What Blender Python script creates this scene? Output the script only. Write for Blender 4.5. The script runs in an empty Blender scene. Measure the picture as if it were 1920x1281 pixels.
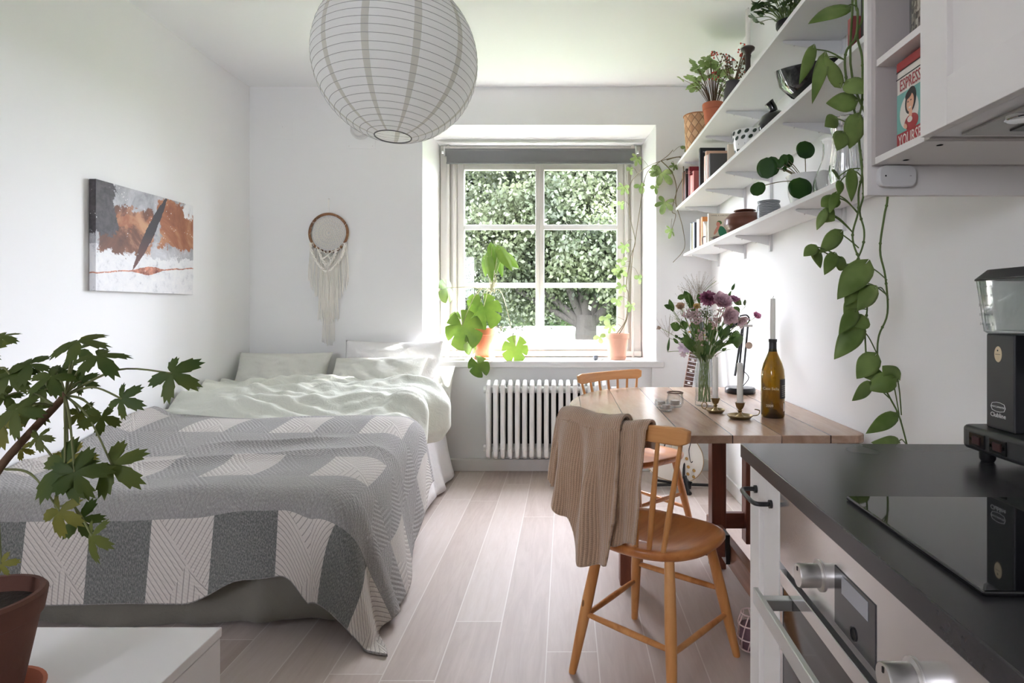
import bpy, math, random
import numpy as np
from mathutils import Vector, Matrix, noise

# ------------------------------------------------------------------ camera, world, sun, exposure
SC = bpy.context.scene
COL = SC.collection
F, CX, CY, H = 1108.0, 1060.0, 581.0, 1.17      # focal length and vanishing point in pixels, eye height in metres

cam_d = bpy.data.cameras.new('camera')
cam = bpy.data.objects.new('camera', cam_d)
COL.objects.link(cam)
cam.location = (0, 0, H)
cam.rotation_euler = (math.radians(90), 0, 0)
cam_d.sensor_width = 36
cam_d.lens = 36 * F / 1920
cam_d.shift_x = -(CX - 960) / 1920
cam_d.shift_y = -(640.5 - CY) / 1920
cam_d.clip_start = 0.02
cam_d.clip_end = 300
SC.camera = cam

SC.view_settings.view_transform = 'Standard'
SC.view_settings.look = 'None'
SC.view_settings.gamma = 1
SC.view_settings.use_curve_mapping = False
SC.view_settings.exposure = 2.36
cy = SC.cycles
cy.use_denoising = True
cy.max_bounces = 12
cy.diffuse_bounces = 7
cy.glossy_bounces = 4
cy.transmission_bounces = 8
cy.transparent_max_bounces = 16
cy.sample_clamp_indirect = 6
cy.caustics_reflective = False
cy.caustics_refractive = False

world = bpy.data.worlds.new('daylight')
SC.world = world
world.use_nodes = True
wn = world.node_tree
wn.nodes['Background'].inputs[0].default_value = (0.905, 0.905, 1.03, 1)
wn.nodes['Background'].inputs[1].default_value = 9.0

sun_d = bpy.data.lights.new('sun', 'SUN')
sun_d.energy = 40
sun_d.angle = math.radians(0.8)
sun_d.color = (1.0, 0.965, 0.93)
sun = bpy.data.objects.new('sun', sun_d)
COL.objects.link(sun)
sun.location = (9, 9, 7)
sun.rotation_euler = Vector((-2.2, -1.05, -1.45)).to_track_quat('-Z', 'Y').to_euler()

def portal(name, loc, rot, sx, sy):             # guides daylight sampling through a window opening, gives no light itself
    l = bpy.data.lights.new(name, 'AREA')
    l.shape = 'RECTANGLE'; l.size = sx; l.size_y = sy
    l.cycles.is_portal = True
    o = bpy.data.objects.new(name, l)
    COL.objects.link(o)
    o.location = loc; o.rotation_euler = rot
    return o
portal('window_daylight_portal', (-0.2, 4.76, 1.65), (math.radians(-90), 0, 0), 1.45, 1.6)
portal('fill_window_daylight_portal', (-1.97, -2.12, 1.8), (math.radians(90), 0, 0), .55, .9)  # sampling guide for the added window behind the camera

# ------------------------------------------------------------------ helpers
def P(x, y, d):                                 # pixel of the photograph at distance d -> point in the room
    return Vector(((x - CX) * d / F, d, H - (y - CY) * d / F))

ORIG = {}
def thing(name, label, cat, loc=(0, 0, 0), rotz=0, group=None):
    o = bpy.data.objects.new(name, None)
    o.empty_display_size = 0.05
    COL.objects.link(o)
    o.location = loc
    o.rotation_euler = (0, 0, rotz)
    o['label'] = label; o['category'] = cat
    if group: o['group'] = group
    ORIG[o.name] = Vector(loc)
    return o
def tag(o, label, cat=None, group=None, kind=None):
    if label: o['label'] = label
    if cat: o['category'] = cat
    if group: o['group'] = group
    if kind: o['kind'] = kind
    return o
def dup(root, loc=None, rotz=None, label=None, group=None):
    r = root.copy(); COL.objects.link(r)
    if loc is not None: r.location = loc
    if rotz is not None: r.rotation_euler = (0, 0, rotz)
    if label: r['label'] = label
    if group: r['group'] = group
    for ch in list(root.children):
        c = ch.copy(); COL.objects.link(c); c.parent = r
        for g in list(ch.children):
            d = g.copy(); COL.objects.link(d); d.parent = c
    return r

class MB:
    def __init__(s):
        s.v = []; s.f = []; s.mi = []; s.uv = []; s.m = 0
    def add(s, vs, fs, uvs=None):
        b = len(s.v)
        s.v.extend([tuple(p) for p in vs])
        s.uv.extend(uvs if uvs else [(0.0, 0.0)] * len(vs))
        for f in fs:
            s.f.append(tuple(i + b for i in f)); s.mi.append(s.m)
        return s
    def box(s, x0, x1, y0, y1, z0, z1, M=None):
        vs = [Vector((x, y, z)) for x in (x0, x1) for y in (y0, y1) for z in (z0, z1)]
        if M: vs = [M @ p for p in vs]
        return s.add(vs, [(0, 1, 3, 2), (4, 6, 7, 5), (0, 4, 5, 1), (2, 3, 7, 6), (0, 2, 6, 4), (1, 5, 7, 3)])
    def bar(s, a, b, w, h, up=(0, 0, 1)):       # rectangular bar from a to b
        a, b = Vector(a), Vector(b)
        d = (b - a).normalized(); u = Vector(up)
        r = d.cross(u)
        if r.length < 1e-4: r = d.cross(Vector((1, 0, 0)))
        r.normalize(); u = r.cross(d)
        vs = []
        for p in (a, b):
            for i, j in ((-1, -1), (1, -1), (1, 1), (-1, 1)):
                vs.append(p + r * (w / 2 * i) + u * (h / 2 * j))
        return s.add(vs, [(3, 2, 1, 0), (4, 5, 6, 7), (0, 1, 5, 4), (1, 2, 6, 5), (2, 3, 7, 6), (3, 0, 4, 7)])
    def tube(s, pts, r, n=8, caps=True, squash=1.0, close=False):
        pts = [Vector(p) for p in pts]
        k = len(pts)
        rs = r if isinstance(r, (list, tuple)) else [r] * k
        vs = []; fs = []
        prev = None
        for i, p in enumerate(pts):
            if close:
                d = pts[(i + 1) % k] - pts[i - 1]
            else:
                d = pts[min(i + 1, k - 1)] - pts[max(i - 1, 0)]
            if d.length < 1e-9: d = Vector((0, 0, 1))
            d.normalize()
            if prev is None:
                a = Vector((0, 0, 1)) if abs(d.z) < 0.9 else Vector((1, 0, 0))
                u = d.cross(a).normalized()
            else:
                u = prev - d * prev.dot(d)
                if u.length < 1e-6: u = d.orthogonal()
                u.normalize()
            prev = u
            w = d.cross(u)
            for j in range(n):
                t = 2 * math.pi * j / n
                vs.append(p + u * (math.cos(t) * rs[i]) + w * (math.sin(t) * rs[i] * squash))
        m = k if close else k - 1
        for i in range(m):
            i2 = (i + 1) % k
            for j in range(n):
                j2 = (j + 1) % n
                fs.append((i * n + j, i * n + j2, i2 * n + j2, i2 * n + j))
        if caps and not close:
            fs.append(tuple(range(n - 1, -1, -1)))
            fs.append(tuple((k - 1) * n + j for j in range(n)))
        return s.add(vs, fs)
    def lathe(s, prof, c=(0, 0, 0), n=28, M=None, a0=0, a1=2 * math.pi, cap=True):
        c = Vector(c); vs = []; fs = []
        full = abs(a1 - a0 - 2 * math.pi) < 1e-6
        cols = n if full else n + 1
        for r, z in prof:
            for j in range(cols):
                t = a0 + (a1 - a0) * j / n
                p = Vector((r * math.cos(t), r * math.sin(t), z))
                if M: p = M @ p
                vs.append(c + p)
        for i in range(len(prof) - 1):
            for j in range(n):
                j2 = (j + 1) % cols
                fs.append((i * cols + j, i * cols + j2, (i + 1) * cols + j2, (i + 1) * cols + j))
        if full and tuple(prof[0]) != tuple(prof[-1]) and cap:
            if prof[0][0] > 1e-6: fs.append(tuple(range(cols - 1, -1, -1)))
            if prof[-1][0] > 1e-6: fs.append(tuple((len(prof) - 1) * cols + j for j in range(cols)))
        return s.add(vs, fs)
    def prism(s, poly, axis, a0, a1, M=None):   # poly in the two other axes, in x,y,z order
        vs = []
        for a in (a0, a1):
            for p, q in poly:
                v = {'x': (a, p, q), 'y': (p, a, q), 'z': (p, q, a)}[axis]
                v = Vector(v)
                if M: v = M @ v
                vs.append(v)
        k = len(poly)
        fs = [tuple(range(k - 1, -1, -1)), tuple(range(k, 2 * k))]
        for i in range(k):
            j = (i + 1) % k
            fs.append((i, j, k + j, k + i))
        return s.add(vs, fs)
    def grid(s, fn, nu, nv, cu=False, cv=False, flip=False):
        vs = []; uvs = []; fs = []
        for i in range(nu + (0 if cu else 1)):
            for j in range(nv + (0 if cv else 1)):
                r = fn(i / nu, j / nv)
                if isinstance(r, tuple) and len(r) == 2:
                    vs.append(r[0]); uvs.append(r[1])
                else:
                    vs.append(r); uvs.append((i / nu, j / nv))
        w = nv if cv else nv + 1
        h = nu if cu else nu + 1
        for i in range(nu):
            for j in range(nv):
                a, b = i, (i + 1) % h
                c, d = j, (j + 1) % w
                q = (a * w + c, b * w + c, b * w + d, a * w + d)
                fs.append(q[::-1] if flip else q)
        return s.add(vs, fs, uvs)
    def ball(s, c, r, n=10, m=7, sq=(1, 1, 1)):
        c = Vector(c)
        rr = r
        return s.grid(lambda u, v: c + Vector((rr * sq[0] * math.sin(math.pi * max(0.001, min(.999, u))) * math.cos(2 * math.pi * v),
                                               rr * sq[1] * math.sin(math.pi * max(0.001, min(.999, u))) * math.sin(2 * math.pi * v),
                                               rr * sq[2] * math.cos(math.pi * max(0.001, min(.999, u))))), m, n, cv=True)
    def text(s, body, size, M, depth=0.0004, align='CENTER'):
        cu = bpy.data.curves.new('t', 'FONT')
        cu.body = body; cu.size = size; cu.extrude = depth; cu.align_x = align; cu.align_y = 'CENTER'
        cu.resolution_u = 2
        o = bpy.data.objects.new('t', cu); COL.objects.link(o)
        bpy.context.view_layer.update()
        ev = o.evaluated_get(bpy.context.evaluated_depsgraph_get())
        me = ev.to_mesh()
        vs = [M @ v.co for v in me.vertices]
        fs = [tuple(p.vertices) for p in me.polygons]
        ev.to_mesh_clear()
        bpy.data.objects.remove(o); bpy.data.curves.remove(cu)
        return s.add(vs, fs)
    def build(s, name, mat, parent=None, smooth=0, bevel=0, seg=2, solid=0, sub=0, world=True, xf=None, offset=0):
        me = bpy.data.meshes.new(name)
        off = ORIG.get(parent.name, Vector((0, 0, 0))) if (parent and world) else Vector((0, 0, 0))
        V = [(p[0] - off[0], p[1] - off[1], p[2] - off[2]) for p in s.v]
        me.from_pydata(V, [], s.f)
        mats = mat if isinstance(mat, (list, tuple)) else [mat]
        for m in mats: me.materials.append(m)
        if len(mats) > 1: me.polygons.foreach_set('material_index', s.mi)
        uvl = me.uv_layers.new(name='UVMap')
        idx = np.empty(len(me.loops), dtype=np.int32)
        me.loops.foreach_get('vertex_index', idx)
        uvl.data.foreach_set('uv', np.array(s.uv, dtype=np.float32)[idx].ravel())
        if smooth:
            me.polygons.foreach_set('use_smooth', [True] * len(me.polygons))
            if smooth is not True and smooth < 180:
                me.set_sharp_from_angle(angle=math.radians(smooth))
        me.update()
        o = bpy.data.objects.new(name, me)
        COL.objects.link(o)
        if parent:
            o.parent = parent
            ORIG[o.name] = off.copy() if world else ORIG.get(parent.name, Vector((0, 0, 0)))
        if solid:
            m = o.modifiers.new('solid', 'SOLIDIFY'); m.thickness = solid; m.offset = offset
        if bevel:
            m = o.modifiers.new('bevel', 'BEVEL'); m.width = bevel; m.segments = seg; m.limit_method = 'ANGLE'; m.angle_limit = math.radians(35)
        if sub:
            m = o.modifiers.new('sub', 'SUBSURF'); m.levels = sub; m.render_levels = sub
        return o

def struct(name, mb, mat, parent=None, **k):
    o = mb.build(name, mat, parent, **k)
    if not parent: o['kind'] = 'structure'
    return o

def catmull(pts, n=6):
    pts = [Vector(p) for p in pts]
    out = []
    for i in range(len(pts) - 1):
        p0 = pts[max(i - 1, 0)]; p1 = pts[i]; p2 = pts[i + 1]; p3 = pts[min(i + 2, len(pts) - 1)]
        for k in range(n):
            t = k / n
            out.append(0.5 * ((2 * p1) + (p2 - p0) * t + (2 * p0 - 5 * p1 + 4 * p2 - p3) * t * t + (3 * p1 - p0 - 3 * p2 + p3) * t ** 3))
    out.append(pts[-1])
    return out
def sm(a, b, x):
    t = max(0.0, min(1.0, (x - a) / (b - a)))
    return t * t * (3 - 2 * t)
def N3(x, y, z=0.0):
    return noise.noise(Vector((x, y, z)))

# ------------------------------------------------------------------ materials
class NT:
    def __init__(s, name):
        s.mat = bpy.data.materials.new(name)
        s.mat.use_nodes = True
        s.t = s.mat.node_tree
        s.t.nodes.clear()
        s.out = s.t.nodes.new('ShaderNodeOutputMaterial')
    def n(s, typ, ins=None, **at):
        nd = s.t.nodes.new('ShaderNode' + typ)
        for k, v in at.items(): setattr(nd, k, v)
        for k, v in (ins or {}).items(): s.set(nd.inputs[k], v)
        return nd
    def set(s, sock, v):
        if isinstance(v, bpy.types.NodeSocket): s.t.links.new(v, sock)
        elif isinstance(v, bpy.types.Node): s.t.links.new(v.outputs[0], sock)
        else:
            if isinstance(v, tuple) and len(v) == 3 and sock.type == 'RGBA': v = (*v, 1)
            sock.default_value = v
    def m(s, op, a, b=0.0, c=0.0, clamp=False):
        nd = s.n('Math', operation=op); nd.use_clamp = clamp
        s.set(nd.inputs[0], a); s.set(nd.inputs[1], b); s.set(nd.inputs[2], c)
        return nd.outputs[0]
    def mix(s, f, a, b, blend='MIX'):
        nd = s.n('Mix', data_type='RGBA', blend_type=blend)
        s.set(nd.inputs['Factor'], f)
        s.set(nd.inputs[6], a); s.set(nd.inputs[7], b)
        return nd.outputs[2]
    def ramp(s, f, stops):
        nd = s.n('ValToRGB'); s.set(nd.inputs[0], f)
        cr = nd.color_ramp
        while len(cr.elements) < len(stops): cr.elements.new(0.5)
        for e, (p, c) in zip(cr.elements, stops):
            e.position = p; e.color = (*c, 1) if len(c) == 3 else c
        return nd.outputs[0]
    def noise(s, vec, scale, detail=3, rough=.5, dist=0):
        nd = s.n('TexNoise', {'Scale': scale, 'Detail': detail, 'Roughness': rough, 'Distortion': dist})
        if vec is not None: s.set(nd.inputs['Vector'], vec)
        return nd.outputs['Fac']
    def obj(s): return s.n('TexCoord').outputs['Object']
    def uvc(s): return s.n('TexCoord').outputs['UV']
    def mapv(s, vec, scale=(1, 1, 1), rot=(0, 0, 0), loc=(0, 0, 0)):
        nd = s.n('Mapping'); s.set(nd.inputs[0], vec)
        nd.inputs['Scale'].default_value = scale; nd.inputs['Rotation'].default_value = rot; nd.inputs['Location'].default_value = loc
        return nd.outputs[0]
    def xyz(s, vec):
        nd = s.n('SeparateXYZ'); s.set(nd.inputs[0], vec); return nd.outputs
    def bump(s, h, strength=.3, dist=.01):
        nd = s.n('Bump', {'Strength': strength, 'Distance': dist}); s.set(nd.inputs['Height'], h)
        return nd.outputs[0]
    def done(s, color, rough=.5, metal=0, normal=None, trans=0, ior=1.45, spec=.5, coat=0, sheen=0, alpha=None, translucent=0, emit=None):
        b = s.n('BsdfPrincipled')
        s.set(b.inputs['Base Color'], color); s.set(b.inputs['Roughness'], rough); s.set(b.inputs['Metallic'], metal)
        s.set(b.inputs['IOR'], ior); s.set(b.inputs['Transmission Weight'], trans)
        s.set(b.inputs['Specular IOR Level'], spec)
        s.set(b.inputs['Coat Weight'], coat); s.set(b.inputs['Sheen Weight'], sheen)
        if normal is not None: s.set(b.inputs['Normal'], normal)
        sh = b.outputs[0]
        if translucent:
            tr = s.n('BsdfTranslucent'); s.set(tr.inputs[0], color)
            if normal is not None: s.set(tr.inputs['Normal'], normal)
            mx = s.n('MixShader'); s.set(mx.inputs[0], translucent)
            s.t.links.new(sh, mx.inputs[1]); s.t.links.new(tr.outputs[0], mx.inputs[2]); sh = mx.outputs[0]
        s.t.links.new(sh, s.out.inputs[0])
        return s.mat

_MC = {}
def pm(name, col, rough=.5, metal=0, bs=0, bstr=.2, vs=0, va=.1, **k):
    if name in _MC: return _MC[name]
    t = NT(name)
    c = col
    if vs:
        f = t.noise(t.obj(), vs, 4)
        dark = tuple(x * (1 - va) for x in col); light = tuple(min(1, x * (1 + va)) for x in col)
        c = t.mix(f, dark, light)
    nrm = t.bump(t.noise(t.obj(), bs, 4), bstr, .005) if bs else None
    _MC[name] = t.done(c, rough, metal, nrm, **k)
    return _MC[name]

def srgb(r, g, b):
    return tuple(((c / 255) / 12.92 if c / 255 <= .04045 else ((c / 255 + .055) / 1.055) ** 2.4) for c in (r, g, b))

def wood(name, c1, c2, c3, along='y', rough=.45, scale=1.0, coat=.1, knots=0):
    t = NT(name)
    o = t.obj()
    sc = {'x': (.12, 1, 1), 'y': (1, .12, 1), 'z': (1, 1, .1)}[along]
    v = t.mapv(o, tuple(q * 14 * scale for q in sc))
    g1 = t.noise(v, 1.0, 6, .6, 1.2)
    v2 = t.mapv(o, tuple(q * 90 * scale for q in sc))
    g2 = t.noise(v2, 1.0, 3, .6)
    col = t.ramp(g1, [(.3, c1), (.5, c2), (.72, c3)])
    col = t.mix(t.m('MULTIPLY', g2, .25), col, c1)
    if knots:
        vo = t.n('TexVoronoi', {'Scale': knots}); t.set(vo.inputs['Vector'], t.mapv(o, (1, .5, 1) if along == 'y' else (1, 1, .45)))
        k = t.m('LESS_THAN', vo.outputs['Distance'], .05)
        k2 = t.m('MULTIPLY', k, .8)
        col = t.mix(k2, col, tuple(x * .22 for x in c1))
    return t.done(col, rough, coat=coat, normal=t.bump(g2, .12, .002))

M = {}
M['wall'] = pm('white_paint', (.83, .83, .825), .85, bs=60, bstr=.04)
M['ceiling'] = pm('ceiling_paint', (.86, .86, .86), .9, bs=50, bstr=.03)
M['trim'] = pm('white_gloss_trim', (.70, .695, .68), .4)
M['winframe'] = pm('window_paint', (.60, .575, .535), .4)
M['white_lac'] = pm('white_lacquer', (.72, .70, .69), .35)
M['cab'] = pm('cabinet_front', (.74, .71, .68), .45)
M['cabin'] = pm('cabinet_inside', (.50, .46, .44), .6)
M['shelf'] = pm('shelf_white', (.8, .8, .8), .5)
M['metalw'] = pm('white_steel', (.72, .72, .72), .4)
M['black'] = pm('black_plastic', (.012, .012, .013), .35)
M['blackm'] = pm('black_metal', (.015, .015, .016), .3, spec=.6)
M['blackg'] = pm('black_glaze', (.006, .006, .006), .06, coat=.5)
M['steel'] = pm('brushed_steel', (.62, .60, .58), .32, 1)
M['chrome'] = pm('chrome', (.8, .8, .8), .08, 1)
M['brass'] = pm('old_brass', (.33, .24, .12), .35, 1, vs=30, va=.35)
M['terra'] = pm('terracotta', srgb(190, 112, 84), .85, bs=80, bstr=.2, vs=9, va=.18)
M['terra_p'] = pm('pale_terracotta', srgb(222, 172, 148), .85, bs=80, bstr=.15, vs=9, va=.08)
M['terra_d'] = pm('old_terracotta', srgb(98, 62, 50), .8, bs=60, bstr=.3, vs=7, va=.4)
M['soil'] = pm('soil', (.03, .022, .016), .95, bs=90, bstr=.8)
M['wax'] = pm('candle_wax', (.82, .80, .75), .45)
M['paper'] = pm('paper_edges', (.8, .78, .72), .8)

def glassmat(name, tint=(1, 1, 1), rough=0.0, ior=1.45):
    t = NT(name)
    return t.done(tint, rough, trans=1, ior=ior)
M['glass'] = glassmat('clear_glass')
def thinglass(name, edge=(.55, .58, .58), base=(.97, .98, .98), rough=.02):
    t = NT(name)
    lw = t.n('LayerWeight', {'Blend': .5}); f = lw.outputs['Facing']
    col = t.mix(t.m('POWER', f, 2.5), base, edge)
    tr = t.n('BsdfTransparent'); t.set(tr.inputs[0], col)
    gl = t.n('BsdfGlossy', {'Roughness': rough})
    fac = t.m('ADD', .04, t.m('MULTIPLY', t.m('POWER', f, 4.0), .55))
    mx = t.n('MixShader'); t.set(mx.inputs[0], fac); t.t.links.new(tr.outputs[0], mx.inputs[1]); t.t.links.new(gl.outputs[0], mx.inputs[2])
    t.t.links.new(mx.outputs[0], t.out.inputs[0])
    return t.mat
M['thin'] = thinglass('thin_clear_glass')
M['bottle'] = glassmat('olive_glass', srgb(166, 140, 58))
t = NT('window_pane_glass')
tr = t.n('BsdfTransparent', {0: (.97, .985, .98)}); gl = t.n('BsdfGlossy', {'Roughness': 0.02})
lw = t.n('LayerWeight', {'Blend': .5}); fr = t.n('Math', operation='MULTIPLY_ADD'); t.set(fr.inputs[0], t.m('POWER', lw.outputs['Facing'], 5.0)); fr.inputs[1].default_value = .5; fr.inputs[2].default_value = .014
mx = t.n('MixShader'); t.t.links.new(fr.outputs[0], mx.inputs[0]); t.t.links.new(tr.outputs[0], mx.inputs[1]); t.t.links.new(gl.outputs[0], mx.inputs[2])
t.t.links.new(mx.outputs[0], t.out.inputs[0]); M['pane'] = t.mat

def leafmat(name, c1, c2, sc=6, tl=.35, rough=.4):
    t = NT(name)
    f = t.noise(t.obj(), sc, 3)
    col = t.mix(t.ramp(f, [(.35, (0, 0, 0)), (.65, (1, 1, 1))]), c1, c2)
    return t.done(col, rough, translucent=tl)
M['pothos'] = leafmat('pothos_leaf', srgb(100, 126, 58), srgb(142, 164, 94), 9, .3)
M['pilea'] = leafmat('pilea_leaf', srgb(30, 66, 18), srgb(52, 92, 30), 8, .15, .25)
M['monstera'] = leafmat('monstera_leaf', srgb(76, 104, 34), srgb(106, 132, 52), 7, .22)
M['climb'] = leafmat('climber_leaf', srgb(108, 130, 72), srgb(146, 162, 108), 12, .45)
M['geran'] = leafmat('geranium_leaf', srgb(48, 74, 26), srgb(92, 100, 36), 5, .3, .6)
M['geran_y'] = leafmat('geranium_leaf_yellowing', srgb(104, 106, 38), srgb(134, 128, 48), 6, .35, .6)
M['light_leaf'] = leafmat('light_green_leaf', srgb(128, 152, 86), srgb(172, 190, 132), 12, .4)
M['dark_leaf'] = leafmat('dark_green_leaf', srgb(36, 56, 22), srgb(72, 100, 44), 12, .2)
M['bouq_leaf'] = leafmat('bouquet_leaf', srgb(52, 82, 34), srgb(92, 122, 60), 14, .3)
M['stem'] = pm('green_stem', srgb(92, 112, 58), .6, vs=20, va=.2)
M['stem_b'] = pm('brown_stem', srgb(96, 72, 52), .8, vs=40, va=.3, bs=120, bstr=.5)
# ------------------------------------------------------------------ the room
XL, XR, YB, YR, ZC = -2.293, 1.065, 4.293, -2.0, 2.79
def floor_mat():
    t = NT('whitewashed_oak_planks')
    o = t.obj()
    x, y, z = t.xyz(o)
    W = 0.1735
    u = t.m('DIVIDE', t.m('ADD', x, 0.064 + W * 40), W)
    row = t.m('FLOOR', u)
    fu = t.m('FRACT', u)
    wn_ = t.n('TexWhiteNoise', noise_dimensions='1D'); t.set(wn_.inputs['W'], row)
    yo = t.m('ADD', y, t.m('MULTIPLY', wn_.outputs[0], 5.0))
    v = t.m('DIVIDE', t.m('ADD', yo, 20), 1.75)
    iv = t.m('FLOOR', v); fv = t.m('FRACT', v)
    wn2 = t.n('TexWhiteNoise', noise_dimensions='2D')
    cv = t.n('CombineXYZ'); t.set(cv.inputs[0], row); t.set(cv.inputs[1], iv); t.set(wn2.inputs['Vector'], cv.outputs[0])
    pl = wn2.outputs[0]
    e = t.m('MINIMUM', fu, t.m('SUBTRACT', 1, fu))
    e2 = t.m('MULTIPLY', t.m('MINIMUM', fv, t.m('SUBTRACT', 1, fv)), 1.75 / W)
    edge = t.m('MINIMUM', e, e2)
    gap = t.m('LESS_THAN', edge, 0.012)
    cv2 = t.n('CombineXYZ'); t.set(cv2.inputs[0], t.m('ADD', x, t.m('MULTIPLY', pl, 7))); t.set(cv2.inputs[1], t.m('MULTIPLY', y, .1)); t.set(cv2.inputs[2], pl)
    g1 = t.noise(cv2.outputs[0], 26, 6, .6, 1.0)
    g2 = t.noise(cv2.outputs[0], 150, 3, .6)
    c = t.ramp(t.m('ADD', t.m('MULTIPLY', g1, .6), t.m('MULTIPLY', pl, .4)), [(.25, srgb(176, 160, 151)), (.5, srgb(193, 179, 171)), (.8, srgb(204, 193, 187))])
    c = t.mix(t.m('MULTIPLY', g2, .22), c, srgb(150, 138, 132))
    vo = t.n('TexVoronoi', {'Scale': 1.6}); t.set(vo.inputs['Vector'], t.mapv(o, (1, .6, 1)))
    k = t.ramp(vo.outputs['Distance'], [(.02, (1, 1, 1)), (.05, (0, 0, 0))])
    c = t.mix(t.m('MULTIPLY', k, .5), c, srgb(120, 100, 88))
    c = t.mix(t.m('MULTIPLY', gap, .55), c, srgb(225, 220, 214))
    h = t.m('SUBTRACT', t.m('MULTIPLY', g2, .15), gap)
    return t.done(c, t.m('ADD', .38, t.m('MULTIPLY', g2, .15)), normal=t.bump(h, .35, .002), spec=.45)
M['floor'] = floor_mat()

b = MB().box(XL - .1, XR + .1, YR - .1, YB + .45, -.12, 0); struct('floor', b, M['floor'])
b = MB().box(XL - .1, XR + .1, YR - .1, YB + .45, ZC, ZC + .15); struct('ceiling', b, M['ceiling'])
b = MB().box(XL - .15, XL, YR - .1, YB + .45, -.1, ZC + .1); struct('wall_left', b, M['wall'])
b = MB().box(XR, XR + .15, YR - .1, YB + .45, -.1, ZC + .1); struct('wall_right', b, M['wall'])
# back wall: splayed window reveal and a shallow niche for the radiator
WY = 4.66
b = MB()
b.prism([(XL - .1, YB), (-1.038, YB), (-.985, WY + .05), (-.985, WY + .09), (XL - .1, WY + .09)], 'z', -.1, ZC + .1)
b.prism([(XR + .1, YB), (XR + .1, WY + .09), (.597, WY + .09), (.597, WY + .05), (.659, YB)], 'z', -.1, ZC + .1)
b.prism([(YB, 2.514), (WY + .05, 2.46), (WY + .09, 2.46), (WY + .09, ZC + .1), (YB, ZC + .1)], 'x', -1.04, .66)
b.box(-1.04, .66, YB + .035, WY + .09, -.1, .79)
b.box(-1.04, -.955, YB, YB + .05, -.1, .79)
b.box(.63, .66, YB, YB + .05, -.1, .79)
struct('wall_back', b, M['wall'])
# wall behind the camera with an opening for an added fill-daylight window
b = MB()
b.box(XL - .1, -2.25, YR - .1, YR, -.1, ZC + .1); b.box(-1.7, XR + .1, YR - .1, YR, -.1, ZC + .1)
b.box(-2.25, -1.7, YR - .1, YR, -.1, 1.35); b.box(-2.25, -1.7, YR - .1, YR, 2.25, ZC + .1)
struct('wall_rear', b, M['wall'])
# baseboards
for nm, bx in (('baseboard_left', (XL, XL + .014, YR, YB, 0, .085)), ('baseboard_right', (XR - .014, XR, 1.25, YB, 0, .085)),
               ('baseboard_back', (XL, XR, YB - .014, YB + .034, 0, .085))):
    struct(nm, MB().box(*bx), M['trim'], bevel=.004)

# ------------------------------------------------------------------ window
def make_window():
    root = bpy.data.objects.new('window_1', None); COL.objects.link(root); root['kind'] = 'structure'
    ORIG[root.name] = Vector((0, 0, 0))
    pz = lambda y, d=WY: H - (y - CY) * d / F
    px = lambda x, d=WY: (x - CX) * d / F
    x0, x1 = -.986, .598
    z0, z1 = .79, 2.462
    fr = MB()
    xa, xb, za, zb = px(857), px(1170), pz(657), pz(306)
    # fixed frame in two steps
    for a, w, y0, y1 in ((0, .5, WY - .005, WY + .085),):
        fr.box(x0, xa, WY, WY + .085, z0, z1); fr.box(xb, x1, WY, WY + .085, z0, z1)
        fr.box(xa, xb, WY, WY + .085, zb, z1); fr.box(xa, xb, WY, WY + .085, z0, za)
    for s, xx in ((-1, xa), (1, xb)):
        fr.box(xx - .028 if s < 0 else xx + .008, xx - .008 if s < 0 else xx + .028, WY - .02, WY, za - .02, zb + .02)
        fr.box(xx - .075 if s < 0 else xx + .055, xx - .055 if s < 0 else xx + .075, WY - .03, WY, z0, z1)
    fr.box(x0, x1, WY - .025, WY, pz(668), pz(658))
    fr.build('window_frame', M['winframe'], root, bevel=.003)
    xm = px(1012)
    for k, (sx0, sx1, gx0, gx1) in enumerate(((xa, xm, px(870), px(1004)), (xm, xb, px(1020), px(1157)))):
        gz0, gz1 = pz(638), pz(318)
        s_ = MB()
        e = .001
        y0, y1 = WY + .004, WY + .05
        s_.box(sx0 + e, gx0, y0, y1, za + e, zb - e); s_.box(gx1, sx1 - e, y0, y1, za + e, zb - e)
        s_.box(gx0, gx1, y0, y1, gz1, zb - e); s_.box(gx0, gx1, y0, y1, za + e, gz0)
        so = s_.build('sash', M['winframe'], root, bevel=.003)
        for yy in (425.5, 535):
            m = MB().box(gx0, gx1, y0 + .012, y1 - .004, pz(yy + 4.6), pz(yy - 4.6))
            m.build('glazing_bar', M['trim'], so, bevel=.003)
        rows = [(318, 421), (430, 530.5), (539.5, 638)]
        for ya, yb_ in rows:
            g = MB().box(gx0, gx1, WY + .032, WY + .036, pz(yb_), pz(ya))
            g.build('pane', M['pane'], so)
    # latches
    for xx, z in ((px(1015), pz(648)),):
        h = MB().tube([(xx - .02, WY - .01, z), (xx, WY - .02, z), (xx + .06, WY - .02, z + .004)], .006, 8)
        h.tube([(xx, WY + .004, z), (xx, WY - .02, z)], .009, 8)
        h.build('handle', M['metalw'], root, smooth=True)
    sl = MB().prism([(YB - .03, .752), (WY + .02, .752), (WY + .02, .797), (YB - .03, .797)], 'x', -1.075, .715)
    sl.build('window_sill', M['trim'], root, bevel=.006)
    return root
make_window()
root2 = bpy.data.objects.new('added_fill_window', None); COL.objects.link(root2); root2['kind'] = 'structure'; ORIG[root2.name] = Vector((0, 0, 0))  # unseen window, added behind the camera to bring in fill daylight
f2 = MB()
for a in (-2.25, -1.76): f2.box(a, a + .06, YR - .08, YR - .02, 1.35, 2.25)
f2.box(-2.25, -1.7, YR - .08, YR - .02, 1.35, 1.41); f2.box(-2.25, -1.7, YR - .08, YR - .02, 2.19, 2.25)
f2.build('window_frame', M['winframe'], root2)
MB().box(-2.2, -1.75, YR - .052, YR - .048, 1.4, 2.2).build('pane', M['pane'], root2)

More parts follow.
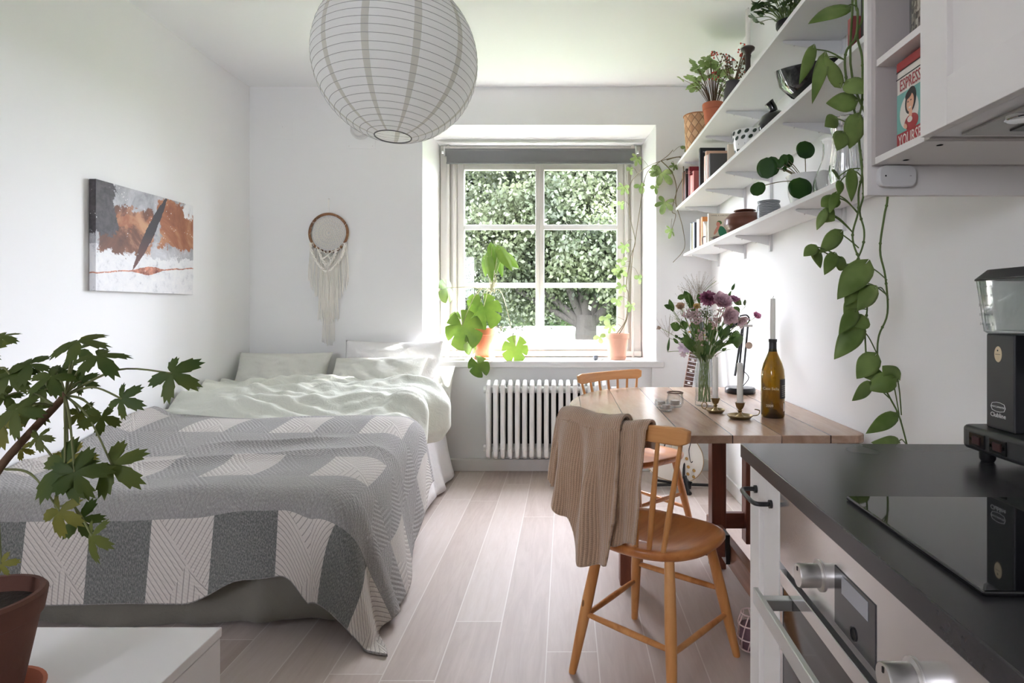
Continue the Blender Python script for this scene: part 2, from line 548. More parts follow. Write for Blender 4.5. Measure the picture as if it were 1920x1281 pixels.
# ------------------------------------------------------------------ roller blind
def blind():
    d = 4.57
    a, c = P(836, 290, d), P(1190, 290, d)
    t = thing('roller_blind', 'grey roller blind rolled up at the top of the window recess', 'blind', (a.x, d, a.z))
    fab = pm('blind_fabric', srgb(120, 120, 122), .8, bs=300, bstr=.1)
    z = P(0, 286, d).z
    r = MB().tube([(a.x, d, z), (c.x, d, z)], .03, 20); r.build('roll', fab, t, smooth=40)
    r = MB().box(a.x + .012, c.x - .012, d - .031, d - .029, P(0, 308, d).z, z); r.build('hanging_cloth', fab, t)
    r = MB().box(a.x + .010, c.x - .010, d - .036, d - .026, P(0, 309.5, d).z, P(0, 306, d).z); r.build('hem_bar', fab, t, bevel=.002)
    for x, s in ((a.x, -1), (c.x, 1)):
        q = MB().box(min(x, x + s * .012), max(x, x + s * .012), d - .03, d + .05, z - .035, z + .04)
        q.tube([(x, d, z), (x + s * .03, d, z)], .013, 12)
        q.build('bracket', M['chrome'], t, bevel=.002)
blind()

# ------------------------------------------------------------------ outdoors
def outdoors():
    g = NT('sunlit_grass'); o = g.obj()
    c = g.mix(g.noise(o, 3, 5), srgb(42, 56, 28), srgb(58, 72, 40))
    gm = g.done(c, .9)
    struct('ground', MB().box(-60, 60, 4.9, 120, -.3, -.10), gm)
    pth = pm('pale_gravel_path', srgb(80, 78, 74), .9, bs=8, bstr=.2)
    struct('path', MB().box(-60, 60, 35, 45, -.10, -.09), pth)
    for o_ in bpy.data.objects:
        if o_.name in ('ground', 'path'): o_['kind'] = 'structure'
    bark = NT('lime_bark'); o = bark.obj()
    n1 = bark.noise(bark.mapv(o, (6, 6, 1)), 3, 6, .7)
    barkm = bark.done(bark.mix(n1, srgb(24, 22, 19), srgb(54, 50, 44)), .95, normal=bark.bump(n1, .8, .05))
    lm = leafmat('tree_leaf', srgb(43, 52, 36), srgb(75, 82, 57), .9, .4, .55)
    lm2 = leafmat('shade_tree_leaf', srgb(34, 45, 31), srgb(57, 66, 46), .9, .35, .55)
    def crown(center, rad, clumps, per, size, seed, mat, parent, zmin, clear=None):
        rng = np.random.default_rng(seed)
        q = rng.normal(size=(clumps, 3)); q /= np.linalg.norm(q, axis=1)[:, None]
        rr = rng.uniform(.25, 1, (clumps, 1)) ** .5
        nl = 46
        lq = rng.normal(size=(nl, 3)); lq /= np.linalg.norm(lq, axis=1)[:, None]
        lz = rng.uniform(zmin + .25, center[2] + rad[2] * .9, nl)
        sc = np.sqrt(np.clip(1 - ((lz - center[2]) / (rad[2] * 1.25)) ** 2, .3, 1))[:, None]
        lc = np.concatenate([lq[:, :2] * rng.uniform(.15, 1.0, (nl, 1)) ** .6 * np.array(rad[:2]) * sc, lz[:, None]], 1) + np.array([center[0], center[1], 0])
        li = rng.integers(0, nl, clumps)
        lr_ = max(rad) * .25
        cc = lc[li] + q * np.array([lr_, lr_ * .8, lr_ * .7]) * rng.uniform(.8, 1.05, (clumps, 1))
        cc = cc[cc[:, 2] > zmin]
        if clear is not None:
            cc = cc[~((np.abs(cc[:, 0] - clear[0]) < clear[1]) & (cc[:, 2] < clear[2]))]
        n = len(cc)
        d = rng.normal(size=(n, per, 3)) * np.array([.26, .26, .15]) * (max(rad) / 3.0)
        pos = (cc[:, None, :] + d).reshape(-1, 3)
        k = len(pos)
        a = rng.normal(size=(k, 3)); a[:, 2] -= .5; a /= np.linalg.norm(a, axis=1)[:, None]
        bvec = np.cross(a, rng.normal(size=(k, 3))); bvec /= np.linalg.norm(bvec, axis=1)[:, None]
        s = size * rng.uniform(.7, 1.3, (k, 1))
        v = np.empty((k, 4, 3))
        v[:, 0] = pos - a * s; v[:, 1] = pos + bvec * s * .62; v[:, 2] = pos + a * s; v[:, 3] = pos - bvec * s * .62
        nn = np.cross(a, bvec)
        v[:, 1] += nn * s * .2; v[:, 3] += nn * s * .2
        me = bpy.data.meshes.new('foliage')
        me.vertices.add(k * 4); me.vertices.foreach_set('co', (v.reshape(-1, 3) - np.array(ORIG[parent.name])).ravel())
        me.loops.add(k * 4); me.loops.foreach_set('vertex_index', np.arange(k * 4, dtype=np.int32))
        me.polygons.add(k); me.polygons.foreach_set('loop_start', np.arange(0, k * 4, 4, dtype=np.int32))
        me.materials.append(mat); me.update(calc_edges=True); me.validate()
        ob = bpy.data.objects.new('foliage', me); COL.objects.link(ob); ob.parent = parent
    def tree(x, y, fork, top, rad, seed, label, tr=.26, leaf=None, clumps=420, per=90, size=.075, lo=None, br=(), clear=None):
        t = thing('lime_tree' if 'trunk' in label else 'tree', label, 'tree', (x, y, -.1), group=None)
        m = MB()
        m.tube(catmull([(x, y, -.12), (x - .02, y, .3), (x, y, fork)], 4), [tr * 1.35] + [tr * 1.1] * 3 + [tr] * 5, 12)
        for (bx, by, bz, r) in br:
            m.tube(catmull([(x, y, fork - .35), (x + bx * .45, y + by * .4, fork + bz * .28), (x + bx, y + by, fork + bz)], 5), [r * (1 - i * .06) for i in range(11)], 9)
        m.build('trunk', barkm, t, smooth=True)
        crown((x, y, (fork + top) / 2 + .2), rad, clumps, per, size, seed, leaf or lm, t, lo if lo else fork, clear)
    tree(.50, 14, 1.05, 6.8, (3.4, 2.3, 3.0), 3, 'big lime tree with forked dark trunk seen in the right window sash',
         .25, lm, 820, 190, .055, 1.15,
         ((-1.3, .1, .75, .12), (1.3, 0, 1.1, .13), (-.2, .2, 2.6, .2), (-2.8, .3, 1.3, .09), (.7, .4, 2.4, .13), (-.9, -.3, 2.2, .12)), clear=(.5, .55, 1.75))
    tree(-5.0, 19.6, 1.2, 7.5, (3.9, 2.7, 3.6), 5, 'dark leafy tree filling the left window sash', .3, lm2, 900, 150, .07, .75,
         ((-1, 0, 2.5, .2), (1.2, .2, 2.2, .16), (1.9, -.5, 1.2, .1)))
    tree(5.6, 20, 1.5, 8, (3.6, 2.7, 4.4), 7, 'pale green tree farther back at the right edge of the window', .25, lm, 620, 110, .09, .7,
         ((-1, 0, 2.5, .15), (1.2, .2, 2.2, .14)))
    tree(-13.5, 30, 1.5, 10, (5, 3, 5), 9, 'far tree at the left edge of the window behind the dark leafy tree', .25, lm2, 520, 80, .13, 1.0, ((-1, 0, 2.5, .15), (1.2, .2, 2.2, .14)))
    tree(1.2, 31, 1.5, 11, (5.5, 3, 5.5), 11, 'farthest tree glimpsed between the branches beyond the path', .22, lm, 520, 80, .14, 1.2, ((-1, 0, 2.5, .15), (1.2, .2, 2.2, .14)))
    tree(9.2, 9.2, 5.0, 12, (2.6, 2.4, 3.2), 21, 'street tree standing to the right of the window outside and dappling the sun', .2, lm2, 70, 50, .12, 8.9, ((-1, 0, 2.5, .1), (1.2, .2, 2.2, .1)))
    # clipped hedge beyond the path
    hd = thing('hedge', 'tall bright hedge beyond the pale path outside', 'hedge', (0, 48, -.1))
    rng = np.random.default_rng(2)
    m = MB()
    for i in range(16000):
        p = Vector((rng.uniform(-16, 16), 48 + rng.uniform(-.8, .8), -.1 + rng.uniform(0, 4.8)))
        a = Vector(rng.normal(size=3)).normalized() * .2; c = a.orthogonal().normalized() * .13
        m.add([p - a, p + c, p + a, p - c], [(0, 1, 2, 3)])
    m.build('foliage', lm, hd)
    MB().box(-15.8, 15.8, 47.7, 48.3, -.1, 4.3).build('hedge_core', M['dark_leaf'], hd)
outdoors()
# ------------------------------------------------------------------ bed
BXR, BYF, BYB = -.80, 2.13, 4.22                # right side, foot and head of the bed
def quilt_mat():
    t = NT('quilted_patchwork_cotton')
    uv = t.uvc()
    u, v, _ = t.xyz(uv)
    c = .225
    iu = t.m('FLOOR', t.m('DIVIDE', u, c)); cv = .285; iv = t.m('FLOOR', t.m('DIVIDE', v, cv))
    fu = t.m('FRACT', t.m('DIVIDE', u, c)); fv = t.m('FRACT', t.m('DIVIDE', v, cv))
    mu = t.m('PINGPONG', iu, 1); mv = t.m('PINGPONG', iv, 1)
    low = t.m('LESS_THAN', v, cv)
    light = t.m('MULTIPLY', t.m('MULTIPLY', t.m('SUBTRACT', 1, mu), t.m('SUBTRACT', 1, mv)), t.m('ADD', .55, t.m('MULTIPLY', low, .45)))
    dark = t.m('MULTIPLY', mu, t.m('SUBTRACT', 1, mv))
    base = t.mix(light, srgb(142, 140, 138), srgb(204, 197, 190))
    base = t.mix(t.m('MULTIPLY', dark, t.m('ADD', .2, t.m('MULTIPLY', low, .8))), base, srgb(100, 102, 99))
    wv = t.noise(t.mapv(uv, (260, 90, 1)), 1, 2, .7)
    base = t.mix(t.m('MULTIPLY', t.ramp(wv, [(.42, (0, 0, 0)), (.62, (1, 1, 1))]), .22), base, srgb(222, 218, 212))
    # stitch direction changes within each patch
    tri = t.m('GREATER_THAN', t.m('ADD', fu, t.m('MULTIPLY', fv, .9)), 1.05)
    tri2 = t.m('LESS_THAN', t.m('ABSOLUTE', t.m('SUBTRACT', fu, .62)), t.m('MULTIPLY', t.m('SUBTRACT', .45, fv), .6))
    a1 = t.m('ADD', u, t.m('MULTIPLY', v, .8)); a2 = t.m('SUBTRACT', u, t.m('MULTIPLY', v, .55))
    sel = t.m('ADD', t.m('MULTIPLY', a1, t.m('SUBTRACT', 1, tri)), t.m('MULTIPLY', a2, tri))
    sel = t.m('ADD', t.m('MULTIPLY', sel, t.m('SUBTRACT', 1, tri2)), t.m('MULTIPLY', u, tri2))
    sel = t.m('ADD', sel, t.m('MULTIPLY', t.noise(uv, 30, 2), .003))
    ln = t.m('FRACT', t.m('DIVIDE', sel, .0205))
    d = t.m('ABSOLUTE', t.m('SUBTRACT', ln, .5))
    line = t.ramp(d, [(.0, (1, 1, 1)), (.13, (0, 0, 0))])
    cross = t.m('ABSOLUTE', t.m('SUBTRACT', t.m('FRACT', t.m('DIVIDE', t.m('ADD', u, t.m('MULTIPLY', v, 1.6)), .019)), .5))
    lc = t.m('MULTIPLY', line, t.m('ADD', .22, t.m('MULTIPLY', light, .5)))
    col = t.mix(lc, base, srgb(88, 84, 80))
    puff = t.m('ADD', t.m('MULTIPLY', d, 1.3), t.m('MULTIPLY', cross, .8))
    nrm = t.bump(puff, .55, .006)
    return t.done(col, .92, normal=nrm, sheen=.1, spec=.2)
def cloth(name, col, bs=220, str_=.12, crease=True, tl=0):
    t = NT(name); o = t.obj()
    h = t.noise(o, bs, 2)
    if crease:
        h = t.m('ADD', t.m('MULTIPLY', h, .2), t.m('MULTIPLY', t.noise(t.mapv(o, (1, 1, 1)), 18, 5, .6, 1.5), 2.0))
    return t.done(col, .9, normal=t.bump(h, str_, .012), sheen=.15, spec=.2, translucent=tl)
M['quilt'] = quilt_mat()
M['sheet'] = cloth('white_sheet', srgb(226, 224, 224), tl=.1)
M['duvet'] = cloth('pale_sage_linen', srgb(210, 212, 202), str_=.25)
M['pillow'] = cloth('pale_sage_pillowcase', srgb(214, 214, 206), str_=.2)
M['pillow_w'] = cloth('white_pillowcase', srgb(232, 230, 230), str_=.2)
M['skirtm'] = cloth('grey_green_bed_skirt', srgb(124, 120, 110), str_=.3)

def ridge(x):
    return 1 - abs(2 * (x - math.floor(x)) - 1)
def hang(rho, r, wall_h, floor_z=.012, slope=.04):
    """length rho of cloth past a rounded edge -> outward distance, drop"""
    arc = r * math.pi / 2
    if rho <= 0: return 0.0, 0.0
    if rho < arc:
        a = rho / r
        return r * math.sin(a), r * (1 - math.cos(a))
    q = rho - arc
    out, dz = r + q * slope, r + q
    mx = wall_h - floor_z
    if dz > mx:
        return out + (dz - mx) * .8, mx
    return out, dz

def bed():
    t = thing('bed', 'low bed with white and grey fabric skirts along the left wall', 'bed', (-1.55, 3.2, 0))
    # base and mattress
    MB().box(XL + .02, BXR - .09, BYF + .11, BYB, .1, .30).build('bed_base', M['sheet'], t, bevel=.02)
    for x in (XL + .1, BXR - .14):
        for y in (BYF + .14, BYB - .12):
            MB().lathe([(.025, 0), (.03, .1)], (x, y, 0), 12).build('leg', M['black'], t, smooth=40)
    MB().box(XL + .02, BXR - .11, BYF + .13, BYB, .30, .465).build('mattress', M['sheet'], t, bevel=.05, seg=4, smooth=True)
    # gathered grey skirt at the foot
    def sk(u, v):
        x = XL + .03 + u * (BXR - .08 - XL)
        f = .009 * math.sin(x * 17 + 2 * math.sin(x * 5)) + .016 * N3(x * 4, v * 2) + .003 * math.sin(x * 50 + v)
        return Vector((x, BYF + .10 - f * (.3 + v) - .05 * v, .44 - v * .425 + .012 * math.sin(x * 5) * v))
    MB().grid(sk, 220, 10).build('foot_skirt', M['skirtm'], t, smooth=True, solid=.002)
    # white sheet hanging on the room side
    def sh(u, v):
        y = BYF + .04 + u * (BYB - BYF - .05)
        f = .02 * math.sin(y * 17 + 1.5 * math.sin(y * 5)) + .025 * N3(y * 5, 3.3)
        return Vector((BXR - .06 + f * v * .7 + .08 * v * v, y, .48 - v * (.462 - .05 * max(0, N3(y * 3, 9)))))
    MB().grid(sh, 160, 10).build('side_sheet', M['sheet'], t, smooth=True, solid=.003)
bed()

def blanket_top(x, y):
    z = .505 + .075 * sm(2.55, 3.2, y)
    z += .020 * N3(x * 1.6 + 3, y * 1.8, .5) + .012 * N3(x * 3.3, y * 4 + 5, 1.5)
    # a few soft creases
    z += .020 * max(0, 1 - abs((y - 2.86 - .10 * math.sin((x + 1.2) * 2.2)) / .06)) ** 2 * sm(-1.75, -1.5, x) * sm(-1.0, -1.25, x)
    z += .014 * max(0, 1 - abs((y - 2.62 - .2 * (x + 1.6)) / .10)) ** 2
    return z
def bedspread():
    r = .11
    xs = XL + .015
    Sx = (BXR - r) - xs
    y_top = 3.27
    Ty = y_top - (BYF + r)
    LS, LT = Sx + .54, Ty + .44
    def fn(u, v):
        s = u * LS; tt = v * LT
        # hem of the side rises towards the head
        sx = s - Sx; ty = tt - Ty
        U, V = s + .104, (LT - tt) - .004
        if sx > 0 and ty <= 0:
            sx *= 1 - .30 * sm(.25, -0.98, -(-ty) * 1.0) if False else 1
            k = sm(.3, 1.0, -ty)
            sx *= (1 - .22 * k)
        x = xs + min(s, Sx); y = y_top - min(tt, Ty)
        zt = blanket_top(min(x, BXR - r), max(y, BYF + r))
        if sx <= 0 and ty <= 0:
            edge = .0
            yy = y + .018 * N3(x * 2.5, 7)
            # left edge slightly climbs the wall
            zt += .05 * sm(.12, 0, s) * (.4 + .6 * sm(2.4, 3.2, y))
            return Vector((x, yy if tt < .02 else y, zt)), (U, V)
        if sx > 0 and ty <= 0:
            o, dz = hang(sx, r, zt, .012 + .006 * math.sin(y * 9))
            g = (sx / .5)
            w = g * (.08 + .010 * math.sin(y * 13 + 1.2) + .03 * N3(y * 3.5, 2.2) + .065 * sm(2.9, 2.3, y))
            return Vector((x + o + w, y, zt - dz)), (U, V)
        if sx <= 0:
            o, dz = hang(ty, r, zt, .012)
            g = ty / .44
            w = g * (.035 + .010 * math.sin(x * 9 + 1) + .012 * N3(x * 4, 4.1) + .02 * sm(-1.25, -.95, x) * math.sin((x + 1.2) * 22))
            up = .025 * N3(x * 2.2, 8.8) * g + .09 * g * sm(-1.35, -1.12, x) * sm(-.9, -1.02, x)
            return Vector((x, y - o - w, zt - dz + up)), (U, V)
        rho = math.hypot(sx, ty)
        th = math.atan2(sx, ty)
        m = 1 - .10 * math.sin(2 * th)
        rho *= m
        o, dz = hang(rho, r, zt, .012)
        k = math.sin(2 * th)
        g = rho / .5
        o += g * (.035 + .115 * sm(0, 1.1, th)) + .03 * g * k
        o -= .045 * g * math.exp(-((th - 1.12) / .16) ** 2) * sm(.1, .4, rho)
        o += .02 * g * math.exp(-((th - .75) / .18) ** 2)
        return Vector((x + math.sin(th) * o, y - math.cos(th) * o, max(.012, zt - dz))), (U, V)
    b = MB().grid(fn, 230, 190)
    o = b.build('bedspread', M['quilt'], None, smooth=True, solid=.007, offset=1)
    tag(o, 'grey and cream patchwork quilted bedspread over the lower half of the bed', 'bedspread')
bedspread()

def duvet():
    r = .10
    xs = XL + .02
    xr = BXR - .06
    Sx = xr - r - xs
    y0, y1 = 3.18, 4.0
    def top(x, y):
        q = (x - xs) / (xr - xs)
        z = .535 + .115 * sm(y0 + .02, y0 + .42, y) * sm(y1 + .05, y1 - .1, y); k0 = sm(y0 + .03, y0 + .2, y); z00 = z
        p = y + .12 * math.sin(x * 2.1 + .6) + .05 * N3(x * 2.4, y * 2, 2)
        z += .062 * ridge(p * 4.6 + .15 * N3(x * 4, y * 3)) ** 1.6 * (.5 + .5 * N3(x * 1.7, y, 4) + .3)
        w = y * .8 - x * .45 + .08 * N3(x * 3, y * 3, 6)
        z += .036 * ridge(w * 8) ** 1.5 * max(0, .35 + N3(x * 2.5, y * 2.5, 8))
        z += .022 * N3(x * 7, y * 9, 3) + .012 * N3(x * 13, y * 21, 3)
        p2 = y * .9 + x * .3 + .1 * N3(x * 2, y * 2, 11)
        z += .022 * ridge(p2 * 13 + N3(x * 3, y * 3, 5) * .5) ** 1.4 * max(0, .2 + N3(x * 2.1 + 4, y * 2, 1)) * 1.5
        z += .05 * math.exp(-((x + 1.95) / .22) ** 2 - ((y - 3.35) / .16) ** 2)
        z += .045 * math.exp(-((x + 1.05) / .30) ** 2 - ((y - 3.72) / .20) ** 2)
        z += .03 * math.exp(-((x + 1.7) / .25) ** 2 - ((y - 3.85) / .12) ** 2)
        return z00 + (z - z00) * k0
    def fn(u, v):
        LS = Sx + .40
        s = u * LS
        y = y0 + v * (y1 - y0)
        sx = s - Sx
        x = xs + min(s, Sx)
        z = top(x, y)
        # back hem tucks down behind the fold
        if v > .93: z -= .10 * ((v - .93) / .07) ** 1.5
        if sx > 0:
            bulge = .05 * math.exp(-((y - 3.7) / .22) ** 2) + .02 * N3(y * 8, 1)
            o, dz = hang(sx * (.78 + .22 * math.exp(-((y - 3.62) / .28) ** 2)), r + bulge, z, .05)
            o += (.03 * math.sin(y * 24 + sx * 6) + .03 * N3(y * 12, sx * 3, 2) + bulge) * min(1, sx / .2)
            x += o; z -= dz
            if u > .96: x -= .05 * ((u - .96) / .04)
        return Vector((x, y, z)), (x, y)
    b = MB().grid(fn, 260, 170)
    o = b.build('duvet', M['duvet'], None, smooth=True, solid=.012, offset=1)
    tag(o, 'rumpled pale sage duvet folded back below the pillows', 'duvet')
duvet()

def pillow_mb(w, h, th, seed, dent=.0):
    b = MB()
    def side(sg):
        def fn(u, v):
            a, c = u * 2 - 1, v * 2 - 1
            x = w / 2 * a * (1 - .055 * (1 - c * c) + .0 * c)
            y = h / 2 * c * (1 - .07 * (1 - a * a))
            e = max(0, 1 - abs(a) ** 2.6) ** .55 * max(0, 1 - abs(c) ** 2.6) ** .55
            z = th / 2 * e
            n = .016 * N3(a * 2.5 + seed, c * 2.5, sg) + .020 * ridge(a * 1.5 + c * 1.1 + .6 * N3(a * 2, c * 2, seed)) * e
            n += .006 * N3(a * 7 + seed, c * 7, sg * 3)
            for ka, kc in ((1, 1), (-1, 1), (1, -1), (-1, -1)):
                d = math.hypot(a - ka, c - kc)
                n += .006 * math.sin(math.atan2(a - ka, c - kc) * 14 + seed) * max(0, .9 - d)
            z += (n - dent * math.exp(-(a * a + c * c) * 2)) * e
            return Vector((x, y, sg * z))
        return fn
    b.grid(side(1), 46, 36); b.grid(side(-1), 46, 36, flip=True)
    return b
def pillow(name, label, loc, w, h, th, rot, mat, seed, dent=0):
    b = pillow_mb(w, h, th, seed, dent)
    R = Matrix.Translation(loc) @ Matrix.Rotation(rot[2], 4, 'Z') @ Matrix.Rotation(rot[0], 4, 'X') @ Matrix.Rotation(rot[1], 4, 'Y')
    b.v = [tuple(R @ Vector(p)) for p in b.v]
    o = b.build(name, mat, None, smooth=True)
    o.modifiers.new('weld', 'WELD').merge_threshold = .0006
    tag(o, label, 'pillow', 'bed pillows')
rd = math.radians
pillow('pillow', 'flat pale sage pillow at the left end of the bed in shade', (-1.95, 4.06, .725), .64, .34, .13, (rd(60), rd(0), rd(3)), M['pillow'], 1.3)
pillow('pillow', 'sage pillow at the front right with striped sun across it', (-1.27, 3.95, .71), .66, .36, .15, (rd(48), rd(-2), rd(-4)), M['pillow'], 4.7, .01)
pillow('pillow', 'white pillow propped highest against the back wall behind the sunlit one', (-1.22, 4.14, .745), .70, .44, .12, (rd(70), rd(1), rd(-2)), M['pillow_w'], 7.9)
pillow('pillow', 'pillow sticking out at the bed corner under the window sill', (-1.0, 4.13, .62), .42, .36, .11, (rd(66), rd(12), rd(-3)), M['pillow'], 2.9)
# ------------------------------------------------------------------ radiator
def radiator():
    ws = pm('radiator_enamel', (.80, .795, .775), .35)
    d = 4.18
    x0 = (917 - CX) * d / F
    t = thing('radiator', 'white column radiator under the window sill', 'radiator', (x0, d, .11))
    zt, zb = H - (714 - CY) * (d - .07) / F, H - (866 - CY) * (d - .07) / F
    pitch = .0508
    n = 17
    col = MB()
    for k in (-1, 0, 1):
        dk = d - .012 + k * .038
        col.tube([(x0, dk, zb + .025), (x0, dk, zb + .06), (x0, dk, zt - .06), (x0, dk, zt - .025)], [.0145, .0145, .0145, .0145], 12, squash=1.15)
    col.prism([(d - .068, zb + .03), (d, zb), (d + .068, zb + .03), (d + .068, zb + .09), (d - .068, zb + .09)], 'x', x0 - .0138, x0 + .0138)
    col.prism([(d - .068, zt - .09), (d - .068, zt - .03), (d, zt), (d + .068, zt - .03), (d + .068, zt - .09)], 'x', x0 - .0138, x0 + .0138)
    c0 = col.build('column', ws, t, smooth=50, bevel=.009, seg=3)
    for i in range(1, n):
        c = c0.copy(); COL.objects.link(c); c.parent = t; c.location.x = i * pitch
    for z in (zt - .075, zb + .075):
        MB().tube([(x0 - .04, d + .02, z), (x0 + pitch * (n - 1) + .03, d + .02, z)], .024, 14).build('header_pipe', ws, t, smooth=40)
    MB().box(x0 - .01, x0 + pitch * (n - 1) + .01, d + .045, d + .049, zb + .10, zt - .10).build('gap_shade_sheet', pm('painted_gap_shade', (.02, .02, .02), .7), t)  # dark sheet stands in for the shade between the columns
    v = MB().tube([(x0 + pitch * n, d, zt - .07), (x0 + pitch * n + .05, d, zt - .07)], .02, 12)
    v.tube([(x0 + pitch * n + .03, d + .0, zt - .07), (x0 + pitch * n + .03, d + .0, .0)], .009, 8)
    v.build('valve', ws, t, smooth=40)
    for i in (1, n - 2):
        MB().box(x0 + i * pitch + .018, x0 + i * pitch + .034, d + .06, YB + .033, zb + .1, zb + .13).build('wall_bracket', ws, t)
radiator()

# ------------------------------------------------------------------ dining table
TZ = .74
def table_mat():
    t = NT('worn_pine_boards'); o = t.obj()
    x, y, z = t.xyz(o)
    W = .168
    u = t.m('DIVIDE', t.m('ADD', x, 3.3), W)
    row = t.m('FLOOR', u); fu = t.m('FRACT', u)
    w = t.n('TexWhiteNoise', noise_dimensions='1D'); t.set(w.inputs['W'], row)
    c = t.n('CombineXYZ'); t.set(c.inputs[0], t.m('ADD', x, t.m('MULTIPLY', w.outputs[0], 9))); t.set(c.inputs[1], t.m('MULTIPLY', y, .13)); t.set(c.inputs[2], z)
    g1 = t.noise(c.outputs[0], 12, 6, .6, 1.2); g2 = t.noise(c.outputs[0], 90, 4, .65)
    col = t.ramp(t.m('ADD', t.m('MULTIPLY', g1, .7), t.m('MULTIPLY', w.outputs[0], .3)), [(.25, srgb(160, 126, 104)), (.5, srgb(196, 166, 144)), (.75, srgb(214, 190, 170))])
    col = t.mix(t.m('MULTIPLY', g2, .3), col, srgb(100, 74, 60))
    vo = t.n('TexVoronoi', {'Scale': 5}); t.set(vo.inputs['Vector'], t.mapv(o, (1, .55, 1)))
    k = t.ramp(vo.outputs['Distance'], [(.03, (1, 1, 1)), (.08, (0, 0, 0))])
    spot = t.m('MULTIPLY', k, t.ramp(t.noise(o, 2.2, 2), [(.56, (0, 0, 0)), (.64, (1, 1, 1))]))
    col = t.mix(t.m('MULTIPLY', spot, .75), col, srgb(62, 42, 34))
    gap = t.m('LESS_THAN', t.m('MINIMUM', fu, t.m('SUBTRACT', 1, fu)), .012)
    gapn = t.m('MULTIPLY', gap, t.ramp(t.noise(o, 5, 3), [(.35, (.5, .5, .5)), (.5, (1, 1, 1))]))
    col = t.mix(gapn, col, srgb(46, 30, 24))
    return t.done(col, .25, normal=t.bump(t.m('SUBTRACT', t.m('MULTIPLY', g2, .03), gap), .3, .002), spec=.5)
M['tabletop'] = table_mat()
M['redwood'] = wood('red_brown_pine', srgb(92, 48, 34), srgb(122, 68, 48), srgb(146, 88, 64), 'z', .4)
M['redwood_y'] = wood('pale_rail_pine', srgb(128, 88, 68), srgb(158, 116, 94), srgb(178, 140, 118), 'y', .45)
M['redwood_x'] = wood('red_brown_pine_crosswise', srgb(84, 42, 30), srgb(112, 60, 44), srgb(136, 80, 58), 'x', .4)
def dining_table():
    t = thing('dining_table', 'worn wooden drop-leaf dining table with rounded end against the right wall', 'table', (.68, 2.65, 0))
    poly = []
    yc, hy, ax, xs = 2.653, .633, .413, .432
    for i in range(41):
        a = math.pi / 2 + math.pi * i / 40
        poly.append((xs + ax * math.cos(a), yc + hy * math.sin(a)))
    rc = .05
    for (cx_, cy_, a0) in ((1.04 - rc, yc - hy + rc, -90), (1.04 - rc, yc + hy - rc, 0)):
        for i in range(7):
            a = rd(a0 + 15 * i)
            poly.append((cx_ + rc * math.cos(a), cy_ + rc * math.sin(a)))
    MB().prism(poly, 'z', TZ - .028, TZ).build('tabletop', M['tabletop'], t, bevel=.003)
    x0 = .68
    for x, y in ((x0, 2.69), (.845, 2.69), (x0, 2.06), (.845, 2.06)):
        pass
    MB().box(.66, .725, 2.66, 2.73, .0, TZ - .028).build('leg', M['redwood'], t, bevel=.004)
    MB().box(.808, .86, 2.64, 2.71, .12, TZ - .028).build('leg', M['redwood'], t, bevel=.004)
    MB().box(.95, 1.01, 2.60, 2.67, .0, TZ - .028).build('leg', M['redwood'], t, bevel=.004)
    MB().box(.95, 1.01, 2.0, 2.07, .0, TZ - .028).build('leg', M['redwood'], t, bevel=.004)
    MB().box(.725, .95, 2.67, 2.70, .18, .25).build('cross_rail', M['redwood_x'], t, bevel=.003)
    MB().bar((.685, 2.80, .155), (.715, 1.42, .155), .036, .095).build('foot_rail', M['redwood_y'], t, bevel=.004)
    MB().box(.70, .74, 1.40, 1.47, .0, .3).build('leg', M['redwood'], t, bevel=.004)
    g = MB().box(.232, .305, 2.50, 2.57, 0, TZ - .028); g.build('gate_leg', M['redwood'], t, bevel=.004)
    MB().bar((.27, 2.535, .19), (.67, 2.44, .19), .035, .075).build('gate_rail', M['redwood_x'], t, bevel=.003)
    MB().box(.655, .672, 2.41, 2.48, .13, .25).build('hinge', M['black'], t, bevel=.002)
    MB().bar((.27, 2.535, .66), (.69, 2.6, .66), .03, .08).build('gate_rail', M['redwood_x'], t, bevel=.003)
dining_table()

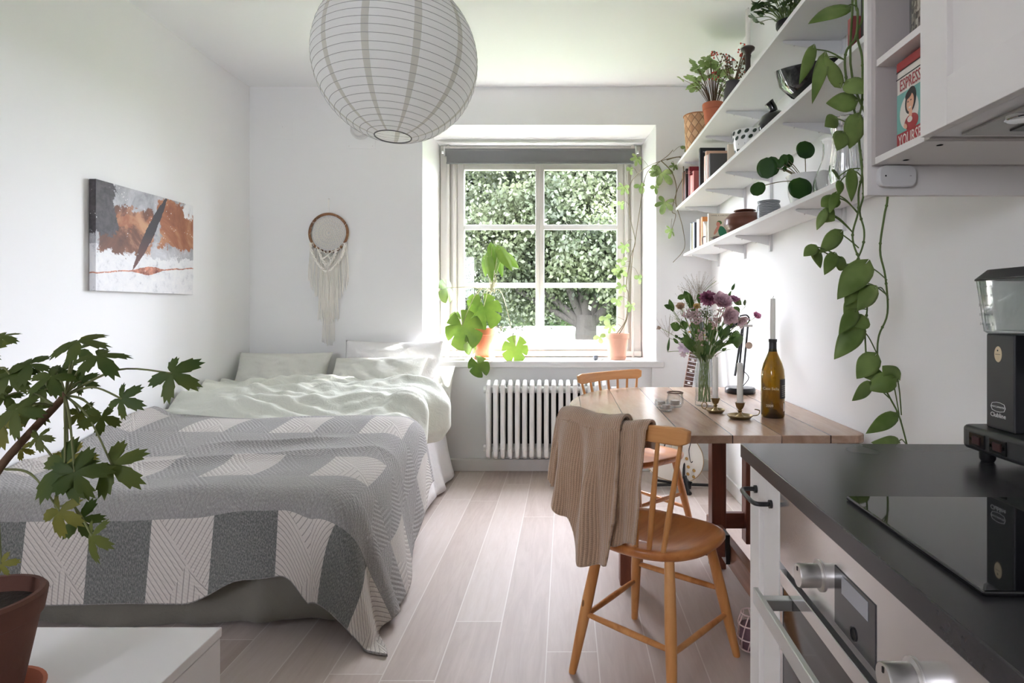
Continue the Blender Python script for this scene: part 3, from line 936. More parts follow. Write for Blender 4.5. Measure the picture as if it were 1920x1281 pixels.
# ------------------------------------------------------------------ spindle back chairs
M['chairw'] = wood('honey_pine', srgb(172, 108, 54), srgb(206, 144, 84), srgb(222, 166, 106), 'z', .35, .7, .25, knots=9)
M['chairseat'] = wood('honey_pine_seat', srgb(170, 98, 46), srgb(200, 130, 72), srgb(218, 154, 94), 'y', .32, .8, .3, knots=7)
M['chairrail'] = wood('honey_pine_rail', srgb(184, 122, 66), srgb(212, 152, 92), srgb(224, 170, 112), 'x', .35, .8, .25)
def chair(label, loc, rotz):
    t = thing('spindle_chair', label, 'chair', loc, rotz, 'spindle back dining chairs')
    def outline(a):                              # seat outline, 0 = +x, front = +y
        c, s = math.cos(a), math.sin(a)
        n = 3.4 if s > 0 else 2.3
        rx, ry = .205, (.192 if s > 0 else .208)
        q = (abs(c) ** n + abs(s) ** n) ** (-1 / n)
        x, y = rx * c * q, ry * s * q
        x *= 1 + .06 * (y / .2)
        return x, y
    b = MB()
    rings = [(0, -.011), (.35, -.011), (.62, -.007), (.82, -.001), (.94, .002), (.985, 0), (1.0, -.006), (1.0, -.014), (.97, -.024), (.88, -.033), (.5, -.034), (0, -.034)]
    n = 56
    def fn(u, v):
        k = u * (len(rings) - 1); i = min(int(k + 1e-6), len(rings) - 1)
        r, z = rings[i]
        a = 2 * math.pi * v
        x, y = outline(a)
        r = max(r, .0008)
        zz = z + (.014 * max(0, -y * r / .2) ** 2 if r > .5 else 0)
        return Vector((x * r, y * r, .44 + zz))
    b.grid(fn, len(rings) - 1, n, cv=True, flip=True)
    b.build('seat', M['chairseat'], t, smooth=True, world=False)
    feet = {'bl': (-.18, -.208), 'br': (.18, -.208), 'fr': (.2, .21), 'fl': (-.2, .205)}
    top = {'bl': (-.125, -.125), 'br': (.125, -.125), 'fr': (.135, .12), 'fl': (-.135, .12)}
    def at(k, z):
        a = Vector((*top[k], .425)); f = Vector((*feet[k], 0))
        return f.lerp(a, z / .425)
    for k in feet:
        pts = [at(k, z) for z in (.0, .012, .12, .22, .32, .425)]
        MB().tube(pts, [.0115, .013, .0165, .0185, .0175, .015], 14).build('leg', M['chairw'], t, smooth=50, world=False)
    for a, c, z1, z2 in (('bl', 'br', .185, .175), ('bl', 'fl', .175, .165), ('br', 'fr', .165, .15), ('fl', 'fr', .235, .235)):
        p, q = at(a, z1), at(c, z2)
        MB().tube([p, p.lerp(q, .15), p.lerp(q, .5), p.lerp(q, .85), q], [.0075, .009, .0105, .009, .0075], 10).build('stretcher', M['chairw'], t, smooth=50, world=False)
    # top rail, slightly curved
    hl = .228
    def ry(x): return -.222 + .022 * (x / hl) ** 2
    r = MB()
    N = 20
    prof = []
    vs = []; fs = []
    for i in range(N + 1):
        x = -hl + 2 * hl * i / N
        y = ry(x); e = min(1, (hl - abs(x)) / .012)
        zt = .837 - .008 * (1 - min(1, e)); zb = .786 + .004 * math.cos(x * 9) + .010 * (1 - min(1, e))
        for dy, z in ((-.011, zb), (.010, zb + .0), (.008, zt), (-.013, zt)):
            vs.append(Vector((x * (1 + .02 * (z > .8)), y + dy, z)))
    for i in range(N):
        for j in range(4):
            j2 = (j + 1) % 4
            fs.append((i * 4 + j, (i + 1) * 4 + j, (i + 1) * 4 + j2, i * 4 + j2))
    fs.append((0, 1, 2, 3)); fs.append((N * 4 + 3, N * 4 + 2, N * 4 + 1, N * 4))
    r.add(vs, fs)
    r.build('top_rail', M['chairrail'], t, smooth=40, bevel=.004, world=False)
    for i in range(7):
        s = (i - 3) / 3
        xb = .118 * s; yb = -.178 + .022 * s * s
        xt = .205 * s
        p, q = Vector((xb, yb, .428)), Vector((xt, ry(xt), .796))
        MB().tube([p, p.lerp(q, .3), p.lerp(q, .6), q], [.0075, .0095, .0085, .0062], 10).build('spindle', M['chairw'], t, smooth=50, world=False)
    return t
CH_LOC = Vector((.2925, 1.956, 0)); CH_ROT = -math.atan2(.62, .785)
ch1 = chair('honey pine spindle-back chair in front with brown sweater over its rail', CH_LOC, CH_ROT)
ch2 = dup(ch1, (.372, 3.03, 0), -math.atan2(.63, -.777), 'honey pine spindle-back chair tucked under the far side of the table')

# ------------------------------------------------------------------ sweater over the chair back
def knit_mat():
    t = NT('oatmeal_rib_knit'); uv = t.uvc()
    u, v, _ = t.xyz(uv)
    rib = t.m('ABSOLUTE', t.m('SUBTRACT', t.m('FRACT', t.m('MULTIPLY', u, 150)), .5))
    st = t.m('ABSOLUTE', t.m('SUBTRACT', t.m('FRACT', t.m('ADD', t.m('MULTIPLY', v, 170), t.m('MULTIPLY', rib, .8))), .5))
    fz = t.noise(t.mapv(uv, (400, 400, 1)), 1, 3, .7)
    big = t.noise(uv, 9, 3)
    col = t.mix(fz, srgb(164, 130, 104), srgb(216, 188, 160))
    col = t.mix(t.m('MULTIPLY', big, .35), col, srgb(168, 136, 110))
    col = t.mix(t.m('MULTIPLY', t.ramp(rib, [(0, (1, 1, 1)), (.22, (0, 0, 0))]), .45), col, srgb(98, 74, 58))
    h = t.m('ADD', t.m('MULTIPLY', rib, 1.2), t.m('ADD', t.m('MULTIPLY', st, .35), t.m('MULTIPLY', fz, .35)))
    return t.done(col, .95, normal=t.bump(h, .8, .004), sheen=.5, spec=.1)
M['knit'] = knit_mat()
def sweater():
    R = Matrix.Translation(CH_LOC) @ Matrix.Rotation(CH_ROT, 4, 'Z')
    def ry(x): return -.222 + .022 * (x / .228) ** 2
    def sheet(s0, s1, lb, lf, lean, lift, phase, amp, thick, nu=90, nv=110, spread=1.0, outw=.0):
        b = MB()
        def fn(u, v):
            s = s0 + (s1 - s0) * u
            L = lb(u)
            tt = -lf + v * (L + lf)               # <0 far side, 0 top, >0 hanging on the near side
            rr = .018 + lift
            arc = rr * math.pi / 2
            zt = .840 + lift * .6 + .006 * math.sin(u * 7 + phase)
            if abs(tt) < arc:
                a = tt / rr
                y = ry(s) - rr * math.sin(a); z = zt - rr * (1 - math.cos(a))
            elif tt > 0:
                q = tt - arc
                g = min(1, q / .16)
                fold = amp * g * (math.sin(u * 15 + phase + q * 2.5) + .5 * math.sin(u * 27 + phase * 2 - q * 4)) + .012 * N3(u * 5, q * 6, phase)
                y = ry(s) - rr - .004 - outw * q + fold - .012 * g; z = zt - rr - q
                y = min(y, ry(s) - rr - .001)
            else:
                q = -tt - arc
                y = ry(s) + rr + .006 + .012 * math.sin(u * 9 + phase); z = zt - rr - q
            x = s + (lean(u) * max(0, tt) if tt > 0 else 0)
            x = x + (x - (s0 + s1) / 2) * (spread - 1) * max(0, tt) / .4
            return R @ Vector((x, y, z)), (s * 1.02 + .002 * math.sin(v * 12), tt)
        b.grid(fn, nu, nv)
        return b
    t = thing('sweater', 'oatmeal brown ribbed sweater draped over the front chair back', 'sweater', (.03, 1.75, .84))
    # lower, right-hand panel (back of the sweater)
    sheet(-.06, .118, lambda u: .355 + .02 * u - .01 * math.sin(u * 8), .10, lambda u: -.10 + .02 * u, .004, 1.2, .006, .006).build('back_panel', M['knit'], t, smooth=True, solid=.007)
    # the front panel folded in deep pleats, hanging to the left
    def lb(u):
        return .27 + .07 * sm(.0, .30, u) + .11 * sm(.35, .66, u) - .13 * sm(.9, 1.0, u)
    sheet(-.205, .035, lb, .13, lambda u: -.10 + .10 * u, .017, .4, .015, .008, nu=130, spread=1.0, outw=.08).build('front_panel', M['knit'], t, smooth=True, solid=.009)
    sheet(-.215, -.13, lambda u: .23 + .07 * u, .05, lambda u: -.10, .010, 2.2, .010, .008, nu=50, outw=.03).build('sleeve', M['knit'], t, smooth=True, solid=.01)
    # pocket flap on the front panel
sweater()
# ------------------------------------------------------------------ kitchen run on the right (slightly out of square with the room)
KA = .0226
KO = Vector((.3544, 1.197, 0))
def kpart(root, name, mb, mat, **k):
    return mb.build(name, mat, root, world=False, **k)
def kthing(name, label, cat):
    return thing(name, label, cat, KO, -KA)
def worktop_mat():
    t = NT('black_laminate'); o = t.obj()
    n1 = t.noise(o, 90, 4, .6); n2 = t.noise(o, 3, 3)
    c = t.mix(n1, srgb(42, 41, 43), srgb(56, 54, 56))
    return t.done(c, t.m('ADD', .2, t.m('MULTIPLY', n2, .12)), normal=t.bump(n1, .04, .002), spec=.5)
M['worktop'] = worktop_mat()
t = kthing('worktop', 'black worktop with an empty far end running beside the right wall', 'worktop')
kpart(t, 'slab', MB().box(0, .704, -1.75, 0, .872, .900), M['worktop'], bevel=.0015)
kpart(t, 'wall_sealing_strip', MB().box(.694, .706, -1.75, -.02, .900, .906), M['black'])

M['hobglass'] = pm('black_ceramic_glass', (.006, .006, .007), .03, spec=.6, coat=.3)
t = kthing('hob', 'frameless black glass hob set flat in the worktop', 'hob')
kpart(t, 'glass_plate', MB().box(.052, .56, -.642, -.357, .9005, .906), M['hobglass'], bevel=.002)
# narrow pull-out cabinet
t = kthing('pull_out_cabinet', 'narrow off-white pull-out cabinet at the far end of the worktop', 'cabinet')
fx = .018
kpart(t, 'carcass', MB().box(fx + .02, .68, -.178, -.006, .02, .870), M['cab'], bevel=.001)
b = MB()
b.box(fx, fx + .019, -.0635, -.006, .10, .868); b.box(fx, fx + .019, -.178, -.108, .10, .868)
b.box(fx, fx + .019, -.108, -.0635, .79, .868); b.box(fx, fx + .019, -.108, -.0635, .10, .18)
b.box(fx + .009, fx + .019, -.108, -.0635, .18, .79)
dr = kpart(t, 'front', b, M['cab'], bevel=.0015)
b = MB()
pts = [(fx + .001, -.050, .822), (fx - .018, -.048, .822), (fx - .029, -.054, .822), (fx - .032, -.075, .822), (fx - .032, -.112, .822), (fx - .029, -.134, .822), (fx - .018, -.140, .822), (fx + .001, -.139, .822)]
b.tube(catmull([KP for KP in pts], 5), .0042, 10)
for y in (-.050, -.139):
    b.tube([(fx + .001, y, .822), (fx - .005, y, .822)], .0075, 12)
h = kpart(dr, 'handle', b, M['blackm'], smooth=50)

# oven cabinet
M['ovenp'] = pm('oven_front_steel', (.62, .60, .60), .16, .85, vs=300, va=.02)
M['ovensteel'] = pm('oven_handle_steel', (.60, .61, .60), .35, .9)
M['ovenglass'] = pm('oven_dark_glass', (.012, .011, .011), .05, spec=.6)
t = kthing('oven', 'built-in steel oven with round knobs and a small display under the hob', 'oven')
y0, y1 = -.182, -.757
kpart(t, 'housing', MB().box(fx + .02, .66, y1, y0, .12, .868), M['black'])
pnl = kpart(t, 'control_panel', MB().box(fx, fx + .02, y1, y0, .737, .869), M['ovenp'], bevel=.0015)
kpart(t, 'ventilation_gap', MB().box(fx + .012, fx + .02, y1, y0, .727, .737), M['black'])
b = MB()
b.box(fx, fx + .02, y1, y0, .700, .725); b.box(fx, fx + .02, y0 - .012, y0, .20, .700); b.box(fx, fx + .02, y1, y1 + .012, .20, .700)
b.box(fx, fx + .02, y1, y0, .165, .20)
door = kpart(t, 'door', b, M['ovenp'], bevel=.001)
kpart(door, 'door_glass', MB().box(fx + .0015, fx + .018, y1 + .012, y0 - .012, .20, .700), M['ovenglass'])
b = MB()
b.box(fx - .052, fx - .043, y1 + .03, y0 - .02, .676, .703)
for y in (y0 - .04, y1 + .06):
    b.box(fx - .045, fx + .002, y - .016, y, .680, .699)
kpart(door, 'door_handle', b, M['ovensteel'], bevel=.0015)
RX = Matrix.Rotation(rd(-90), 4, 'Y')
for y in (-.352, -.590):
    b = MB()
    b.lathe([(.0, -.001), (.0215, -.001), (.0215, .0025), (.0185, .0035), (.0165, .004), (.0165, .030), (.0155, .0325), (.0, .0325)], (fx, y, .790), 40, RX)
    k = kpart(t, 'knob', b, M['steel'], smooth=35)
    b = MB().box(fx - .0334, fx - .0322, y - .0012, y + .0012, .797, .803)
    kpart(k, 'pointer', b, M['black'])
b = MB().box(fx - .0012, fx + .001, -.511, -.401, .750, .827)
ds = kpart(t, 'display', b, pm('display_glass', srgb(60, 58, 60), .15), bevel=.0008)
kpart(ds, 'screen', MB().box(fx - .0018, fx - .001, -.494, -.424, .799, .822), pm('lcd_screen', srgb(150, 150, 156), .2))
b = MB().lathe([(.0068, 0), (.0085, 0), (.0085, .0016), (.0068, .0016), (.0068, 0)], (fx - .001, -.457, .764), 28, RX)
b.lathe([(0, .0008), (.006, .0008)], (fx - .001, -.457, .764), 24, RX)
kpart(ds, 'start_button', b, M['black'], smooth=30)
t = kthing('oven_drawer_front', 'plain off-white plinth drawer below the oven', 'cabinet')
kpart(t, 'front', MB().box(fx, fx + .019, y1, y0, .10, .163), M['cab'], bevel=.001)
t = kthing('base_cabinet', 'off-white base cabinet nearest the camera beside the oven', 'cabinet')
kpart(t, 'carcass', MB().box(fx + .02, .68, -1.74, -.762, .10, .870), M['cab'])
kpart(t, 'door', MB().box(fx, fx + .019, -1.36, -.762, .10, .868), M['cab'], bevel=.001)
kpart(t, 'door', MB().box(fx, fx + .019, -1.74, -1.363, .10, .868), M['cab'], bevel=.001)
t = kthing('plinth', 'dark recessed plinth under the kitchen units', 'plinth')
kpart(t, 'board', MB().box(.07, .09, -1.74, -.184, 0, .10), M['cab'])

# ------------------------------------------------------------------ wall units
PY0, PY1 = 1.30, 1.316
XF = .673
t = thing('end_panel', 'tall pale panel closing the far end of the wall cabinets', 'panel', (.86, 1.31, 1.422))
MB().box(.664, XR, PY0, PY1, 1.422, ZC).build('board', M['cab'], t, bevel=.001)
t = thing('open_wall_unit', 'narrow open wall unit holding the tin and the jar', 'shelf unit', (.86, 1.2, 1.486))
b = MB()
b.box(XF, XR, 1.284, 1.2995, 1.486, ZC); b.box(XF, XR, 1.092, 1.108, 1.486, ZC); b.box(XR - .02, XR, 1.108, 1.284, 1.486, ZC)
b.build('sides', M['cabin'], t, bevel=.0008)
MB().box(XF, XR - .02, 1.1082, 1.2838, 1.486, 1.501).build('bottom', M['cab'], t, bevel=.0008)
for z in (1.698, 1.97, 2.24):
    MB().box(XF + .003, XR - .02, 1.1082, 1.2838, z, z + .015).build('shelf', M['cab'], t, bevel=.0008)
for (x, y) in ((702, 272), (639, 300)):
    yy = .316 * F / (CY - y)
    b = MB().lathe([(0, 1.4855), (.006, 1.4855)], (x * yy / F, yy, 0), 20)
    b.build('fixing_hole', M['black'], t)
t = thing('wall_cabinet', 'wall cabinet with pale framed door above the cooker hood', 'cabinet', (.86, .8, 1.5))
MB().box(XF, XR, .49, 1.0915, 1.53, ZC).build('carcass', M['cab'], t)
xd = .653
b = MB()
ya, yb = .50, 1.088
b.box(xd, xd + .019, yb - .076, yb, 1.487, 2.75); b.box(xd, xd + .019, ya, ya + .076, 1.487, 2.75)
b.box(xd, xd + .019, ya + .076, yb - .076, 1.487, 1.570); b.box(xd, xd + .019, ya + .076, yb - .076, 2.67, 2.75)
b.box(xd + .010, xd + .019, ya + .076, yb - .076, 1.57, 2.67)
b.build('door', M['cab'], t, bevel=.0012)
t = thing('cooker_hood', 'cooker hood under the wall cabinet with a round light and black grille', 'hood', (.86, .8, 1.49))
MB().box(XF + .001, XR, .50, 1.0905, 1.489, 1.5295).build('housing', M['white_lac'], t, bevel=.002)
MB().box(.715, 1.05, .55, 1.066, 1.484, 1.490).build('underside_plate', pm('hood_steel', srgb(150, 146, 143), .35, .6), t, bevel=.001)
b = MB().box(.775, 1.03, .56, 1.03, 1.481, 1.4845); b.build('grille', M['black'], t)
lx, ly = .742, .955
b = MB().lathe([(.021, 1.484), (.027, 1.484), (.027, 1.479), (.024, 1.4775), (.021, 1.479)], (lx, ly, 0), 32)
b.build('light_ring', M['chrome'], t, smooth=40)
MB().lathe([(0, 1.480), (.021, 1.480)], (lx, ly, 0), 28).build('light_lens', pm('frosted_lens', (.7, .7, .7), .3), t)
MB().box(.79, .95, .80, .84, 1.4795, 1.4812).build('grille_catch', M['steel'], t, bevel=.0008)

# small white gateway box on the panel under the open unit
t = thing('wall_device', 'small rounded white device fixed under the open wall unit', 'device', (.724, 1.29, 1.46))
b = MB()
cx_, cz_, hw, hh, rr = .7235, 1.4613, .041, .0235, .016
poly = []
for (sx, sz, a0) in ((1, 1, 0), (-1, 1, 90), (-1, -1, 180), (1, -1, 270)):
    for i in range(7):
        a = rd(a0 + 15 * i)
        poly.append((cx_ + sx * (hw - rr) + rr * math.cos(a), cz_ + sz * (hh - rr) + rr * math.sin(a)))
b.prism(poly, 'y', 1.284, PY0 - .0002)
b.build('case', pm('white_plastic', (.62, .61, .60), .4), t, bevel=.003, seg=3, smooth=40)
b = MB().lathe([(0, 0), (.002, 0)], (cx_ - .027, 1.2838, cz_), 20, Matrix.Rotation(rd(90), 4, 'X'))
b.box(cx_ + .025, cx_ + .029, 1.2836, 1.284, cz_ - .0004, cz_ + .0004)
b.build('indicator_marks', M['black'], t)

# ------------------------------------------------------------------ tin and jar in the open unit
def tin():
    t = thing('coffee_tin', 'red and teal coffee tin lettered ESPRESSO YOURSELF in the open unit', 'tin', (.75, 1.19, 1.501))
    X0, X1, Y0, Y1, Z0, Z1 = .699, .80, 1.130, 1.246, 1.5012, 1.668
    cream = pm('tin_cream', srgb(214, 206, 196), .35); red = pm('tin_red', srgb(156, 34, 40), .35); teal = pm('tin_teal', srgb(112, 168, 158), .35)
    MB().box(X0, X1, Y0, Y1, Z0, Z1).build('body', cream, t, bevel=.003, seg=3)
    MB().box(X0 - .001, X1 + .001, Y0 - .001, Y1 + .001, Z1, Z1 + .020).build('lid', red, t, bevel=.003, seg=3)
    e = .0004
    ld = MB()
    for z in (Z1 - .001, Z1 - .016): ld.box(X0 - .0014, X0 - e, Y0, Y1, z - .0008, z + .0008)
    ld.build('black_line', M['black'], t)
    MB().box(X0 - .0008, X0, Y0 + .002, Y1 - .002, Z0 + .034, Z0 + .118).build('teal_field', teal, t)
    MB().box(X0 - .0010, X0, Y0 + .002, Y1 - .002, Z0 + .002, Z0 + .036).build('red_band', red, t)
    MF = lambda y, z, k=1: Matrix.Translation((X0 - .0012, y, z)) @ Matrix.Rotation(rd(-90), 4, 'Z') @ Matrix.Rotation(rd(90), 4, 'X') @ Matrix.Diagonal((k, 1, 1, 1))
    b = MB().text('ESPRESSO', .034, MF((Y0 + Y1) / 2, Z0 + .133, .62), .0002); b.build('lettering', red, t)
    b = MB().text('YOURSELF', .036, MF((Y0 + Y1) / 2, Z0 + .018, .60), .0002); b.build('lettering', cream, t)
    # plain woman with a cup, in flat colours
    def disc(yc, zc, ry, rz, lift, mat, nm, a=0, pts=None):
        b = MB()
        X = X0 - .0010 - lift
        n = 28
        vs = []
        for i in range(n):
            q = 2 * math.pi * i / n
            y_, z_ = ry * math.cos(q), rz * math.sin(q)
            vs.append(Vector((X, yc + y_ * math.cos(a) - z_ * math.sin(a), zc + y_ * math.sin(a) + z_ * math.cos(a))))
        if pts: vs = [Vector((X, yc + p, zc + q)) for p, q in pts]
        b.add(vs, [tuple(range(len(vs)))]); return b.build(nm, mat, t)
    yc = 1.198; zc = Z0 + .075
    skin = pm('print_skin', srgb(214, 160, 130), .4); hair = pm('print_hair', srgb(30, 24, 24), .4)
    disc(yc + .002, zc - .002, .033, .036, .0001, cream, 'picture_oval')
    disc(yc - .006, zc - .026, .024, .016, .0003, red, 'picture_dress')
    disc(yc - .004, zc + .018, .019, .027, .0005, hair, 'picture_hair', .25)
    disc(yc - .004, zc - .006, .006, .014, .0006, skin, 'picture_neck')
    disc(yc - .003, zc + .014, .0125, .018, .0007, skin, 'picture_face', .15)
    disc(yc + .002, zc + .032, .013, .008, .0008, hair, 'picture_fringe', -.4)
    disc(yc - .006, zc + .018, .0022, .0014, .0009, hair, 'picture_eye'); disc(yc + .004, zc + .017, .0022, .0014, .0009, hair, 'picture_eye')
    disc(yc - .002, zc + .004, .0045, .002, .0009, cream, 'picture_smile')
    disc(yc - .002, zc - .020, .009, .006, .0009, cream, 'picture_cup', .2)
    disc(yc + .013, zc - .030, .007, .005, .001, skin, 'picture_hand', .6)
tin()
def seedjar():
    t = thing('seed_jar', 'glass jar of mixed brown seeds on the upper shelf of the open unit', 'jar', (.765, 1.19, 1.713))
    c = (.752, 1.188, 0)
    MB().lathe([(0, 1.7135), (.048, 1.7135), (.052, 1.719), (.052, 1.90), (.045, 1.915), (.045, 1.93), (.043, 1.93), (.043, 1.914), (.0495, 1.899), (.0495, 1.720), (.046, 1.7165), (0, 1.7165)], c, 40).build('jar_glass', M['thin'], t, smooth=40)
    s = NT('mixed_seeds'); o = s.obj()
    vo = s.n('TexVoronoi', {'Scale': 170}); s.set(vo.inputs['Vector'], s.mapv(o, (1, 1, .6)))
    cc = s.ramp(s.noise(vo.outputs['Color'], 3, 0), [(.3, srgb(62, 48, 40)), (.5, srgb(140, 122, 104)), (.65, srgb(196, 182, 164))])
    sm_ = s.done(cc, .7, normal=s.bump(vo.outputs['Distance'], 1.0, .004))
    o = MB().lathe([(0, 1.7175), (.045, 1.7175), (.049, 1.7215), (.049, 1.875), (0, 1.885)], c, 36).build('seeds', sm_, t, smooth=40)
    MB().lathe([(0, 1.9302), (.047, 1.9302), (.047, 1.95), (0, 1.95)], c, 36).build('lid', M['steel'], t, smooth=30)
seedjar()

# ------------------------------------------------------------------ coffee machine
def coffee():
    t = thing('coffee_machine', 'black filter coffee machine with clear water tank on the worktop by the wall', 'coffee machine', (.80, .95, .9))
    bk = pm('coffee_machine_black', (.020, .020, .022), .38)
    b = MB()
    prof = []
    X0, X1, Y0, Y1 = .722, .90, .845, 1.085
    for (cx_, cy_, a0) in ((X1 - .05, Y1 - .05, 0), (X0 + .02, Y1 - .02, 90), (X0 + .02, Y0 + .02, 180), (X1 - .05, Y0 + .05, 270)):
        r = .05 if cx_ > .8 else .02
        for i in range(6):
            a = rd(a0 + 18 * i); prof.append((cx_ + r * math.cos(a), cy_ + r * math.sin(a)))
    b.prism(prof, 'z', .921, .962)
    base = b.build('base', bk, t, bevel=.007, seg=3, smooth=40)
    for x in (.75, .86):
        for y in (1.05, .875):
            MB().lathe([(.010, .9006), (.013, .906), (.013, .9215)], (x, y, 0), 14).build('foot', M['black'], t, smooth=40)
    for k, y in enumerate((1.035, .985)):
        s = MB().box(X0 - .0025, X0 + .001, y - .019, y + .019, .929, .953).build('switch_plate', pm('gloss_black', (.01, .01, .01), .15), base, bevel=.001)
        MB().box(X0 - .0045, X0 - .001, y - .010, y + .009, .934, .948).build('switch', pm('switch_dark_red', srgb(48, 16, 16), .3), base, bevel=.001)
        b = MB().lathe([(0, 0), (.0030, 0)], (X0 - .0028, y + .0145, .941), 16, RX)
        if k: b.lathe([(0, 0), (.0030, 0)], (X0 - .0028, y - .0150, .941), 16, RX)
        b.build('switch_symbol', pm('white_print', (.7, .7, .7), .4), base)
    tx0, tx1, ty0, ty1 = .749, .85, .985, 1.052
    tw = MB().box(tx0, tx1, ty0, ty1, .962, 1.128).build('tower', bk, t, bevel=.003, seg=3)
    MF = lambda y, z, k=1: Matrix.Translation((tx0 - .0004, y, z)) @ Matrix.Rotation(rd(-90), 4, 'Z') @ Matrix.Rotation(rd(90), 4, 'X') @ Matrix.Diagonal((k, 1, 1, 1))
    wh = pm('white_print', (.7, .7, .7), .4)
    yc = 1.0225
    b = MB().text('Clubline', .011, MF(yc, .987, 1) @ Matrix.Shear('XZ', 4, (0, 0)), .0001)
    b.text('MOCCAMASTER', .0042, MF(yc, 1.0015), .0001)
    hexa = [(-.017, 0), (-.014, .006), (-.004, .008), (.004, .008), (.014, .006), (.017, 0), (.014, -.006), (.004, -.008), (-.004, -.008), (-.014, -.006)]
    b.tube([(tx0 - .0003, yc + p, 1.0015 + q) for p, q in hexa], .0005, 5, close=True)
    b.build('lettering', wh, tw)
    b = MB().lathe([(0, .0008), (.0115, .0008), (.012, 0)], (tx0, yc, 1.093), 36, RX @ Matrix.Diagonal((1.15, .72, 1, 1)))
    b.build('oval_badge', pm('cream_badge', srgb(214, 196, 160), .4), tw, smooth=30)
    b = MB().lathe([(0, .0011), (.0016, .0011)], (tx0, yc, 1.0995), 14, RX); b.box(tx0 - .001, tx0 - .0008, yc - .006, yc + .006, 1.0925, 1.0932)
    b.build('badge_print', M['black'], tw)
    # water tank: tapered clear plastic
    tk = NT('clear_tank_plastic')
    tkm = thinglass('clear_tank_plastic', (.35, .37, .38), (.86, .88, .88))
    a0_, a1_, c0, c1, z0, z1 = .7415, .855, .865, 1.065, 1.128, 1.221
    def ring(z, g, inner=0):
        r = .018
        pts = []
        for (sx, sy, st) in ((1, 1, 0), (0, 1, 90), (0, 0, 180), (1, 0, 270)):
            x = (a1_ + g - r - inner) if sx else (a0_ - g + r + inner)
            y = (c1 + g - r - inner) if sy else (c0 - g + r + inner)
            for i in range(5):
                a = rd(st + 22.5 * i); pts.append(Vector((x + r * math.cos(a), y + r * math.sin(a), z)))
        return pts
    L = [ring(z0, -.006), ring(z0 + .004, -.002), ring(z1, .006), ring(z1, .003), ring(z0 + .006, -.005)]
    n = len(L[0]); vs = [p for r_ in L for p in r_]; fs = []
    for i in range(len(L) - 1):
        for j in range(n):
            fs.append((i * n + j, i * n + (j + 1) % n, (i + 1) * n + (j + 1) % n, (i + 1) * n + j))
    fs.append(tuple(range(n - 1, -1, -1))); fs.append(tuple(range(4 * n, 5 * n)))
    tank = MB().add(vs, fs).build('water_tank', tkm, t, smooth=30)
    gr = pm('grey_print', srgb(120, 120, 122), .5)
    for i, (s1, s2) in enumerate((('1/4', '2'), ('1/2', '4'), ('3/4', '6'), ('1.1', '8'), ('1 1/4', '10'))):
        z = 1.145 + i * .0165
        xx = a0_ - .0005 - .006 * (z - z0) / (z1 - z0) - .0006
        MT = lambda y: Matrix.Translation((xx, y, z)) @ Matrix.Rotation(rd(-90), 4, 'Z') @ Matrix.Rotation(rd(90), 4, 'X')
        b = MB().text(s1, .0065, MT(1.050), .0001); b.text(s2, .0065, MT(1.022), .0001); b.box(xx - .0001, xx + .0001, 1.029, 1.039, z - .0004, z + .0004)
        b.build('scale_mark', gr, tank)
    b = MB(); lo = ring(z1 + .0005, .008); hi = ring(z1 + .020, -.006); lo2 = ring(z1 + .003, .008)
    vs = lo + lo2 + hi; fs = []
    for i in range(2):
        for j in range(n): fs.append((i * n + j, i * n + (j + 1) % n, (i + 1) * n + (j + 1) % n, (i + 1) * n + j))
    fs.append(tuple(range(n - 1, -1, -1))); fs.append(tuple(range(2 * n, 3 * n)))
    b.add(vs, fs).build('tank_lid', bk, t, smooth=30, bevel=.002)
    MB().lathe([(.045, 1.06), (.05, 1.10), (.05, 1.127), (0, 1.127)], (.80, .915, 0), 32).build('filter_holder', bk, t, smooth=30)
    MB().lathe([(0, .963), (.055, .963), (.062, .98), (.055, 1.03), (.045, 1.045), (0, 1.045)], (.80, .915, 0), 32).build('carafe', M['thin'], t, smooth=30)
coffee()
# ------------------------------------------------------------------ wall shelves
def rail_run():
    for k, y in enumerate((4.09, 3.49, 3.05, 2.25)):
        lab = ['white steel shelf rail nearest the window wall', 'white steel shelf rail, second from the window wall', 'white steel shelf rail behind the striped jar, third from the window wall', 'white steel shelf rail nearest the hanging vines'][k]
        t = thing('shelf_rail', lab, 'shelf rail', (XR, y, 1.47), 0, 'upright rails carrying the wall shelves')
        MB().box(XR - .014, XR, y - .0125, y + .0125, 1.47, 2.26).build('channel', M['metalw'], t, bevel=.002)
rail_run()
SH = {}
def wall_shelf(label, xf, z, lb):
    t = thing('wall_shelf', label, 'shelf', (.95, 2.8, z), 0, 'long white wall shelves')
    MB().box(xf, XR - .016, 1.36, 4.25, z, z + .018).build('board', M['shelf'], t, bevel=.001)
    for y in (4.09, 3.49, 3.05, 2.25):
        xw = XR - .014; xt = xw - lb
        b = MB().prism([(xw, z - .0005), (xt + .004, z - .0005), (xt, z - .006), (xt + .006, z - .011), (xw, z - .052)], 'y', y - .003, y + .003)
        b.build('bracket', M['metalw'], t, bevel=.0012)
        b = MB()
        for q in (.2, .62): b.ball((xt + lb * q, y, z - .0115 - .041 * q), .003, 8, 5)
        b.build('bracket_screw', M['steel'], t, smooth=True)
ZS = (1.554, 1.883, 2.195)
wall_shelf('lowest and shallowest of the three white wall shelves, with the glass carafes', .848, ZS[0], .175)
wall_shelf('middle of the three white wall shelves, with the black glass bowl', .794, ZS[1], .225)
wall_shelf('topmost of the three white wall shelves, with the basket and potted plants', .794, ZS[2], .225)

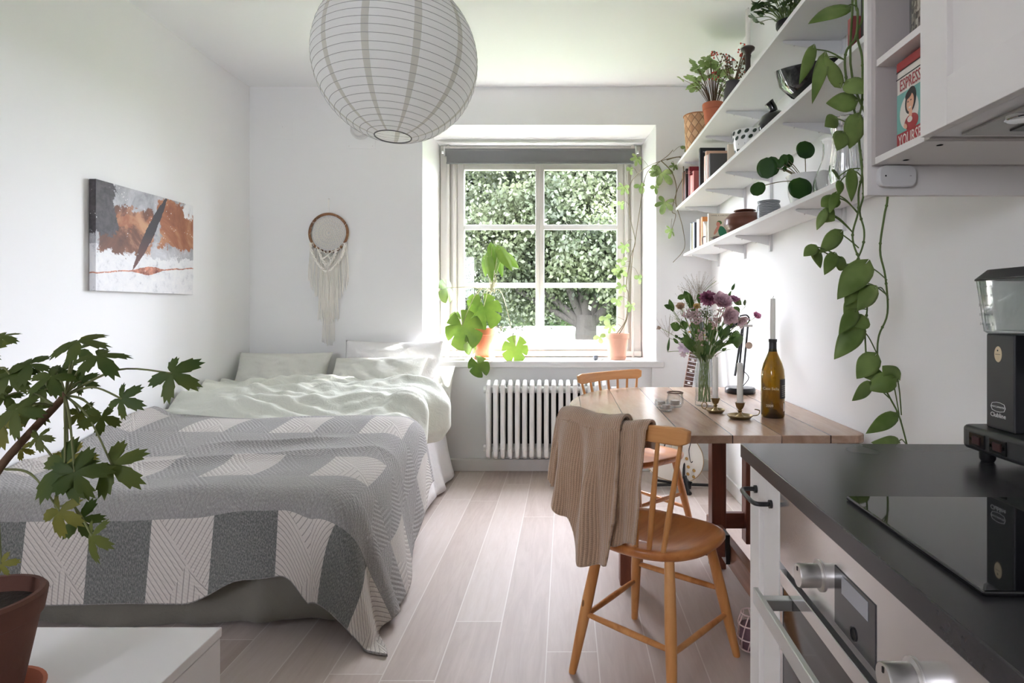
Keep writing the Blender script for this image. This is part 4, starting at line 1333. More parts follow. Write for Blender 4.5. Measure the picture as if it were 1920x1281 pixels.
# ------------------------------------------------------------------ books
def book(label, y0, w, h, zb, col, xdepth=.14, xf=.865, lean=0, title=None, tcol=(.8, .8, .8), group='books on the middle shelf', cover=None, face=None):
    """upright book, spine towards the room (-x), front cover towards the camera (-y); y0 = near face"""
    t = thing('book', label, 'book', (xf, y0, zb), 0, group)
    cm = pm('cover_%s_%d' % (label[:12].replace(' ', '_'), int(y0 * 1000)), col, .5)
    Rm = Matrix.Translation((0, y0, zb)) @ Matrix.Rotation(lean, 4, 'X') @ Matrix.Translation((0, -y0, -zb))
    b = MB()
    b.box(xf, xf + xdepth, y0, y0 + .0022, zb, zb + h, Rm); b.box(xf, xf + xdepth, y0 + w - .0022, y0 + w, zb, zb + h, Rm)
    b.box(xf, xf + .0025, y0 + .0022, y0 + w - .0022, zb, zb + h, Rm)
    b.build('cover', cm, t, bevel=.0006)
    MB().box(xf + .0028, xf + xdepth - .003, y0 + .0024, y0 + w - .0024, zb + .003, zb + h - .003, Rm).build('pages', M['paper'], t)
    if title:
        for (txt, zz, sz) in title:
            Mf = Rm @ Matrix.Translation((xf + xdepth / 2, y0 - .0003, zb + h * zz)) @ Matrix.Rotation(rd(90), 4, 'X')
            MB().text(txt, sz, Mf, .0001).build('title', pm('print_%s' % str(tcol)[:14], tcol, .5), t)
    return t, Rm
zb = ZS[0] + .0182
xb = .872
g1 = 'books on the lowest shelf'
y = 4.13
spec = [('thin grey-blue book at the far end of the lowest shelf', .022, .205, srgb(150, 160, 164)),
        ('white book beside the grey-blue one on the lowest shelf', .014, .198, srgb(226, 224, 220)),
        ('black narrow book, third from the far end of the lowest shelf', .018, .195, srgb(34, 36, 40)),
        ('yellow and dark book among the thin spines of the lowest shelf', .020, .19, srgb(150, 140, 70)),
        ('pale blue slim book among the thin spines of the lowest shelf', .016, .195, srgb(150, 170, 190)),
        ('white slim book before the black spine on the lowest shelf', .016, .19, srgb(220, 220, 220)),
        ('dark navy slim book next to the green-and-cream book', .024, .188, srgb(40, 46, 60))]
for (lab, w, h, c) in spec:
    y -= w + .002
    book(lab, y, w, h, zb, c, .135, xb, group=g1)
y = 3.90
tt, Rm = book('cream book with a green lower half on the lowest shelf', y, .022, .195, zb, srgb(226, 220, 206), .135, xb, group=g1, title=[('Edda', .6, .026)], tcol=srgb(120, 110, 90))
MB().box(xb + .004, xb + .130, y - .0006, y - .0001, zb + .004, zb + .085).build('green_print', pm('green_print', srgb(70, 140, 66), .5), tt)
y = 3.855
book('plain white book in front of the cream-and-green one', y, .028, .19, zb, srgb(232, 228, 222), .135, xb, group=g1)
book('orange-backed book in the middle of the lowest shelf', 3.79, .03, .195, zb, srgb(204, 132, 70), .12, xb + .006, group=g1)
# loose papers leaning
for i in range(4):
    book('small stapled booklet leaning before the orange book' if i == 0 else ['', 'pale booklet leaning in the middle of the small stack', 'white booklet leaning nearer the drawn-cover book', 'thin booklet nearest the drawn-cover book'][i], 3.74 - i * .022, .010, .16 - .012 * i, zb, srgb(222, 216, 208), .12, xb + .004, lean=rd(-5), group=g1)
tt, Rm = book('cream book with a drawn figure in green on its front cover', 3.60, .022, .185, zb, srgb(214, 204, 184), .145, xb, group=g1, title=[('DANIEL R. KARLSSON', .93, .012)], tcol=srgb(110, 100, 84))
def blob(nm, x, z, rx, rz, col, par, yy, a=0):
    n = 20; vs = []
    for i in range(n):
        q = 2 * math.pi * i / n; p, r_ = rx * math.cos(q), rz * math.sin(q)
        vs.append(Vector((x + p * math.cos(a) - r_ * math.sin(a), yy, z + p * math.sin(a) + r_ * math.cos(a))))
    MB().add(vs, [tuple(range(n))]).build(nm, pm('print_' + nm, col, .6), par)
yy = 3.5994
blob('drawn_dress', xb + .085, zb + .070, .024, .040, srgb(44, 120, 84), tt, yy, .35)
blob('drawn_hair', xb + .066, zb + .128, .016, .013, srgb(80, 120, 60), tt, yy)
blob('drawn_head', xb + .060, zb + .118, .012, .016, srgb(200, 130, 110), tt, yy - .0002, .2)
blob('drawn_arm', xb + .050, zb + .085, .009, .034, srgb(206, 140, 120), tt, yy - .0003, -.5)
# black wire bookend
t = thing('bookend', 'dark wire bookend beside the booklets on the lowest shelf', 'bookend', (.90, 3.66, zb))
MB().tube(catmull([(xb - .012, 3.70, zb + .003), (xb - .014, 3.70, zb + .04), (xb - .005, 3.70, zb + .055), (xb + .05, 3.70, zb + .055), (xb + .055, 3.70, zb + .003)], 5), .003, 8).build('wire', M['blackm'], t, smooth=True)

zb = ZS[1] + .0182; xb = .825; g2 = 'books on the middle shelf'
y = 4.17
for (lab, w, h, c) in [('ochre-backed old book at the far end of the middle shelf', .022, .235, srgb(176, 140, 108)),
                       ('black book with brown print beside the far end of the middle shelf', .03, .235, srgb(38, 30, 28)),
                       ('rust brown book, third from the far end of the middle shelf', .03, .225, srgb(120, 62, 44)),
                       ('dark grey book behind the red one on the middle shelf', .035, .235, srgb(50, 46, 46))]:
    y -= w + .003
    book(lab, y, w, h, zb, c, .17, xb, group=g2)
book('red book titled LIZA MARKLUND on the middle shelf', 3.93, .035, .222, zb, srgb(126, 32, 40), .15, xb, group=g2, title=[('LIZA MARKLUND', .82, .026)], tcol=srgb(210, 160, 150))
for i, (c, h) in enumerate(((srgb(206, 130, 122), .15), (srgb(220, 160, 150), .14), (srgb(196, 110, 104), .16))):
    book(['salmon pink paperback stepping down before the red book', 'lighter pink paperback in the middle of the pink three', 'deeper pink paperback nearest the black book'][i], 3.86 - i * .04, .03, h, zb, c, .12, xb - .004, group=g2)
book('tall black book with small white title on the middle shelf', 3.62, .03, .262, zb, srgb(36, 38, 42), .155, xb, group=g2, title=[('NORRA STATION', .90, .015)], tcol=srgb(200, 200, 200))
book('flesh-coloured book in front of the tall black one', 3.54, .032, .222, zb, srgb(206, 166, 142), .13, xb + .02, group=g2)
for i in range(4):
    book(['white and pink paperback in the near stack of the middle shelf', 'second pale paperback of the near stack, leaning', 'third pale paperback of the near stack, leaning', 'nearest paperback of the middle shelf stack with dark spine'][i], 3.49 - i * .04, .026, .18 - .006 * i, zb, (srgb(226, 190, 182), srgb(232, 226, 220), srgb(212, 178, 170), srgb(86, 84, 84))[i], .12, xb, group=g2)
book('small beige book standing behind the near stack', 3.40 - .08, .022, .20, zb, srgb(214, 200, 182), .08, xb + .09, group=g2)
# red books near the panel on the middle shelf
book('pinkish red book near the end panel on the middle shelf', 1.73, .028, .13, zb, srgb(150, 76, 76), .14, .84, group=g2)
book('dark box file beside the end panel on the middle shelf', 1.60, .07, .17, zb, srgb(24, 20, 24), .16, .835, group=g2)

# ------------------------------------------------------------------ things on the shelves
def lathe_thing(name, label, cat, prof, c, mat, part, n=36, group=None, smooth=40, extra=None):
    t = thing(name, label, cat, c, 0, group)
    MB().lathe(prof, c, n).build(part, mat, t, smooth=smooth)
    return t
z0 = ZS[0] + .0184
# lobed brown vase and flat dish
t = thing('brown_vase', 'brown lobed low vase beside the striped jar', 'vase', (.96, 3.2, z0))
brown = pm('brown_stoneware', srgb(98, 54, 38), .35, bs=40, bstr=.1, vs=6, va=.2)
def bv(u, v):
    prof = [(0.0, 0), (.055, 0), (.088, .02), (.105, .05), (.102, .085), (.08, .112), (.05, .12), (.034, .118), (.03, .11), (.0, .10)]
    k = u * (len(prof) - 1); i = min(int(k), len(prof) - 2); f = k - i
    r = prof[i][0] * (1 - f) + prof[i + 1][0] * f; z = prof[i][1] * (1 - f) + prof[i + 1][1] * f
    a = 2 * math.pi * v
    r *= 1 + .06 * abs(math.cos(a * 2.5)) ** .5 * math.sin(min(1, z / .12) * math.pi)
    return Vector((.965 + r * math.cos(a), 3.18 + r * math.sin(a), z0 + z))
MB().grid(bv, 36, 60, cv=True).build('body', brown, t, smooth=True)
MB().lathe([(.036, .116), (.046, .124), (.058, .128), (.056, .132), (.040, .130), (.030, .122)], (.965, 3.18, z0), 30).build('rim', brown, t, smooth=True)
t = thing('flat_dish', 'dark brown flat dish lying before the drawn-cover book', 'dish', (.94, 3.45, z0))
MB().lathe([(0, .0), (.05, .0), (.082, .016), (.085, .022), (.080, .022), (.05, .006), (0, .006)], (.935, 3.46, z0), 40).build('dish', pm('dark_brown_glaze', srgb(66, 38, 30), .25), t, smooth=40)
# striped jar
t = thing('striped_jar', 'grey glazed jar with fine dark horizontal rings', 'jar', (.945, 2.74, z0))
sj = NT('banded_glaze'); o = sj.obj(); x_, y_, z_ = sj.xyz(o)
wv = sj.m('SINE', sj.m('ADD', sj.m('MULTIPLY', z_, 900), sj.m('MULTIPLY', sj.noise(o, 30, 3), 8)))
sjm = sj.done(sj.mix(sj.m('ADD', sj.m('MULTIPLY', wv, .5), .5), srgb(66, 68, 72), srgb(166, 168, 172)), .3, normal=sj.bump(wv, .12, .001))
c = (.945, 2.745, z0)
MB().lathe([(0, 0), (.048, 0), (.051, .006), (.052, .012), (.049, .018), (.052, .03), (.052, .072), (.050, .08), (.045, .088), (.049, .094), (.051, .100), (.046, .102), (.043, .096), (.044, .02), (0, .008)], c, 44).build('body', sjm, t, smooth=True)

# ---- leaves
def frame_from(d, nrm):
    d = d.normalized(); s = d.cross(nrm)
    if s.length < 1e-4: s = d.orthogonal()
    s.normalize(); n = s.cross(d)
    return d, s, n
def leaf(mb, B, T, w, nrm, shape='heart', fold=.25, droop=.15, n=8, curl=0.0):
    B, T = Vector(B), Vector(T)
    L = (T - B).length
    d, s, nn = frame_from(T - B, Vector(nrm))
    rows = n; cols = 6
    def fn(u, v):
        q = v * 2 - 1
        if shape == 'heart':
            hw = (math.sin(math.pi * min(1, (u ** .62))) ** .85) * (1 - .12 * u) * .56
            back = -.16 * abs(q) ** 1.2 * max(0, 1 - u * 3.2) * 1.0
        elif shape == 'oval':
            hw = math.sin(math.pi * u ** .85) ** .8 * .5; back = 0
        elif shape == 'round':
            hw = math.sqrt(max(0, 1 - (2 * u - 1) ** 2)) * .5; back = 0
        else:
            hw = math.sin(math.pi * u ** .7) ** 1.0 * .5; back = 0
        if shape == 'heart' and u < .04: hw = max(hw, .30 * (u / .04) + .02)
        x = q * hw * w
        z = -fold * abs(x) - droop * L * (u - .0) ** 2 + droop * L * u * .5 + curl * x * x / max(w, 1e-4)
        return B + d * (L * (u + back)) + s * x + nn * z
    mb.grid(fn, rows, cols)
def petiole(mb, a, b, r=.0016, sag=.12, side=(0, 0, 1)):
    a, b = Vector(a), Vector(b)
    m = a.lerp(b, .5) + Vector(side) * (a - b).length * sag
    mb.tube(catmull([a, m, b], 5), r, 6)

def pilea():
    c = Vector((.955, 2.33, z0))
    t = thing('pilea_plant', 'round-leaved green plant in a white pot on the lowest shelf', 'plant', c)
    wp = pm('white_glaze', (.82, .82, .80), .2)
    MB().lathe([(0, 0), (.05, 0), (.060, .010), (.072, .05), (.075, .085), (.073, .1), (.077, .118), (.082, .125), (.077, .126), (.070, .112), (.068, .09), (.062, .04), (0, .03)], c, 44).build('pot', wp, t, smooth=40)
    MB().lathe([(0, .095), (.069, .094)], c, 30).build('soil', M['soil'], t)
    base = c + Vector((-.005, 0, .10))
    lf, st = MB(), MB()
    d0 = 2.3
    for (x, y, wpx, hpx, dd, nx, nz) in ((1438, 315, 36, 40, -.05, -.35, .1), (1447, 312, 30, 38, .02, -.7, .0), (1478, 302, 22, 26, .05, .2, -.2), (1470, 300, 14, 22, .02, -.8, 0),
                                 (1463, 306, 12, 20, .0, -.9, .3), (1510, 281, 36, 34, -.04, .1, .1), (1421, 354, 28, 30, -.03, -.6, .5), (1500, 353, 43, 40, -.10, 0, .12), (1532, 350, 16, 26, .02, .9, .1), (1471, 317, 8, 10, 0, 0, 0)):
        ctr = P(x, y, d0 + dd)
        w = wpx * d0 / F; h = hpx * d0 / F
        nrm = Vector((nx, -1, nz)).normalized()
        up = Vector((.1 * nx, 0, 1)); up = (up - nrm * up.dot(nrm)).normalized()
        w = max(w, h * .8)
        leaf(lf, ctr + up * h / 2, ctr - up * h / 2, w, nrm, 'round', .08, .06, 12, .25)
        petiole(st, base + Vector((random.uniform(-.01, .01), 0, 0)), ctr + up * h * .12 + Vector((0, .003, 0)), .0017, .06)
    lf.build('leaves', M['pilea'], t, smooth=True, solid=.0015); st.build('stems', pm('pilea_stem', srgb(120, 110, 74), .5), t, smooth=True)
random.seed(4)
pilea()

def carafes():
    for (x, d, lab, k) in ((1553, 2.0, 'clear glass carafe with narrow neck and round body on the lowest shelf', 0), (1586, 1.93, 'fluted clear glass vase behind the hanging vines', 1)):
        c = P(x, 0, d); c.z = z0
        c.x = max(c.x, .915)
        c.y = c.x * F / (x - CX)
        t = thing('glass_carafe' if k == 0 else 'glass_vase', lab, 'carafe' if k == 0 else 'vase', c)
        if k == 0:
            pr = [(0, 0), (.042, 0), (.048, .01), (.050, .03), (.046, .055), (.034, .085), (.022, .115), (.018, .14), (.018, .175), (.023, .188), (.026, .19), (.021, .188), (.0155, .172), (.0155, .14), (.019, .118), (.030, .088), (.042, .056), (.046, .03), (.043, .013), (0, .010)]
            MB().lathe(pr, c, 40).build('body', M['glass'], t, smooth=60)
        else:
            def fv(u, v):
                pr = [(0, 0), (.04, 0), (.046, .02), (.05, .06), (.042, .12), (.04, .17), (.052, .22), (.048, .22), (.037, .17), (.039, .12), (.046, .06), (.042, .022), (0, .012)]
                q = u * (len(pr) - 1); i = min(int(q), len(pr) - 2); f = q - i
                r = pr[i][0] * (1 - f) + pr[i + 1][0] * f; z = pr[i][1] * (1 - f) + pr[i + 1][1] * f
                r *= 1 + .03 * math.cos(14 * 2 * math.pi * v)
                return c + Vector((r * math.cos(2 * math.pi * v), r * math.sin(2 * math.pi * v), z))
            MB().grid(fv, 48, 84, cv=True).build('body', M['glass'], t, smooth=True)
carafes()

# middle shelf: leaf-patterned bowl, black glass bowl and black flask
z1 = ZS[1] + .0184
t = thing('leaf_bowl', 'white bowl with rows of dark green leaves on the middle shelf', 'bowl', (.935, 2.93, z1))
c = Vector((.935, 2.93, z1))
c = Vector((.905, 2.93, z1))
MB().lathe([(0, 0), (.040, 0), (.048, .015), (.068, .072), (.076, .15), (.074, .15), (.066, .074), (.044, .018), (0, .014)], c, 40).build('body', pm('white_glaze', (.82, .82, .80), .2), t, smooth=40)
lf = MB()
for row in range(5):
    z = .030 + row * .0265
    r = .050 + .028 * (z / .15) + .0022
    for k in range(13):
        a = 2 * math.pi * (k + .5 * (row % 2)) / 13
        ctr = c + Vector((r * math.cos(a), r * math.sin(a), z)); nr = Vector((math.cos(a), math.sin(a), -.15)).normalized()
        tg = Vector((-math.sin(a), math.cos(a), 0)); u_ = (Vector((0, 0, 1)) * .6 + tg * .8).normalized()
        w_ = nr.cross(u_)
        pts = [ctr + u_ * .0125 * math.cos(q) + w_ * .0082 * math.sin(q) * (1) for q in [i * math.pi / 6 for i in range(12)]]
        lf.add(pts, [tuple(range(12))])
lf.build('leaf_pattern', pm('leaf_print', srgb(36, 52, 40), .3), t)
t = thing('glass_bowl', 'large tilted black glossy bowl on the middle shelf', 'bowl', (.95, 2.13, z1))
Mt = Matrix.Rotation(rd(14), 4, 'X') @ Matrix.Rotation(rd(-8), 4, 'Y')
cc = Vector((.925, 2.15, z1 + .026))
MB().lathe([(0, .0), (.045, .002), (.095, .026), (.135, .07), (.148, .128), (.145, .129), (.131, .074), (.092, .036), (.04, .014), (0, .012)], cc, 48, Mt).build('body', M['blackg'], t, smooth=60)
t = thing('black_flask', 'small black glass flask with a bent neck beside the black bowl', 'flask', (.90, 2.52, z1))
c = Vector((.885, 2.50, z1))
b = MB().lathe([(0, 0), (.04, 0), (.062, .025), (.066, .055), (.055, .085), (.03, .105), (.0, .108)], c, 36)
b.build('body', M['blackg'], t, smooth=True)
MB().tube(catmull([c + Vector((0, 0, .095)), c + Vector((-.008, 0, .125)), c + Vector((-.024, .0, .148))], 5), [.02, .019, .018, .017, .017, .017, .017, .017, .018, .019, .021], 16).build('neck', M['blackg'], t, smooth=True)

# ---- top shelf
z2 = ZS[2] + .0184
def basket():
    c = Vector((.90, 4.02, z2))
    t = thing('birch_basket', 'woven birch-bark basket at the far end of the top shelf', 'basket', c)
    s = NT('woven_birch'); uv = s.uvc()
    u, v, _ = s.xyz(uv)
    a = s.m('FRACT', s.m('ADD', s.m('MULTIPLY', u, 11), s.m('MULTIPLY', v, 4))); b_ = s.m('FRACT', s.m('SUBTRACT', s.m('MULTIPLY', u, 11), s.m('MULTIPLY', v, 4)))
    e = s.m('MINIMUM', s.m('MINIMUM', a, s.m('SUBTRACT', 1, a)), s.m('MINIMUM', b_, s.m('SUBTRACT', 1, b_)))
    ch = s.n('TexChecker', {'Scale': 1.0}); cm = s.n('CombineXYZ'); s.set(cm.inputs[0], s.m('ADD', s.m('MULTIPLY', u, 11), s.m('MULTIPLY', v, 4))); s.set(cm.inputs[1], s.m('SUBTRACT', s.m('MULTIPLY', u, 11), s.m('MULTIPLY', v, 4))); s.set(ch.inputs[0], cm.outputs[0])
    col = s.mix(ch.outputs['Fac'], srgb(206, 164, 128), srgb(182, 134, 98))
    col = s.mix(s.ramp(e, [(.02, (1, 1, 1)), (.09, (0, 0, 0))]), col, srgb(110, 74, 52))
    col = s.mix(s.m('MULTIPLY', s.noise(uv, 40, 3), .3), col, srgb(226, 190, 156))
    bm = s.done(col, .7, normal=s.bump(e, .8, .01))
    def fb(u, v):
        a = 2 * math.pi * v; z = u * .275
        r = .074 + .014 * u
        n = 5; q = (abs(math.cos(a)) ** n + abs(math.sin(a)) ** n) ** (-1 / n) if u < .2 else 1
        return c + Vector((r * math.cos(a), r * math.sin(a), z)), (v, u)
    MB().grid(fb, 20, 48, cv=True).build('weave', bm, t, smooth=True, solid=.004, offset=-1)
    for z, r in ((.272, .091), (.004, .076)):
        MB().tube([c + Vector((r * math.cos(a), r * math.sin(a), z)) for a in [2 * math.pi * i / 40 for i in range(40)]], .007, 8, close=True, squash=.6).build('rim', pm('basket_rim', srgb(160, 108, 74), .7), t, smooth=True)
basket()
def pot_prof(r, h, rim=.22):
    return [(0, 0), (r * .66, 0), (r * .70, .004), (r * .93, h * (1 - rim)), (r * 1.0, h * (1 - rim) + .002), (r * 1.03, h - .004), (r * 1.0, h), (r * .90, h), (r * .88, h * .9), (r * .62, .012), (0, .012)]
def lobed(mb, C, nrm, up, R, lobes=5, depth=.35, serr=.0, notch=.4, cup=.1, seed=0, pw=.6):
    """palmate leaf: fan from the petiole point C; up = direction of the middle lobe"""
    rng = random.Random(seed)
    nrm = Vector(nrm).normalized(); up = Vector(up); up = (up - nrm * up.dot(nrm))
    if up.length < 1e-5: up = nrm.orthogonal()
    up.normalize(); sd = up.cross(nrm)
    n = lobes * (12 if pw > 0 else 20)
    span = math.pi * 2 - notch
    vs = [Vector(C)]; fs = []
    ph = [rng.uniform(.85, 1.1) if pw > 0 else 1.0 for _ in range(lobes)]
    rr = []
    for i in range(n + 1):
        q = i / n; k = q * lobes; li = min(lobes - 1, int(k)); fr = k - li
        if pw > 0: lobe = math.sin(math.pi * fr) ** pw
        else:
            e_ = min(fr, 1 - fr); edge_ = (li == 0 and fr < .5) or (li == lobes - 1 and fr > .5)
            lobe = 1.0 - (0 if edge_ else math.exp(-(e_ / .05) ** 2))
        side = 1 - (.30 if pw > 0 else .12) * abs(q * 2 - 1) ** 1.5
        r = R * side * ph[li] * (1 - depth + depth * lobe)
        if pw < 0: r *= 1 + .16 * math.cos((q - .5) * span) + .06 * math.cos((q - .5) * span * 2)
        r *= 1 + serr * (1 if i % 2 else -1) * (1 if 0 < i < n else 0)
        rr.append(r)
    for ring in (.5, 1.0):
        for i in range(n + 1):
            th = (i / n - .5) * span
            r = rr[i] * ring if ring == 1 else min(rr[i] * .75, R * .45)
            dz = cup * r * (r / R) * 1.0 + .06 * R * math.sin(th * 3 + seed) * ring ** 2
            vs.append(Vector(C) + up * (r * math.cos(th)) + sd * (r * math.sin(th)) - nrm * dz)
    m = n + 1
    for i in range(n):
        fs.append((0, 1 + i, 2 + i)); fs.append((1 + i, 1 + m + i, 2 + m + i, 2 + i))
    mb.add(vs, fs)
def bush(name, label, c, potr, poth, potmat, leafm, stemm, height, spread, n, lr, seed, lobes=5, depth=.25, group=None, lean=(0, 0)):
    rng = random.Random(seed)
    c = Vector(c)
    t = thing(name, label, 'plant', c, 0, group)
    MB().lathe(pot_prof(potr, poth), c, 36).build('pot', potmat, t, smooth=35)
    MB().lathe([(0, poth * .88), (potr * .87, poth * .87)], c, 24).build('soil', M['soil'], t)
    lf, st = MB(), MB()
    base = c + Vector((0, 0, poth * .86))
    for i in range(n):
        a = rng.uniform(0, 2 * math.pi); q = rng.uniform(.15, 1) ** .7
        tip = base + Vector((math.cos(a) * spread * q + lean[0], math.sin(a) * spread * q * .8 + lean[1], height * rng.uniform(.45, 1.0) * (1.1 - .35 * q)))
        b0 = base + Vector((math.cos(a) * .012, math.sin(a) * .012, 0))
        mid = b0.lerp(tip, .5) + Vector((0, 0, height * .12))
        st.tube(catmull([b0, mid, tip], 4), .0014, 5)
        nr = Vector((rng.uniform(-.6, .6), -rng.uniform(.1, 1.0), rng.uniform(.3, 1)))
        lobed(lf, tip, nr, Vector((math.cos(a), math.sin(a), -.2)), lr * rng.uniform(.7, 1.2), lobes, depth, .05, .4, .15, i)
    lf.build('leaves', leafm, t, smooth=True); st.build('stems', stemm, t, smooth=True)
    return t
bush('geranium_plant', 'pale green geranium in a small terracotta pot on the top shelf', (.876, 3.50, z2), .062, .175, M['terra'], M['light_leaf'], M['stem_b'], .30, .17, 60, .038, 5, lean=(-.02, 0))
bush('fern_plant', 'dark green feathery plant in a black pot high on the top shelf', (.885, 2.35, z2), .045, .10, M['black'], M['dark_leaf'], M['stem'], .17, .14, 70, .034, 8, 5, .5)
# berry sprig in a dark vase
c = Vector((.885, 3.12, z2))
t = thing('berry_sprigs', 'dark sprigs with small red berries in a grey vase on the top shelf', 'plant', c)
MB().lathe([(0, 0), (.035, 0), (.05, .04), (.048, .11), (.035, .15), (.038, .16), (.033, .16), (.03, .15), (.04, .1), (.0, .01)], c, 30).build('vase', pm('charcoal_ceramic', srgb(70, 66, 70), .5), t, smooth=True)
tw = MB(); berries = []
rng = random.Random(3)
for i in range(16):
    a = rng.uniform(0, 6.28); tip = c + Vector((math.cos(a) * .09 - .02, math.sin(a) * .06, rng.uniform(.20, .36)))
    tw.tube(catmull([c + Vector((0, 0, .14)), c.lerp(tip, .6) + Vector((0, 0, .05)), tip], 4), .0016, 5)
    for k in range(9):
        p = tip + Vector((rng.uniform(-.03, .03), rng.uniform(-.03, .03), rng.uniform(-.06, .01)))
        tw.tube([tip, p], .0009, 4)
        if i % 2:
            if not berries:
                berries.append(MB().ball(c, .0048, 8, 5).build('red_berry', pm('red_berry', srgb(190, 62, 48), .35), t, smooth=True)); first = c.copy()
                berries[0].location = p - c
            else:
                o_ = berries[0].copy(); COL.objects.link(o_); o_.parent = t; o_.location = p - c
        else: tw.ball(p, .0045, 8, 5)
tw.build('twigs', M['stem_b'], t, smooth=True)
# candlestick on the top shelf
c = Vector((.905, 2.93, z2))
t = thing('tall_candlestick', 'dark turned candlestick on the top shelf', 'candlestick', c)
MB().lathe([(0, 0), (.042, 0), (.042, .01), (.02, .022), (.013, .04), (.013, .20), (.016, .215), (.014, .222), (.022, .235), (.032, .243), (.034, .252), (.028, .258), (.013, .258), (.0128, .245), (0, .245)], c, 32).build('stem', pm('dark_wood_gloss', srgb(48, 36, 32), .3), t, smooth=40)
def candle(label, c, r, h, lean=0, group='white dinner candles'):
    t = thing('candle', label, 'candle', c, 0, group)
    MB().lathe([(0, 0), (r * .92, 0), (r, .01), (r * .97, h * .5), (r * .93, h - .003), (r * .75, h), (0, h - .004)], c, 24).build('wax', M['wax'], t, smooth=50)
    MB().tube([Vector(c) + Vector((0, 0, h - .005)), Vector(c) + Vector((.001, 0, h + .004)), Vector(c) + Vector((.004, 0, h + .010))], .0009, 6).build('wick', M['black'], t, smooth=True)
candle('white candle in the dark candlestick on the top shelf', c + Vector((0, 0, .2455)), .0122, .20)

